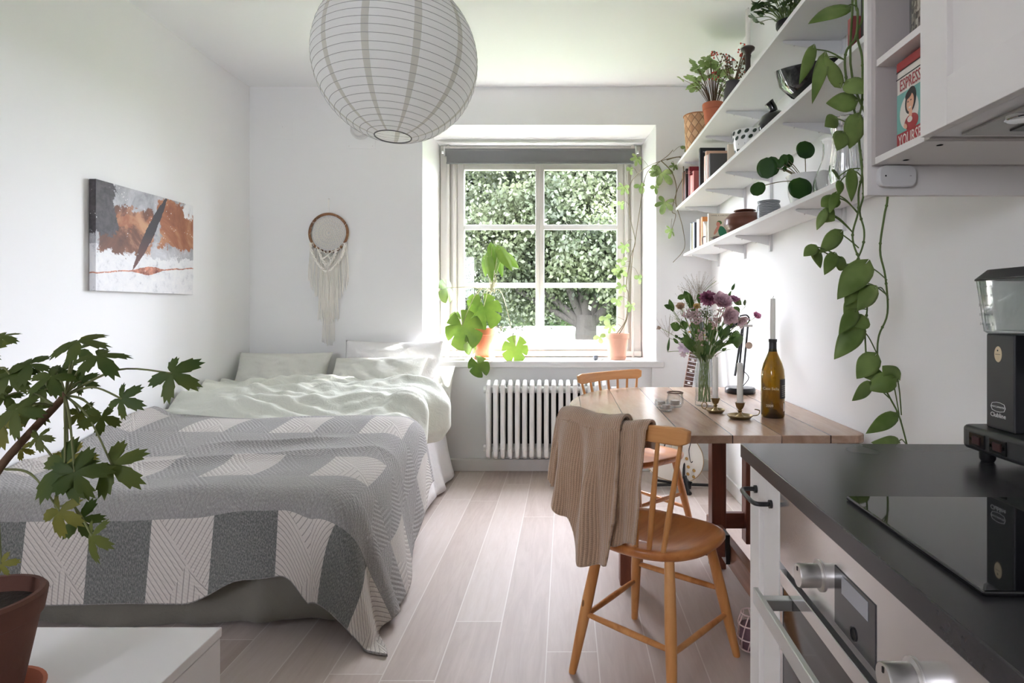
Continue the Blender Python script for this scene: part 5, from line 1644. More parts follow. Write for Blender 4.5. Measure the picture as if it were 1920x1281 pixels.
# ------------------------------------------------------------------ pothos vines
def pothos():
    c = Vector((.885, 1.62, z2))
    t = thing('pothos_plant', 'trailing vine with heart-shaped leaves hanging from the top shelf', 'plant', c)
    MB().lathe(pot_prof(.07, .14), c, 36).build('pot', M['terra'], t, smooth=35)
    MB().lathe([(0, .125), (.061, .124)], c, 24).build('soil', M['soil'], t)
    D = 1.555
    def P2(x, y, dd=0):
        d = D + dd
        if y > 380: d += .05 * sm(380, 700, y)
        return P(x, y, d)
    vines = [[(1604, -8), (1608, 23), (1605, 68), (1588, 94), (1584, 117), (1587, 152), (1591, 183), (1603, 212), (1608, 253), (1615, 300), (1616, 330), (1610, 359), (1609, 397), (1599, 435), (1601, 460), (1612, 490), (1622, 536), (1626, 574), (1622, 620), (1624, 671)],
             [(1619, -8), (1617, 35), (1607, 66), (1616, 105), (1617, 150), (1616, 195), (1610, 225), (1611, 262), (1614, 300), (1619, 363), (1612, 397), (1620, 431), (1618, 460), (1605, 490), (1590, 500)],
             [(1652, -8), (1660, 150), (1664, 300), (1664, 371), (1658, 405), (1650, 469), (1660, 519), (1664, 587), (1648, 629), (1645, 667), (1648, 705), (1669, 747), (1686, 781), (1702, 840)]]
    st = MB(); nodes = MB()
    for k, v in enumerate(vines):
        pts = [P2(x, y, .02 * k if k < 2 else .06) for x, y in v]
        top = pts[0]
        pre = [c + Vector((0, 0, .13)), c + Vector((-.07, .0, .15)) if k < 2 else c + Vector((-.07, -.02 * k, .15)), Vector((min(.775, top.x), top.y, z2 + .06)), Vector((min(.783, top.x - .0), top.y, top.z + .0)) if k == 2 else top]
        if k == 2:
            pts = [Vector((min(p.x, .785), p.y, p.z)) if p.z > 1.60 else p for p in pts]
            pre = pre[:3]
        else: pre = pre[:3]
        cp = catmull(pre + pts, 5)
        st.tube(cp, [.0034 - .0012 * i / len(cp) for i in range(len(cp))], 7)
        for i in range(18, len(cp), 7):
            nodes.ball(cp[i], .0046, 6, 4)
    L = [(1585, 14, 1517, 38, 34, 1606, 12), (1524, 92, 1502, 155, 20, 1583, 112), (1545, 108, 1525, 187, 22, 1583, 112), (1574, 157, 1549, 103, 26, 1590, 158),
         (1591, 153, 1622, 172, 32, 1589, 156), (1602, 188, 1549, 193, 36, 1603, 205), (1568, 222, 1551, 234, 26, 1590, 232), (1580, 250, 1572, 280, 28, 1603, 262), (1609, 220, 1594, 278, 36, 1616, 226),
         (1573, 331, 1561, 318, 16, 1612, 316), (1575, 341, 1575, 364, 14, 1585, 330), (1597, 323, 1598, 378, 20, 1614, 330), (1567, 370, 1540, 387, 30, 1607, 397), (1568, 364, 1556, 399, 16, 1607, 399),
         (1546, 397, 1531, 431, 16, 1600, 437), (1545, 396, 1566, 414, 30, 1600, 437), (1575, 437, 1538, 474, 28, 1610, 465), (1530, 466, 1539, 503, 22, 1590, 498), (1528, 462, 1507, 480, 20, 1590, 498),
         (1564, 478, 1547, 514, 22, 1590, 500), (1585, 497, 1566, 488, 24, 1598, 499), (1622, 496, 1571, 558, 44, 1663, 525), (1612, 528, 1585, 573, 28, 1665, 555), (1640, 542, 1609, 582, 32, 1666, 562),
         (1606, 562, 1583, 594, 26, 1625, 572), (1603, 585, 1575, 625, 26, 1626, 580), (1624, 598, 1600, 610, 30, 1626, 600), (1610, 613, 1565, 674, 38, 1645, 665), (1640, 668, 1607, 710, 36, 1645, 690),
         (1683, 711, 1656, 687, 30, 1690, 778), (1673, 710, 1625, 729, 36, 1686, 778), (1632, 722, 1599, 752, 24, 1669, 748), (1650, 700, 1618, 706, 24, 1648, 700), (1677, 780, 1626, 812, 26, 1690, 790), (1682, 832, 1640, 832, 26, 1698, 832)]
    lf, pt = MB(), st
    rng = random.Random(9)
    for (bx, by, tx, ty, w, sx, sy) in L:
        dd = -.02 + rng.uniform(-.03, .01)
        B = P2(bx, by, dd); T = P2(tx, ty, dd - .01 + rng.uniform(-.03, .02)); S = P2(sx, sy, 0 if sx < 1640 else .06)
        wm = w * D / F
        nr = Vector((rng.uniform(-.5, .3), -1, rng.uniform(-.1, .6)))
        leaf(lf, B, T, wm * 1.05, nr, 'heart', rng.uniform(.1, .35), rng.uniform(.05, .3), 10)
        petiole(pt, S, B, .0017, rng.uniform(.02, .12))
    lf.build('leaves', M['pothos'], t, smooth=True, solid=.0006); st.v += []; b0 = len(st.v); st.v.extend(nodes.v); st.uv.extend(nodes.uv); st.f.extend([tuple(i + b0 for i in f) for f in nodes.f]); st.mi.extend([0] * len(nodes.f)); st.build('vines', M['stem'], t, smooth=True)
pothos()
# ------------------------------------------------------------------ paper lantern
def lantern():
    c = Vector((-.628, 2.2, 2.098)); R = .298
    t = thing('paper_lantern', 'large round white paper lantern lamp hanging from the ceiling', 'lamp', c)
    s = NT('rice_paper'); uv = s.uvc(); u, v, _ = s.xyz(uv)
    f = s.m('FRACT', s.m('MULTIPLY', s.m('ADD', u, .033), 11))
    band = s.m('LESS_THAN', s.m('ABSOLUTE', s.m('SUBTRACT', f, .5)), .075)
    cr = s.noise(s.mapv(uv, (30, 60, 1)), 1, 5, .7, 1)
    col = s.mix(s.m('MULTIPLY', band, .85), srgb(252, 252, 252), srgb(216, 214, 206))
    pm_ = s.done(col, .9, normal=s.bump(cr, .35, .01), translucent=.62)
    tilt = Matrix.Rotation(rd(1.5), 4, 'Y') @ Matrix.Rotation(rd(-4), 4, 'X')
    a0 = math.asin(.066 / R)
    NR = 30
    def fn(u, v):
        th = a0 + (math.pi - 2 * a0) * u
        sc = math.sin(math.pi * ((u * NR) % 1.0))
        r = R * (1 - .0035 + .0035 * (1 - sc)) * (1 + .002 * N3(u * 20, v * 30))
        return c + tilt @ Vector((r * math.sin(th) * math.cos(2 * math.pi * v), r * math.sin(th) * math.sin(2 * math.pi * v), -r * math.cos(th))), (v, u)
    b = MB(); 
    nv = 144
    def fn2(u, v): return fn(u, v)
    b.grid(fn2, NR * 3, nv)
    b.build('shade', pm_, t, smooth=True)
    w = MB()
    for i in range(1, NR):
        th = a0 + (math.pi - 2 * a0) * i / NR
        r = R * 1.0008
        w.tube([c + tilt @ Vector((r * math.sin(th) * math.cos(a), r * math.sin(th) * math.sin(a), -r * math.cos(th))) for a in [2 * math.pi * k / 72 for k in range(72)]], .0008, 5, close=True)
    o = w.build('wire_ribs', pm('rib_wire', srgb(150, 150, 152), .6), t, smooth=True)
    w = MB()
    for th, rr in ((a0, .0025), (math.pi - a0, .002)):
        w = MB().tube([c + tilt @ Vector((R * math.sin(th) * math.cos(a), R * math.sin(th) * math.sin(a), -R * math.cos(th))) for a in [2 * math.pi * k / 48 for k in range(48)]], rr, 6, close=True)
        w.build('opening_ring', pm('ring_wire', srgb(96, 96, 98), .5), t, smooth=True)
    MB().tube([c + Vector((0, 0, .2)), (c.x, c.y, ZC - .03)], .003, 6).build('cord', M['white_lac'], t)
    MB().lathe([(.0, ZC - .05), (.05, ZC - .045), (.055, ZC), (0, ZC)], (c.x, c.y, 0), 24).build('ceiling_cup', M['white_lac'], t, smooth=40)
    MB().lathe([(0, .12), (.02, .12), (.022, .2), (0, .2)], c, 16).build('socket', M['white_lac'], t, smooth=40)
    MB().ball(c + Vector((0, 0, .07)), .032, 16, 10, (1, 1, 1.3)).build('bulb', pm('opal_glass', (.75, .75, .73), .3), t, smooth=True)
lantern()

# ------------------------------------------------------------------ canvas on the left wall
def canvas():
    ya, yb, za, zb = 2.84, 3.585, 1.262, 1.80
    t = thing('canvas_painting', 'unframed abstract canvas in rust, grey and white on the left wall', 'painting', (XL, ya, za))
    s = NT('abstract_paint'); o = s.obj(); x, y, z = s.xyz(o)
    u = s.m('DIVIDE', y, yb - ya); v = s.m('DIVIDE', z, zb - za)
    n = s.noise(o, 7, 8, .65, .6); n2 = s.noise(o, 22, 6, .7, .4); n3 = s.noise(o, 3.2, 4, .6, 1.5)
    wu = s.m('ADD', u, s.m('MULTIPLY', s.m('SUBTRACT', n, .5), .34)); wv = s.m('ADD', v, s.m('MULTIPLY', s.m('SUBTRACT', n2, .5), .30))
    wv = s.m('ADD', wv, s.m('MULTIPLY', s.m('SUBTRACT', n, .5), .26))
    def gt(a, b, w=.012): return s.ramp(s.m('SUBTRACT', a, b, 0), [(0, (0, 0, 0)), (w, (1, 1, 1))])
    def inbox(a0, a1, b0, b1): return s.m('MULTIPLY', s.m('MULTIPLY', gt(wu, a0), gt(a1, wu)), s.m('MULTIPLY', gt(wv, b0), gt(b1, wv)))
    grey = s.ramp(n, [(.3, srgb(112, 112, 116)), (.5, srgb(168, 168, 172)), (.7, srgb(206, 206, 210))])
    white = s.ramp(n2, [(.28, srgb(180, 180, 184)), (.45, srgb(222, 222, 224)), (.7, srgb(232, 231, 230))])
    rust = s.ramp(n3, [(.3, srgb(104, 62, 48)), (.5, srgb(158, 100, 70)), (.68, srgb(188, 144, 110))])
    brown = s.ramp(n3, [(.3, srgb(66, 46, 42)), (.5, srgb(116, 76, 58)), (.65, srgb(186, 138, 108))])
    dark = s.ramp(n2, [(.3, srgb(44, 42, 46)), (.6, srgb(82, 78, 80))])
    col = s.mix(gt(.40, wv), grey, white)
    col = s.mix(inbox(.02, .52, .36, .82), col, brown)
    col = s.mix(inbox(.16, .50, .60, .74), col, rust)
    col = s.mix(s.m('MULTIPLY', gt(.17, wu), gt(wv, .50)), col, dark)
    col = s.mix(s.m('MULTIPLY', s.m('MULTIPLY', gt(wu, .16), gt(.62, wu)), gt(wv, .84)), col, grey)
    col = s.mix(inbox(.60, 1.2, .50, 1.0), col, rust)
    col = s.mix(s.m('MULTIPLY', gt(wu, .90), gt(wv, .86)), col, white)
    # dark diagonal wedge from the top centre to the lower left
    cx_ = s.m('ADD', .33, s.m('MULTIPLY', s.m('SUBTRACT', v, .22), .44))
    hw = s.m('MULTIPLY', s.m('MULTIPLY', s.m('SUBTRACT', v, .20), s.m('SUBTRACT', 1.04, v)), .27)
    dd = s.m('ABSOLUTE', s.m('SUBTRACT', s.m('ADD', u, s.m('MULTIPLY', s.m('SUBTRACT', n2, .5), .04)), cx_))
    wedge = s.m('MULTIPLY', s.m('LESS_THAN', dd, hw), s.m('GREATER_THAN', v, .2))
    col = s.mix(wedge, col, s.ramp(v, [(.3, srgb(96, 62, 56)), (.6, srgb(52, 46, 50)), (.9, srgb(58, 54, 58))]))
    # rust seam
    cv = s.m('ADD', .20, s.m('MULTIPLY', s.m('SUBTRACT', u, .3), .13))
    cv = s.m('ADD', cv, s.m('MULTIPLY', s.m('SUBTRACT', n, .5), .06))
    th = s.m('ADD', .006, s.m('MULTIPLY', s.m('MAXIMUM', 0.0, s.m('SUBTRACT', .17, s.m('ABSOLUTE', s.m('SUBTRACT', u, .48)))), .22))
    seam = s.m('LESS_THAN', s.m('ABSOLUTE', s.m('SUBTRACT', v, cv)), th)
    col = s.mix(seam, col, s.ramp(n2, [(.35, srgb(110, 56, 44)), (.6, srgb(212, 146, 120))]))
    sp = s.n('TexVoronoi', {'Scale': 55}); s.set(sp.inputs['Vector'], o)
    dots = s.m('MULTIPLY', s.m('LESS_THAN', sp.outputs['Distance'], .16), s.m('GREATER_THAN', s.noise(o, 9, 2), .56))
    col = s.mix(s.m('MULTIPLY', dots, .8), col, srgb(232, 230, 228))
    crack = s.n('TexVoronoi', {'Scale': 5}, feature='DISTANCE_TO_EDGE'); s.set(crack.inputs['Vector'], s.n('Mix', {'Factor': .2}, data_type='VECTOR').outputs[1] if False else o)
    cm = s.done(col, .6, normal=s.bump(n2, .3, .004))
    MB().box(XL + .004, XL + .036, ya, yb, za, zb).build('painted_canvas', cm, t, bevel=.002)
    MB().box(XL, XL + .006, ya + .03, yb - .03, za + .03, zb - .03).build('stretcher_frame', pm('raw_wood', srgb(170, 140, 106), .7), t)
canvas()

# ------------------------------------------------------------------ macrame wall hanging
def macrame():
    c = P(616, 437, YB - .016)
    s_ = (YB - .016) / F
    t = thing('macrame_hanging', 'macrame hoop with crocheted centre and long fringe on the back wall', 'wall hanging', c)
    cot = pm('cotton_cord', srgb(246, 242, 234), .9, bs=500, bstr=.2)
    R = .137
    MB().tube([c + Vector((R * math.cos(a), .004 * math.sin(a * 3), R * math.sin(a))) for a in [2 * math.pi * k / 60 for k in range(60)]], .0095, 10, close=True).build('hoop', wood('hoop_wood', srgb(92, 62, 42), srgb(140, 98, 66), srgb(176, 132, 94), 'x', .6), t, smooth=True)
    w = MB()
    for k in range(9):
        a0 = 2 * math.pi * k / 9 + .3
        w.tube([c + Vector(((R + .0095 * math.cos(q)) * math.cos(a0 + q * .03), .0095 * math.sin(q), (R + .0095 * math.cos(q)) * math.sin(a0 + q * .03))) for q in [i * .6 for i in range(12)]], .0011, 5)
    # crochet: rings of loops
    def P_(r, a, dy=0): return c + Vector((r * math.cos(a), dy, r * math.sin(a)))
    for i, (r, n, l) in enumerate(((.010, 10, .016), (.030, 16, .020), (.054, 22, .022), (.082, 28, .022))):
        w.tube([P_(r, 2 * math.pi * k / 48) for k in range(48)], .0016, 5, close=True)
        for k in range(n):
            a = 2 * math.pi * (k + .5 * (i % 2)) / n; da = math.pi / n * .8
            w.tube([P_(r, a - da * .4), P_(r + l * .6, a - da), P_(r + l, a), P_(r + l * .6, a + da), P_(r, a + da * .4)], .0027, 5)
    w.tube([P_(.110, 2 * math.pi * k / 60) for k in range(60)], .0022, 5, close=True)
    for k in range(22):
        a = 2 * math.pi * k / 22
        w.tube([P_(.109, a - .09), P_(R - .004, a, -.004), P_(.109, a + .09)], .0012, 5)
    w.build('crochet', cot, t, smooth=True)
    rng = random.Random(5)
    f = MB()
    # fringe strands: hang from the lower hoop / V band, lengths form three tiers
    def hoop_z(x): return c.z - math.sqrt(max(0, R * R - min(abs(x), R * .999) ** 2))
    def strand(x0, z0_, x1, z1, y0, r=.0026):
        n = 9
        ph = rng.uniform(0, 6)
        pts = []
        for i in range(n + 1):
            q = i / n
            pts.append(Vector((c.x + x0 + (x1 - x0) * q + .0025 * math.sin(q * 9 + ph) * q, c.y + y0, z0_ + (z1 - z0_) * q)))
        f.tube(pts, [r] * n + [r * .7], 5)
    zlow = H - (650 - CY) * s_
    for i in range(40):                          # outer tier
        x = -.150 + .300 * i / 39
        z0_ = hoop_z(x * .86) - .02
        e = abs(x) / .15
        z1 = (H - (528 - CY) * s_) - (1 - e) * .27 + rng.uniform(-.022, .022)
        strand(x * .87, z0_, x, z1, rng.uniform(-.004, .006))
    for i in range(22):                          # inner tier
        x = -.075 + .15 * i / 21
        z1 = (H - (598 - CY) * s_) - (.075 - abs(x)) * .5 + rng.uniform(-.02, .02)
        strand(x * .8, hoop_z(x) - .05, x, z1, -.006 + rng.uniform(-.004, .004))
    for i in range(17):                          # tail
        x = -.052 + .104 * i / 16
        strand(x * .5, c.z - .34, x * .9, zlow + rng.uniform(-.004, .03) + abs(x) * .3, -.002 + rng.uniform(-.005, .005), .0017)
    f.build('fringe', cot, t, smooth=True)
    v = MB()
    def braid(pts, r=.0075):
        cp = catmull(pts, 10)
        for k in range(2):
            q = [p + Vector((math.cos(i * .9 + k * math.pi) * r * .8, -.018 + math.sin(i * .9 + k * math.pi) * r * .5, math.sin(i * .9 + k * math.pi) * r * .6)) for i, p in enumerate(cp)]
            v.tube(q, r * .72, 6)
    X = lambda x, z: Vector((c.x + x, c.y, c.z + z))
    braid([X(-.125, -.075), X(-.105, -.16), X(-.06, -.235), X(-.008, -.28)]); braid([X(.125, -.075), X(.108, -.16), X(.062, -.235), X(.008, -.28)])
    braid([X(-.065, -.12), X(-.045, -.18), X(-.004, -.245)]); braid([X(.065, -.12), X(.045, -.18), X(.004, -.245)])
    braid([X(-.05, -.128), X(0, -.16), X(.05, -.20)], .003); braid([X(.05, -.128), X(0, -.16), X(-.05, -.20)], .003)
    braid([X(-.04, -.20), X(-.0, -.225), X(.02, -.20), X(0, -.17), X(-.03, -.19)], .003)
    braid([X(-.004, -.28), X(-.014, -.295), X(0, -.31), X(.014, -.295), X(.004, -.28)], .0025)
    for k in range(9):
        x = -.11 + .22 * k / 8
        z = hoop_z(x) - c.z
        v.tube([X(x - .008, z - .014) + Vector((0, -.011, 0)), X(x, z + .012) + Vector((0, -.012, 0)), X(x + .008, z - .014) + Vector((0, -.011, 0))], .0035, 6)
    v.build('knotted_bands', cot, t, smooth=True)
    MB().tube([X(-.004, R), X(-.003, R + .11), X(.003, R + .11), X(.004, R)], .0013, 5).build('hanging_loop', cot, t, smooth=True)
    MB().tube([X(0, R + .112), X(0, R + .112) + Vector((0, .017, .0))], .0025, 8).build('nail', M['steel'], t)
macrame()

# ------------------------------------------------------------------ wall vent
c = P(677, 240, YB)
t = thing('wall_vent', 'white round air vent on a square plate high on the back wall', 'vent', c)
x0, x1, z0_, z1_ = P(650, 0, YB).x, P(705, 0, YB).x, P(0, 279, YB).z, P(0, 226, YB).z
MB().box(x0, x1, YB - .006, YB, z0_, z1_ + .06).build('plate', M['wall'], t, bevel=.002)
cc = Vector((c.x, YB - .004, P(0, 243, YB).z))
MB().lathe([(.055, 0), (.075, .004), (.075, .010), (.066, .016), (.055, .012), (.055, 0)], cc, 36, Matrix.Rotation(rd(90), 4, 'X')).build('collar', M['trim'], t, smooth=40)
MB().lathe([(0, .018), (.05, .018), (.056, .024), (.05, .032), (0, .036)], cc, 36, Matrix.Rotation(rd(90), 4, 'X')).build('disc_valve', M['trim'], t, smooth=40)
MB().tube([cc, cc + Vector((0, -.02, 0))], .008, 8).build('spindle', M['trim'], t)
for sx in (-1, 1):
    MB().ball((c.x + sx * .085, YB - .007, z0_ + .018), .003, 8, 5).build('screw', M['steel'], t)
c = P(530, 250, YB)
t = thing('painted_cover_plate', 'painted-over rectangular cover plate high on the back wall near the left corner', 'cover plate', c)
MB().box(P(511, 0, YB).x, P(551, 0, YB).x, YB - .003, YB, P(0, 262, YB).z, P(0, 231, YB).z).build('plate', M['wall'], t, bevel=.001)
MB().ball((c.x, YB - .004, P(0, 238, YB).z), .0025, 8, 5).build('screw', M['steel'], t)

# ------------------------------------------------------------------ white drawer unit, bottom left
DT = .42
DX1, DY1 = P(416, 0, 1.397).x, 1.397
t = thing('drawer_unit', 'low white drawer unit at the bottom left beside the bed foot', 'drawer unit', (-1.1, 1.1, 0))
MB().box(-1.272, DX1, .62, DY1, DT - .022, DT).build('top', M['white_lac'], t, bevel=.002, seg=3)
MB().box(-1.270, DX1 - .002, .622, DY1 - .002, .0, DT - .0245).build('carcass', M['white_lac'], t, bevel=.002)
for z in (.01, .205):
    MB().box(-1.25, DX1 - .02, .602, .621, z, z + .185).build('drawer_front', M['white_lac'], t, bevel=.002)

# ------------------------------------------------------------------ scented geranium on the drawer unit
def geranium():
    c = Vector((-1.105, 1.10, DT))
    t = thing('geranium_plant', 'large scented geranium with cut leaves in an old clay pot on the drawer unit', 'plant', c)
    MB().lathe([(0, .0), (.085, .0), (.105, .018), (.107, .024), (.100, .024), (.082, .008), (0, .008)], c, 40).build('saucer', M['terra'], t, smooth=35)
    MB().lathe([(0, .010), (.066, .010), (.070, .016), (.098, .165), (.103, .168), (.109, .206), (.104, .212), (.096, .212), (.093, .17), (.064, .03), (0, .03)], c, 48).build('pot', M['terra_d'], t, smooth=35)
    MB().lathe([(0, .185), (.094, .182)], c, 30).build('soil', M['soil'], t)
    D = 1.08
    Q = lambda x, y, d=0: P(x, y, D + d)
    trunk = catmull([c + Vector((0, 0, .18)), Q(-50, 1030), Q(-28, 930), Q(4, 872), Q(60, 808), Q(104, 762), Q(124, 738)], 6)
    MB().tube(trunk, [.0085 - .003 * i / len(trunk) for i in range(len(trunk))], 9).build('trunk', M['stem_b'], t, smooth=True)
    tr2 = catmull([trunk[8], Q(-40, 860), Q(-50, 780)], 5)
    lf, ly, st = MB(), MB(), MB()
    st.tube(tr2, .005, 7)
    tip = (122, 742)
    # x, y, radius px, depth offset, normal, direction of the middle lobe, yellow?, origin of the stalk
    L = [(145, 640, 50, -.02, (-.1, -.45, .9), (.3, -1, .1), 0, tip), (182, 668, 46, -.05, (.2, -.5, .85), (1, -.5, -.2), 0, tip), (150, 655, 40, .06, (-.2, -.55, .8), (-.6, .2, -.5), 0, tip),
         (322, 700, 50, -.03, (.1, -.9, .55), (1, -.1, -.45), 0, tip), (228, 748, 40, -.05, (-.1, -.95, .3), (1, -.2, -.35), 0, tip),
         (58, 682, 42, .0, (.1, -.5, .85), (-.7, -.8, .2), 0, (96, 738)), (96, 706, 40, -.04, (.2, -.6, .8), (-.3, -1, -.1), 0, (96, 742)), (105, 700, 42, .05, (0, -.7, .7), (.6, .4, -.4), 0, tip),
         (190, 782, 34, -.03, (.9, -.6, .2), (.3, -.3, -1), 1, tip), (150, 775, 32, .02, (.2, -.9, .5), (.4, 0, -1), 0, tip), (152, 715, 28, .04, (0, -.8, .6), (1, 0, -.3), 0, tip),
         (18, 702, 40, -.02, (.1, -.7, .7), (1, -.3, -.6), 0, (0, 690)), (2, 632, 26, .0, (0, -.6, .8), (1, -.2, 0), 0, (-30, 690)), (30, 768, 46, -.06, (-.1, -.8, .6), (.3, -.4, -.9), 0, (104, 762)),
         (62, 762, 38, .03, (.3, -.7, .6), (-.4, 0, -1), 0, (104, 762)), (2, 790, 42, -.03, (.1, -.8, .5), (.2, -.3, -1), 1, (40, 830)), (72, 820, 26, -.02, (0, -.9, .4), (.3, 0, -1), 0, (60, 808)),
         (122, 872, 62, -.10, (0, -.95, .5), (-.6, -.2, -.8), 1, tip), (128, 858, 40, -.02, (.2, -.9, .5), (.5, -.2, -.8), 1, tip), (140, 885, 52, -.11, (.3, -1, .2), (.45, 0, -1), 1, tip),
         (210, 872, 52, -.07, (.1, -.9, .45), (.9, -.3, -.5), 1, tip), (112, 958, 46, -.10, (-.1, -1, .2), (-.1, 0, -1), 2, (10, 880)), (150, 975, 40, -.07, (.4, -1, .1), (.4, 0, -1), 1, (60, 815)),
         (172, 1005, 42, -.12, (-.5, -.9, .2), (.1, -.1, -1), 1, (110, 950)), (2, 1058, 24, -.12, (0, -1, .2), (.6, 0, -1), 2, (-10, 900)), (-30, 720, 50, .0, (.3, -.7, .6), (-.7, 0, -.4), 0, (-40, 780)),
         (-60, 800, 55, .0, (.3, -.9, .4), (-.6, 0, -.8), 0, (-45, 780)), (-40, 660, 50, .04, (0, -.7, .7), (-.3, .1, .8), 0, (-50, 780)), (-80, 900, 55, -.03, (.2, -.9, .3), (-.5, 0, -.9), 1, (-38, 860)),
         (85, 730, 30, .02, (0, -.8, .6), (-.6, 0, -.5), 0, tip), (40, 842, 22, .02, (.2, -.9, .3), (0, 0, -1), 2, (30, 850)), (12, 742, 34, .05, (.2, -.8, .6), (-.4, .2, -.8), 0, (104, 762))]
    for i, (x, y, rp, dd, nr, up, yel, src) in enumerate(L):
        C = Q(x, y, dd); R = rp * (D + dd) / F
        lobed(ly if yel == 2 or (yel == 1 and i % 3 == 0) else lf, C, nr, up, R * 1.12, 5, .70, .085, .5, .35, i, .9)
        # secondary cut: thin central veins come from the bump of the fan itself
        S = Q(src[0], src[1]); m = S.lerp(C, .5) + Vector((0, 0, (C - S).length * .12))
        st.tube(catmull([S, m, C], 6), [.0022] * 7 + [.0017] * 6, 6)
    lf.build('leaves', M['geran'], t, smooth=True); ly.build('yellowing_leaves', M['geran_y'], t, smooth=True)
    st.build('stalks', pm('geranium_stalk', srgb(104, 108, 66), .7), t, smooth=True)
geranium()

# ------------------------------------------------------------------ window sill plants and bits
SZ = .797
def monstera():
    d = 4.44
    c = P(907, 0, d); c.z = SZ
    t = thing('monstera_plant', 'split-leaf plant in a terracotta pot at the left of the window sill', 'plant', c)
    MB().lathe([(0, 0), (.062, 0), (.080, .012), (.083, .020), (.076, .020), (.06, .008), (0, .008)], c, 36).build('saucer', M['terra'], t, smooth=35)
    MB().lathe([(p, q + .01) for p, q in pot_prof(.088, .225)], c, 44).build('pot', M['terra'], t, smooth=35)
    MB().lathe([(0, .215), (.077, .212)], c, 24).build('soil', M['soil'], t)
    Q = lambda x, y, dd=0: P(x, y, d + dd)
    st, lf = MB(), MB()
    hub = Q(921, 547, -.02)
    st.tube(catmull([c + Vector((-.01, 0, .2)), Q(903, 590), hub], 5), [.006] * 11, 8)
    L = [(866, 610, 36, -.16, (-.1, -1, .25), (.35, 0, -1), hub), (907, 575, 33, -.10, (.1, -1, .3), (.2, 0, -1), hub), (851, 597, 17, -.10, (-.6, -.8, .2), (-.1, 0, -1), Q(866, 612, -.16)),
         (967, 650, 25, -.14, (.15, -1, .1), (-.2, 0, -1), hub), (838, 540, 22, -.05, (.9, -.5, .2), (.2, 0, -1), hub), (896, 682, 20, -.25, (.3, -1, .5), (.5, 0, -1), Q(884, 655, -.18)), (885, 640, 20, -.14, (.9, -.5, .1), (0, 0, -1), hub),
         (888, 562, 13, .05, (0, -1, .2), (-.2, 0, -1), hub)]
    for i, (x, y, rp, dd, nr, up, S) in enumerate(L):
        C = Q(x, y, dd)
        lobed(lf, C, nr, up, rp * d / F * 1.04, 6 if rp > 24 else 4, .40, 0, .35, .2, i * 3, -1)
        up_ = Vector((0, 0, 1)) * (C - S).length * (.35 if y > 560 else .06)
        st.tube(catmull([S, S.lerp(C, .45) + up_, C], 7), .0024, 6)
    for (bx, by, tx, ty, w, dd) in ((922, 462, 933, 514, 20, 0), (936, 466, 962, 508, 22, -.03), (914, 480, 921, 530, 18, -.06), (908, 484, 909, 520, 14, .02), (944, 476, 974, 502, 20, .03), (930, 470, 944, 520, 18, .03)):
        leaf(lf, Q(bx, by, dd), Q(tx, ty, dd), w * d / F, (.4 if tx > 930 else -.4, -1, .2), 'heart', .35, .2, 9)
        st.tube(catmull([hub, hub.lerp(Q(bx, by, dd), .6) + Vector((.0, 0, .02)), Q(bx, by, dd)], 5), .002, 6)
    rng = random.Random(2)
    for i in range(7):
        st.tube(catmull([hub, hub + Vector((rng.uniform(-.03, .05), 0, rng.uniform(0, .12))), hub + Vector((rng.uniform(-.06, .08), .03, rng.uniform(-.05, .22)))], 4), .0016, 5)
    lf.build('leaves', M['monstera'], t, smooth=True); st.build('stems', pm('pale_stem', srgb(168, 164, 130), .6), t, smooth=True)
monstera()
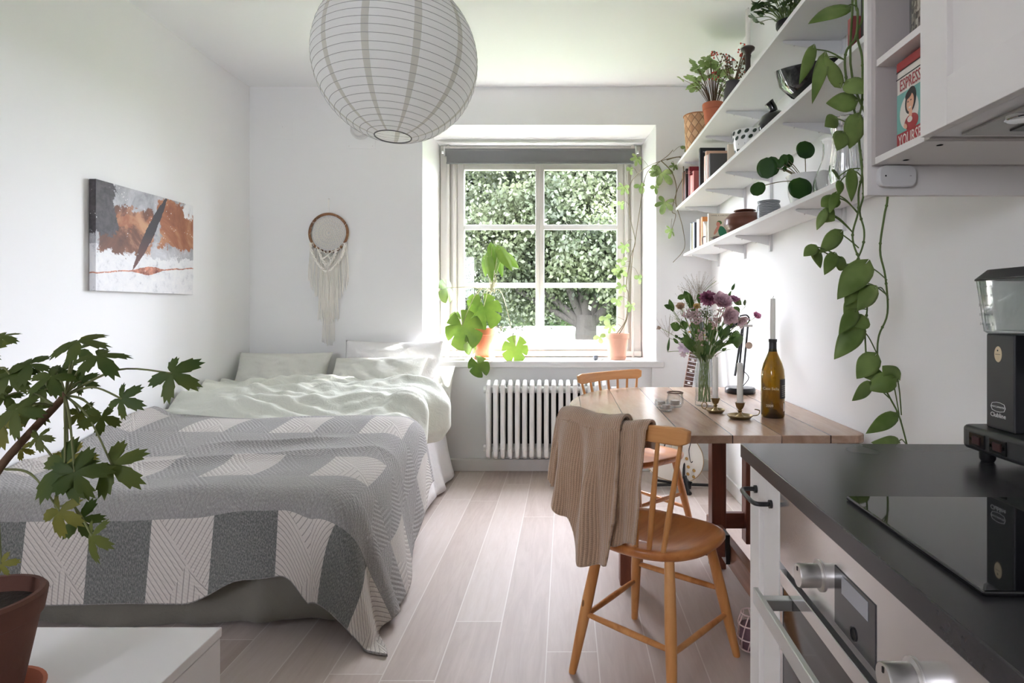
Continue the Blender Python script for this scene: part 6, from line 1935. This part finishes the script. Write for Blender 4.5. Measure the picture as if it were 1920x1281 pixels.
def climber():
    d = 4.43
    c = P(1157, 0, d); c.z = SZ
    t = thing('climbing_plant', 'tall thin climbing plant in a pale terracotta pot at the right of the sill', 'plant', c)
    MB().lathe([(0, 0), (.06, 0), (.068, .012), (.070, .022), (.06, .022), (0, .008)], c, 36).build('saucer', M['terra_p'], t, smooth=35)
    MB().lathe([(p, q + .012) for p, q in pot_prof(.090, .185)], c, 44).build('pot', M['terra_p'], t, smooth=35)
    MB().lathe([(0, .18), (.078, .176)], c, 24).build('soil', M['soil'], t)
    def Q(x, y):
        dd = 4.42 - .20 * sm(1188, 1222, x)
        return P(x, y, dd)
    st, lf = MB(), MB()
    for v in ([(1154, 628), (1173, 600), (1178, 552), (1174, 535), (1183, 480), (1191, 452), (1181, 404), (1180, 353), (1193, 329), (1217, 311), (1252, 298), (1279, 293)],
              [(1160, 628), (1176, 596), (1181, 545), (1186, 480), (1191, 452), (1199, 397), (1211, 329), (1235, 305), (1252, 292), (1262, 281)],
              [(1240, 302), (1259, 322), (1268, 349), (1267, 380), (1275, 408), (1281, 432), (1283, 466), (1262, 492)],
              [(1250, 300), (1277, 296), (1281, 330), (1270, 356), (1260, 395), (1267, 404), (1257, 438)]):
        cp = catmull([Q(*p) for p in v], 6)
        st.tube(cp, [.0038 - .0018 * i / len(cp) for i in range(len(cp))], 6)
    L = [(1169, 352, 15, .3, 1180, 372), (1200, 349, 13, .2, 1206, 345), (1240, 325, 25, .1, 1230, 308), (1228, 352, 12, .6, 1232, 318), (1246, 380, 22, -.2, 1267, 382), (1165, 382, 11, .8, 1180, 385), (1170, 462, 14, .3, 1186, 450),
         (1166, 488, 12, -.2, 1185, 470), (1163, 505, 17, .2, 1182, 490), (1158, 512, 12, -.4, 1182, 500), (1165, 538, 13, .2, 1176, 540), (1157, 562, 13, -.2, 1176, 560), (1182, 572, 13, .4, 1178, 585), (1135, 596, 14, -.2, 1170, 600),
         (1145, 612, 13, .2, 1165, 612), (1124, 632, 13, -.1, 1150, 628), (1194, 298, 15, .5, 1215, 311), (1182, 318, 10, .8, 1195, 325), (1225, 322, 10, .1, 1232, 312), (1285, 277, 11, .2, 1262, 285), (1257, 432, 14, .9, 1260, 410),
         (1198, 520, 12, .8, 1184, 500), (1264, 312, 10, .4, 1258, 306)]
    for i, (x, y, rp, tw_, sx, sy) in enumerate(L):
        C = Q(x, y) + Vector((0, -.02, 0)); S = Q(sx, sy)
        lobed(lf, C, (tw_, -1, .25), (.3 * (1 if i % 2 else -1), 0, -1), rp * 4.35 / F * 1.1, 3 if i % 2 else 5, .72, 0, .9, .25, i, .8)
        st.tube(catmull([S, S.lerp(C, .5) + Vector((0, -.005, .02)), C], 4), .0013, 5)
    lf.build('leaves', M['climb'], t, smooth=True); st.build('stems', pm('twine_stem', srgb(122, 112, 82), .7), t, smooth=True)
climber()
t = thing('glass_tealight', 'small clear tealight glass at the left end of the window sill', 'candle holder', P(820, 0, 4.36).xy.to_3d() + Vector((0, 0, SZ)))
c = Vector((P(820, 0, 4.36).x, 4.36, SZ))
MB().lathe([(0, 0), (.024, 0), (.028, .01), (.032, .058), (.030, .058), (.026, .012), (0, .008)], c, 30).build('cup', M['thin'], t, smooth=40)
MB().lathe([(0, .009), (.022, .009), (.022, .028), (0, .03)], c, 24).build('candle', M['wax'], t, smooth=40)
t = thing('magazine', 'thin grey-blue magazine lying left of the terracotta pot on the sill', 'magazine', (-.93, 4.36, SZ))
Mb = Matrix.Translation((P(853, 0, 4.40).x, 4.375, SZ)) @ Matrix.Rotation(rd(12), 4, 'Z')
MB().box(-.075, .075, -.055, .055, .0005, .012, Mb).build('pages', M['paper'], t, bevel=.001)
MB().box(-.078, .078, -.057, .057, .0121, .014, Mb).build('cover', pm('blue_grey_cover', srgb(150, 158, 168), .4), t, bevel=.0005)
stn = pm('grey_stone', srgb(112, 116, 122), .8, bs=30, bstr=.5, vs=20, va=.3)
for i, (x, y_, r, lab) in enumerate(((1117, 4.36, .021, 'larger grey stone on the sill left of the pale pot'), (1129, 4.33, .012, 'smaller pale stone beside the grey one on the sill'))):
    c = Vector((P(x, 0, y_).x, y_, SZ + r * .86))
    m = MB().grid(lambda u, v: c + Vector((math.sin(math.pi * max(.001, min(.999, u))) * math.cos(2 * math.pi * v), math.sin(math.pi * max(.001, min(.999, u))) * math.sin(2 * math.pi * v), math.cos(math.pi * max(.001, min(.999, u))) * .86)) * (r * (1 + .35 * N3(u * 3 + i * 7, v * 2.0 if v < .5 else (1 - v) * 2.0, i))), 12, 16, cv=True)
    tag(m.build('stone', stn if i == 0 else pm('pale_stone', srgb(190, 188, 184), .8, bs=30, bstr=.5), None, smooth=True), lab, 'stone', 'stones on the window sill')
# ------------------------------------------------------------------ things on the dining table
TT = TZ + .0004
def wine():
    c = Vector((.832, 2.37, TT))
    t = thing('wine_bottle', 'olive glass wine bottle with a candle in its neck on the table', 'bottle', c)
    out = [(0, .028), (.012, .024), (.032, .004), (.040, .0), (.0445, .004), (.0455, .012), (.0455, .165), (.043, .19), (.036, .215), (.026, .238), (.018, .258), (.0148, .275), (.0142, .300), (.0160, .302), (.0160, .310), (.0142, .312)]
    inn = [(.0112, .312), (.0112, .275), (.0150, .258), (.023, .237), (.033, .213), (.040, .189), (.0425, .165), (.0425, .012), (.040, .006), (.030, .009), (.012, .030), (0, .033)]
    MB().lathe(out + inn, c, 48).build('glass', M['bottle'], t, smooth=50)
    foil = MB().lathe([(.0152, .262), (.0146, .300), (.0166, .3015), (.0166, .3115), (.0146, .3122)], c, 36, cap=False)
    foil.build('neck_foil', pm('black_foil', (.02, .02, .018), .35), t, smooth=50)
    R = .0462
    a = rd(-105)
    lab = MB()
    def arc(a0, a1, z0_, z1_, r=R):
        return lambda u, v: c + Vector((r * math.cos(a0 + (a1 - a0) * u), r * math.sin(a0 + (a1 - a0) * u), z0_ + (z1_ - z0_) * v))
    MB().grid(arc(rd(-74), rd(0), .078, .155), 14, 1).build('label', pm('black_label', (.012, .012, .013), .5), t, smooth=True)
    MB().grid(arc(rd(-52), rd(-20), .028, .060), 8, 1).build('label', pm('white_label', (.7, .66, .66), .5), t, smooth=True)
    wt = MB()
    def curved(txt, z, size, a):
        M_ = Matrix.Translation(c) @ Matrix.Rotation(a, 4, 'Z') @ Matrix.Translation((R + .0004, 0, z)) @ Matrix.Rotation(rd(90), 4, 'Z') @ Matrix.Rotation(rd(90), 4, 'X')
        wt.text(txt, size, M_, .0001)
    curved('Casa Bella', .118, .015, rd(-118)); curved('2009', .050, .015, rd(-124))
    for k in range(6): wt.grid(arc(rd(-62), rd(-20), .088 + k * .008, .0895 + k * .008, R + .0004), 5, 1)
    wt.build('print', pm('bottle_print', srgb(206, 200, 180), .5), t)
    n0 = len(COL.objects)
    candle('tall white candle standing in the wine bottle', c + Vector((0, 0, .270)), .0108, .205)
wine()
def holder(label, c, dr, ht, side, ring=True):
    t = thing('candle_holder', label, 'candle holder', c, 0, 'brass chambersticks')
    MB().lathe([(0, 0), (dr * .70, 0), (dr * .78, .002), (dr, .012), (dr * .98, .0145), (dr * .76, .006), (.018, .006), (.012, .012), (.0065, .020), (.0060, .026), (.010, .031), (.0055, .034), (.0125, .042), (.0165, .052), (.0175, ht - .004), (.0205, ht), (.0165, ht), (.0135, ht - .004), (.0130, ht - .022), (0, ht - .022)], c, 44).build('dish_and_cup', M['brass'], t, smooth=50)
    b = MB()
    if ring:
        q = c + Vector((side * (dr + .006), 0, .030))
        b.tube([q + Vector((.011 * math.cos(a), 0, .014 * math.sin(a))) for a in [2 * math.pi * k / 24 for k in range(24)]], .0022, 7, close=True)
        b.tube([q + Vector((0, 0, -.014)), c + Vector((side * dr * .97, 0, .012))], .0025, 7)
    else:
        b.tube(catmull([c + Vector((side * dr * .96, 0, .012)), c + Vector((side * (dr + .016), 0, .012)), c + Vector((side * (dr + .026), 0, .020)), c + Vector((side * (dr + .026), 0, .032)), c + Vector((side * (dr + .008), 0, .036))], 5), .0022, 7)
    b.build('handle', M['brass'], t, smooth=True)
    return t
c1, c2 = Vector((.627, 2.47, TT)), Vector((.690, 2.335, TT))
holder('smaller brass chamberstick with a ring handle next to the vase', c1, .040, .062, -1)
holder('larger brass chamberstick with a hooked handle nearest the table edge', c2, .050, .064, 1, False)
candle('white candle in the smaller brass chamberstick by the vase', c1 + Vector((0, 0, .0402)), .0118, .192)
candle('white candle in the larger brass chamberstick', c2 + Vector((0, 0, .0422)), .0122, .178)

def votive(label, c, r, h, fill, wood_rim=False):
    t = thing('glass_votive', label, 'candle holder', c, 0, 'glass candle cups on the table')
    MB().lathe([(0, 0), (r * .72, 0), (r * .78, .003), (r, h * .28), (r * .99, h * .62), (r * .90, h * .84), (r * .93, h), (r * .86, h), (r * .82, h * .84), (r * .90, h * .62), (r * .90, h * .3), (r * .66, .009), (0, .009)], c, 40).build('glass', M['thin'], t, smooth=60)
    MB().lathe([(0, .0095), (r * .55, .0095), (r * .55, fill), (0, fill)], c, 28).build('tealight', pm('tealight_grey', srgb(176, 164, 156), .5), t, smooth=40)
    if wood_rim:
        MB().lathe([(r * .86, h + .0002), (r * .97, h + .0002), (r * .98, h + .006), (r * .87, h + .006), (r * .86, h + .0002)], c, 40).build('rim', pm('brown_rim', srgb(122, 100, 86), .5), t, smooth=30)
votive('larger round candle glass with a brown rim on the table', Vector((.487, 2.62, TT)), .037, .060, .028, True)
votive('small candle glass farthest left on the table', Vector((.424, 2.61, TT)), .030, .034, .026)
votive('small candle glass in front of the other two on the table', Vector((.428, 2.51, TT)), .030, .034, .026)

# ------------------------------------------------------------------ vase and flowers
def bouquet():
    c = Vector((.622, 2.645, TT))
    v = thing('flower_vase', 'cut-glass vase half full of green stems on the table', 'vase', c)
    def fv(u, w):
        pr = [(0, 0), (.034, 0), (.040, .004), (.041, .02), (.038, .05), (.0395, .09), (.043, .14), (.041, .17), (.0345, .198), (.038, .218), (.046, .2275), (.0435, .2275), (.0355, .217), (.0318, .198), (.0375, .17), (.0395, .14), (.036, .09), (.0345, .05), (.037, .022), (0, .016)]
        q = u * (len(pr) - 1); i = min(int(q), len(pr) - 2); f = q - i
        r = pr[i][0] * (1 - f) + pr[i + 1][0] * f; z = pr[i][1] * (1 - f) + pr[i + 1][1] * f
        if i < 9: r *= 1 + .022 * math.cos(18 * 2 * math.pi * w + z * 90) + .015 * math.cos(18 * 2 * math.pi * w - z * 90)
        return c + Vector((r * math.cos(2 * math.pi * w), r * math.sin(2 * math.pi * w), z))
    MB().grid(fv, 80, 96, cv=True).build('glass', M['thin'], v, smooth=True)
    t = thing('bouquet', 'mixed bouquet of pink, mauve and white flowers in the glass vase', 'flowers', c + Vector((0, 0, .02)))
    D = 2.645
    Q = lambda x, y, dd=0: P(x, y, D + dd)
    rng = random.Random(11)
    mouth = c + Vector((0, 0, .215))
    st, gl, fine = MB(), MB(), MB()
    def stem(tip, r=.0015, inner=False):
        a = rng.uniform(0, 6.28)
        foot = c + Vector((math.cos(a) * .026, math.sin(a) * .026, .02))
        dx = (tip - mouth).normalized()
        m = mouth + Vector((max(-.024, min(.024, dx.x * .05)), max(-.024, min(.024, dx.y * .05)), -.005))
        if inner:
            st.tube(catmull([m, m.lerp(tip, .55) + Vector((0, 0, .015)), tip], 4), r, 5); return
        st.tube(catmull([foot, foot.lerp(m, .55) + Vector((0, 0, .0)), m, m.lerp(tip, .55) + Vector((0, 0, .015)), tip], 5), r, 6)
    def petals(name, C, n, L, W, cone, col, col2=None, layers=1, shape='oval', cup=.3, axis=(0, -1, .3)):
        L *= 1.25; W *= 1.35
        b = MB(); ax = Vector(axis).normalized(); s_ = ax.orthogonal().normalized(); w_ = ax.cross(s_)
        for ly in range(layers):
            k = ly / max(1, layers - 1) if layers > 1 else 0
            cc = cone * (1 - k * .85) ; LL = L * (1 - k * .35); nn = max(4, int(n * (1 - k * .5)))
            for i in range(nn):
                a = 2 * math.pi * (i + .5 * (ly % 2)) / nn + rng.uniform(-.1, .1)
                out = s_ * math.cos(a) + w_ * math.sin(a)
                d = (out * math.sin(cc) + ax * math.cos(cc)).normalized()
                nr = (ax * math.sin(cc) - out * math.cos(cc)).normalized()
                leaf(b, C + d * L * .05, C + d * LL * rng.uniform(.85, 1.1), W, nr, shape, -cup, -.15, 5)
        mm = leafmat('petal_' + name + str(int(C.x * 1e4)), col, col2 or tuple(min(1, q * 1.25) for q in col), 60, .3, .6)
        b.build(name, mm, t, smooth=True)
    F_ = lambda x, y, dd: (Q(x, y, dd))
    C = F_(1328, 560, -.05); stem(C); petals('dahlia', C, 22, .034, .012, 1.7, srgb(146, 84, 112), srgb(190, 126, 154), 7, cup=.5, axis=(0, -.8, .5))
    C = F_(1352, 570, -.07); stem(C); petals('peony', C, 8, .045, .040, 1.15, srgb(204, 164, 180), srgb(226, 196, 206), 4, cup=.4, axis=(.1, -.7, .6))
    C = F_(1364, 592, -.06); stem(C); petals('peony', C, 7, .042, .036, 1.3, srgb(206, 176, 184), srgb(226, 202, 206), 3, cup=.4, axis=(.4, -.8, 0))
    C = F_(1375, 566, -.03); stem(C); petals('pink_rose', C, 7, .026, .022, .9, srgb(182, 118, 152), srgb(206, 150, 180), 3, cup=.5, axis=(.2, -.6, .8))
    C = F_(1416, 595, -.02); stem(C, .0012); petals('pink_sweet_pea', C, 5, .022, .022, 1.0, srgb(196, 120, 156), srgb(216, 150, 180), 2, cup=.4, axis=(.4, -.7, .6))
    C = F_(1386, 596, -.01); stem(C); petals('pale_pink_gladiolus', C, 6, .040, .024, .9, srgb(212, 184, 188), srgb(228, 208, 210), 3, cup=.4, axis=(.4, -.6, -.6))
    C = F_(1277, 577, .0); stem(C); petals('peach_rose', C, 7, .022, .022, 1.0, srgb(208, 178, 152), srgb(222, 196, 174), 3, cup=.5, axis=(-.3, -.8, .5))
    C = F_(1306, 575, -.02); stem(C); petals('yellow_aster', C, 12, .016, .007, 1.3, srgb(186, 150, 80), srgb(200, 170, 110), 2, cup=.1, axis=(-.1, -.8, .5))
    C = F_(1283, 652, -.05); stem(C, .001); petals('lilac_cosmos', C, 8, .026, .013, 1.35, srgb(214, 196, 214), srgb(228, 214, 226), 1, cup=.1, axis=(-.2, -.9, .1))
    C = F_(1281, 664, -.05); stem(C, .001); petals('small_cosmos', C, 6, .014, .009, 1.2, srgb(210, 190, 198), srgb(226, 210, 212), 1, cup=.1, axis=(-.2, -.8, -.4))
    C = F_(1240, 616, .02); stem(C, .001); petals('fading_bud', C, 5, .020, .012, .5, srgb(180, 158, 140), srgb(206, 186, 176), 1, cup=.5, axis=(-.9, -.2, .2))
    def cluster(name, ctrs, n, rad, br, col):
        bm_ = leafmat('bloom_' + name, col, tuple(min(1, q * 1.15) for q in col), 80, .2, .7)
        for (x, y, dd) in ctrs:
            b = MB()
            C = Q(x, y, dd); stem(C)
            for i in range(n):
                p = C + Vector((rng.gauss(0, rad), rng.gauss(0, rad * .7), rng.gauss(0, rad)))
                for k in range(3):
                    q = p + Vector((rng.uniform(-br, br), rng.uniform(-br, br), rng.uniform(-br, br))) * .7
                    b.ball(q, br * .62, 6, 4, (1, 1, .8))
            b.build(name, bm_, t, smooth=True)
    cluster('pale_pink_stock', [(1300, 587, -.08), (1306, 598, -.09), (1291, 592, -.06)], 26, .013, .0065, srgb(206, 182, 180))
    cluster('pink_statice', [(1346, 598, -.09), (1336, 610, -.10), (1352, 585, -.09), (1343, 604, -.10), (1316, 626, -.09), (1314, 634, -.09)], 13, .010, .0055, srgb(206, 178, 174))
    cluster('white_umbel', [(1268, 597, -.03), (1280, 587, -.02), (1288, 582, .0)], 34, .014, .0026, srgb(214, 214, 196))
    cluster('green_umbel', [(1325, 585, -.06), (1330, 596, -.07), (1320, 590, -.06)], 60, .014, .0026, srgb(104, 112, 68))
    cluster('white_gypsophila', [(1375, 615, -.01), (1384, 608, .0), (1366, 622, .0)], 34, .016, .0019, srgb(220, 216, 206))
    # leaves
    LV = [(1287, 546, 1302, 590, 14, 'l'), (1270, 560, 1290, 552, 10, 'l'), (1283, 545, 1296, 575, 11, 'l'), (1262, 585, 1256, 560, 12, 'o'), (1260, 578, 1246, 572, 10, 'o'), (1276, 616, 1258, 608, 18, 'o'), (1286, 618, 1278, 600, 16, 'o'),
          (1300, 650, 1281, 625, 12, 'l'), (1306, 660, 1290, 640, 10, 'l'), (1280, 632, 1300, 662, 12, 'l'), (1360, 632, 1366, 612, 18, 'o'), (1372, 628, 1390, 642, 26, 'h'), (1386, 632, 1384, 655, 24, 'h'), (1355, 640, 1340, 662, 12, 'l'),
          (1346, 648, 1332, 668, 12, 'l'), (1322, 638, 1327, 668, 12, 'l'), (1318, 655, 1324, 680, 14, 'l'), (1376, 560, 1392, 572, 14, 'o'), (1372, 545, 1378, 530, 6, 'l'), (1376, 575, 1386, 590, 14, 'o'), (1396, 562, 1398, 574, 8, 'o'),
          (1252, 660, 1255, 632, 5, 'l'), (1312, 610, 1300, 640, 10, 'l'), (1330, 620, 1338, 650, 12, 'l'), (1350, 610, 1356, 640, 14, 'o'), (1310, 550, 1312, 572, 9, 'l'), (1362, 600, 1372, 585, 16, 'o'), (1380, 600, 1370, 590, 18, 'h'), (1338, 628, 1330, 600, 14, 'o'),
          (1296, 560, 1306, 600, 9, 'l'), (1365, 560, 1371, 545, 6, 'l')]
    for (bx, by, tx, ty, w, k) in LV:
        dd = rng.uniform(-.07, .04)
        B, T = Q(bx, by, dd), Q(tx, ty, dd + rng.uniform(-.02, .02))
        leaf(gl, B, T, w * D / F, (rng.uniform(-.5, .5), -1, rng.uniform(-.3, .5)), {'l': 'lance', 'o': 'oval', 'h': 'heart'}[k], .2, .2, 7)
        stem(B if (B - mouth).length < (T - mouth).length else T, .0012, True)
    for i in range(60):                          # more filler foliage inside the bunch
        a = rng.uniform(-1.1, 1.1); e = rng.uniform(.05, .17)
        B = mouth + Vector((math.sin(a) * e, rng.uniform(-.07, .07), math.cos(a) * e))
        d_ = (B - mouth).normalized()
        T = B + (d_ + Vector((rng.uniform(-.6, .6), rng.uniform(-.6, .6), rng.uniform(-.3, .3)))) * rng.uniform(.02, .045)
        leaf(gl, B, T, rng.uniform(.008, .018), (rng.uniform(-1, 1), -1, rng.uniform(-.5, .5)), rng.choice(['lance', 'oval']), .2, .2, 5)
        stem(B, .0012, True)
    # wispy grass panicles
    for (x, y, n) in ((1300, 535, 70), (1310, 520, 60), (1254, 600, 24), (1385, 550, 24), (1292, 548, 40)):
        base = Q(x, y + 34, .03); stem(base, .0009)
        for i in range(n):
            a = rng.gauss(0, .55); L_ = rng.uniform(.03, .11)
            p = base + Vector((math.sin(a) * L_, rng.uniform(-.03, .03), math.cos(a) * L_))
            fine.tube([base.lerp(p, rng.uniform(0, .4)), p], .00035, 4)
            fine.ball(p, .0011, 5, 3)
    st.tube(catmull([mouth, Q(1312, 572), Q(1322, 545), Q(1343, 527)], 5), .0012, 5)
    gl.build('leaves', M['bouq_leaf'], t, smooth=True); st.build('stems', pm('cut_stem', srgb(132, 152, 92), .5), t, smooth=True); fine.build('grass_panicles', pm('dry_grass', srgb(150, 138, 118), .8), t)
bouquet()

# ------------------------------------------------------------------ desk lamp
def desk_lamp():
    c = Vector((.905, 3.06, TT))
    t = thing('desk_lamp', 'black jointed desk lamp with a round base at the back of the table', 'lamp', c)
    MB().lathe([(0, 0), (.074, 0), (.077, .004), (.077, .022), (.072, .029), (.015, .032), (.012, .045), (0, .045)], c, 44).build('base', M['blackm'], t, smooth=40)
    d = 3.06
    Q = lambda x, y, dd=0: P(x, y, d + dd)
    kn = Q(1398, 611)
    foot = c + Vector((.0, 0, .045))
    for o_ in (-.012, .012):
        MB().tube([foot + Vector((o_, 0, 0)), kn + Vector((o_, 0, 0))], .0055, 8).build('lower_arm', M['blackm'], t, smooth=40)
    MB().tube([kn + Vector((-.022, -.02, 0)), Q(1378, 705, -.05)], .006, 8).build('upper_arm', M['blackm'], t, smooth=40)
    MB().tube([kn + Vector((-.035, 0, 0)), kn + Vector((.035, 0, 0))], .007, 10).build('joint', M['steel'], t, smooth=40)
    MB().tube(catmull([kn + Vector((.0, 0, 0)), kn + Vector((.02, 0, .03)), kn + Vector((.005, 0, .055)), kn + Vector((-.03, 0, .05))], 5), .004, 8).build('spring_hook', M['blackm'], t, smooth=True)
    e = kn + Vector((-.07, .0, .03))
    MB().lathe([(.016, .05), (.022, .045), (.030, .02), (.052, -.03), (.050, -.03), (.028, .02), (.018, .043), (.016, .05)], e, 32, Matrix.Rotation(rd(-30), 4, 'Y')).build('shade', M['blackm'], t, smooth=50)
    MB().tube(catmull([Q(1389, 692, -.03), Q(1404, 708, -.02), c + Vector((.01, 0, .03))], 4), .0022, 6).build('cable', M['black'], t, smooth=True)
    q = Q(1404, 648, -.02)
    b = MB().lathe([(0, 0), (.018, 0), (.018, .003), (0, .003)], q, 28, Matrix.Rotation(rd(90), 4, 'X'))
    b.build('round_tag', pm('beige_tag', srgb(200, 176, 160), .7), t, smooth=30)
    MB().tube([kn + Vector((.02, -.02, 0)), q + Vector((0, 0, .012))], .0008, 5).build('tag_string', M['paper'], t)
desk_lamp()

# ------------------------------------------------------------------ guitar on its stand
def guitar():
    d = 3.86
    t = thing('electric_guitar', 'white hollow-body guitar with black f-holes on a stand behind the table', 'guitar', P(1262, 905, d))
    O = P(1258, 903, d)
    Rm = Matrix.Translation(O) @ Matrix.Rotation(rd(12), 4, 'Y') @ Matrix.Rotation(rd(-10), 4, 'X')
    W = pm('cream_white_lacquer', srgb(232, 230, 222), .15, coat=.5); gold = pm('gold_hardware', srgb(196, 160, 96), .25, .9)
    half = [(0, 0), (.10, .012), (.17, .065), (.195, .14), (.175, .22), (.125, .285), (.118, .33), (.145, .385), (.15, .43)]
    right = half + [(.128, .455), (.095, .445), (.06, .425), (.03, .44)]
    left = [(-p, q) for p, q in half] + [(-.12, .478), (-.06, .49), (-.03, .485)]
    rp = catmull([(p, 0, q) for p, q in right], 6); lp = catmull([(p, 0, q) for p, q in left], 6)
    poly = [(v.x, v.z) for v in rp] + [(v.x, v.z) for v in reversed(lp[1:])]
    MB().prism(poly, 'y', 0, .055, Rm).build('body', W, t, bevel=.006, seg=3, smooth=35)
    b = MB().tube([Rm @ Vector((v[0] * .985, -.0008, v[1] * .985 + .003)) for v in poly], .0018, 5, close=True); b.build('binding', gold, t, smooth=True)
    MB().box(-.026, .026, -.022, .0, .42, .92, Rm).build('neck', pm('neck_wood', srgb(120, 80, 60), .4), t, bevel=.004)
    fb = MB().box(-.027, .027, -.028, -.0222, .35, .92, Rm); fb = fb.build('fretboard', pm('rosewood', srgb(92, 62, 52), .5), t)
    for k in range(21):
        z = .36 + .55 * (1 - (1 - k / 21) ** 1.25)
        MB().box(-.027, .027, -.0295, -.028, z, z + .0025, Rm).build('fret', M['chrome'], fb)
    for k in (2, 4, 6, 9, 12, 15):
        z = .36 + .55 * (1 - (1 - (k + .5) / 21) ** 1.25)
        MB().box(-.009, .009, -.0290, -.028, z - .004, z + .007, Rm).build('inlay', pm('pearl', (.8, .8, .76), .2), fb)
    MB().prism([(-.03, .92), (.03, .92), (.042, 1.0), (.034, 1.09), (0, 1.08), (-.034, 1.09), (-.042, 1.0)], 'y', -.018, -.002, Rm).build('headstock', M['blackg'], t, bevel=.002)
    for s_ in (-1, 1):
        for k in range(3):
            MB().tube([Rm @ Vector((s_ * .036, -.01, .95 + k * .045)), Rm @ Vector((s_ * .058, -.01, .95 + k * .045))], .006, 8).build('tuning_peg', gold, t, smooth=40)
    for z in (.20, .30):
        MB().box(-.036, .036, -.010, -.001, z, z + .032, Rm).build('pickup', pm('cream_pickup', srgb(222, 214, 194), .3), t, bevel=.002)
    MB().box(-.04, .04, -.016, -.002, .155, .168, Rm).build('bridge', gold, t, bevel=.002)
    st = MB()
    for k in range(6):
        x = -.02 + .008 * k
        st.tube([Rm @ Vector((x * 1.2, -.018, .16)), Rm @ Vector((x * .8, -.031, .92))], .0006, 4)
    st.build('strings', M['steel'], t)
    for s_ in (-1, 1):
        f = MB().tube([Rm @ Vector(p) for p in catmull([(s_ * .075, -.0022, .30), (s_ * .085, -.0022, .27), (s_ * .082, -.0022, .22), (s_ * .10, -.0022, .16), (s_ * .11, -.0022, .145), (s_ * .118, -.0022, .155)], 5)], [.003, .005, .006, .007, .007, .008, .009, .010, .010, .010, .010, .009, .008, .007, .006, .006, .006, .006, .007, .007, .008, .008, .009, .009, .007, .005], 8, squash=.2)
        f.build('f_hole', M['black'], t, smooth=True)
    for (x, z) in ((.095, .115), (.135, .10), (.10, .07), (.14, .06), (.075, .165)):
        MB().lathe([(0, 0), (.010, 0), (.009, .014), (0, .014)], Rm @ Vector((x, -.001, z)), 16, Matrix.Rotation(rd(90), 4, 'X')).build('knob', gold, t, smooth=40)
    # stand
    s = thing('guitar_stand', 'black folding guitar stand on the floor holding the white guitar', 'stand', P(1270, 918, d))
    Q = lambda x, y, dd=0: P(x, y, d + dd)
    def leg(a, b_, r=.010, nm='leg'):
        MB().tube([a, b_], r, 8).build(nm, M['blackm'], s, smooth=40)
    hub = Q(1282, 908, -.02)
    leg(hub, Vector((Q(1294, 0, -.14).x, d - .14, .012)), .012); leg(hub, Vector((hub.x - .20, d + .04, .012))); leg(hub, Vector((hub.x + .19, d + .04, .012)))
    MB().tube([hub, Vector((hub.x + .06, d + .22, .62))], .009, 8).build('post', M['blackm'], s, smooth=40)
    for s_ in (-1, 1):
        p = Rm @ Vector((s_ * .11, .03, -.016))
        MB().tube([hub, p, Rm @ Vector((s_ * .115, -.055, -.012)), Rm @ Vector((s_ * .115, -.060, .03))], .008, 8).build('cradle_arm', M['blackm'], s, smooth=40)
    MB().bar(Q(1284, 892, -.10), Q(1291, 928, -.14), .022, .014).build('release_handle', M['black'], s, bevel=.004)
    MB().box(hub.x - .03, hub.x + .03, d - .07, d, .02, .07).build('hub', M['black'], s, bevel=.004)
guitar()

# ------------------------------------------------------------------ pink wire coil hanging behind the cabinet front
c = Vector((.635, 2.03, .0))
t = thing('wire_basket', 'small pink wire basket standing on the floor beside the pull-out cabinet', 'basket', c)
b = MB()
for z, r in ((.012, .034), (.05, .043), (.095, .04), (.13, .03)):
    b.tube([c + Vector((r * math.cos(a), r * math.sin(a), z)) for a in [2 * math.pi * k / 28 for k in range(28)]], .0025, 6, close=True)
for k in range(9):
    a = 2 * math.pi * k / 9
    b.tube([c + Vector((r * math.cos(a + .25 * i), r * math.sin(a + .25 * i), z)) for i, (z, r) in enumerate(((.012, .034), (.05, .043), (.095, .04), (.13, .03)))], .0022, 6)
b.build('wires', pm('pink_wire', srgb(226, 204, 202), .4), t, smooth=True)
MB().lathe([(0, .006), (.028, .006), (.036, .045), (.032, .09), (0, .10)], c, 24).build('contents', pm('mauve_yarn', srgb(120, 92, 100), .9, bs=80, bstr=.6), t, smooth=True)
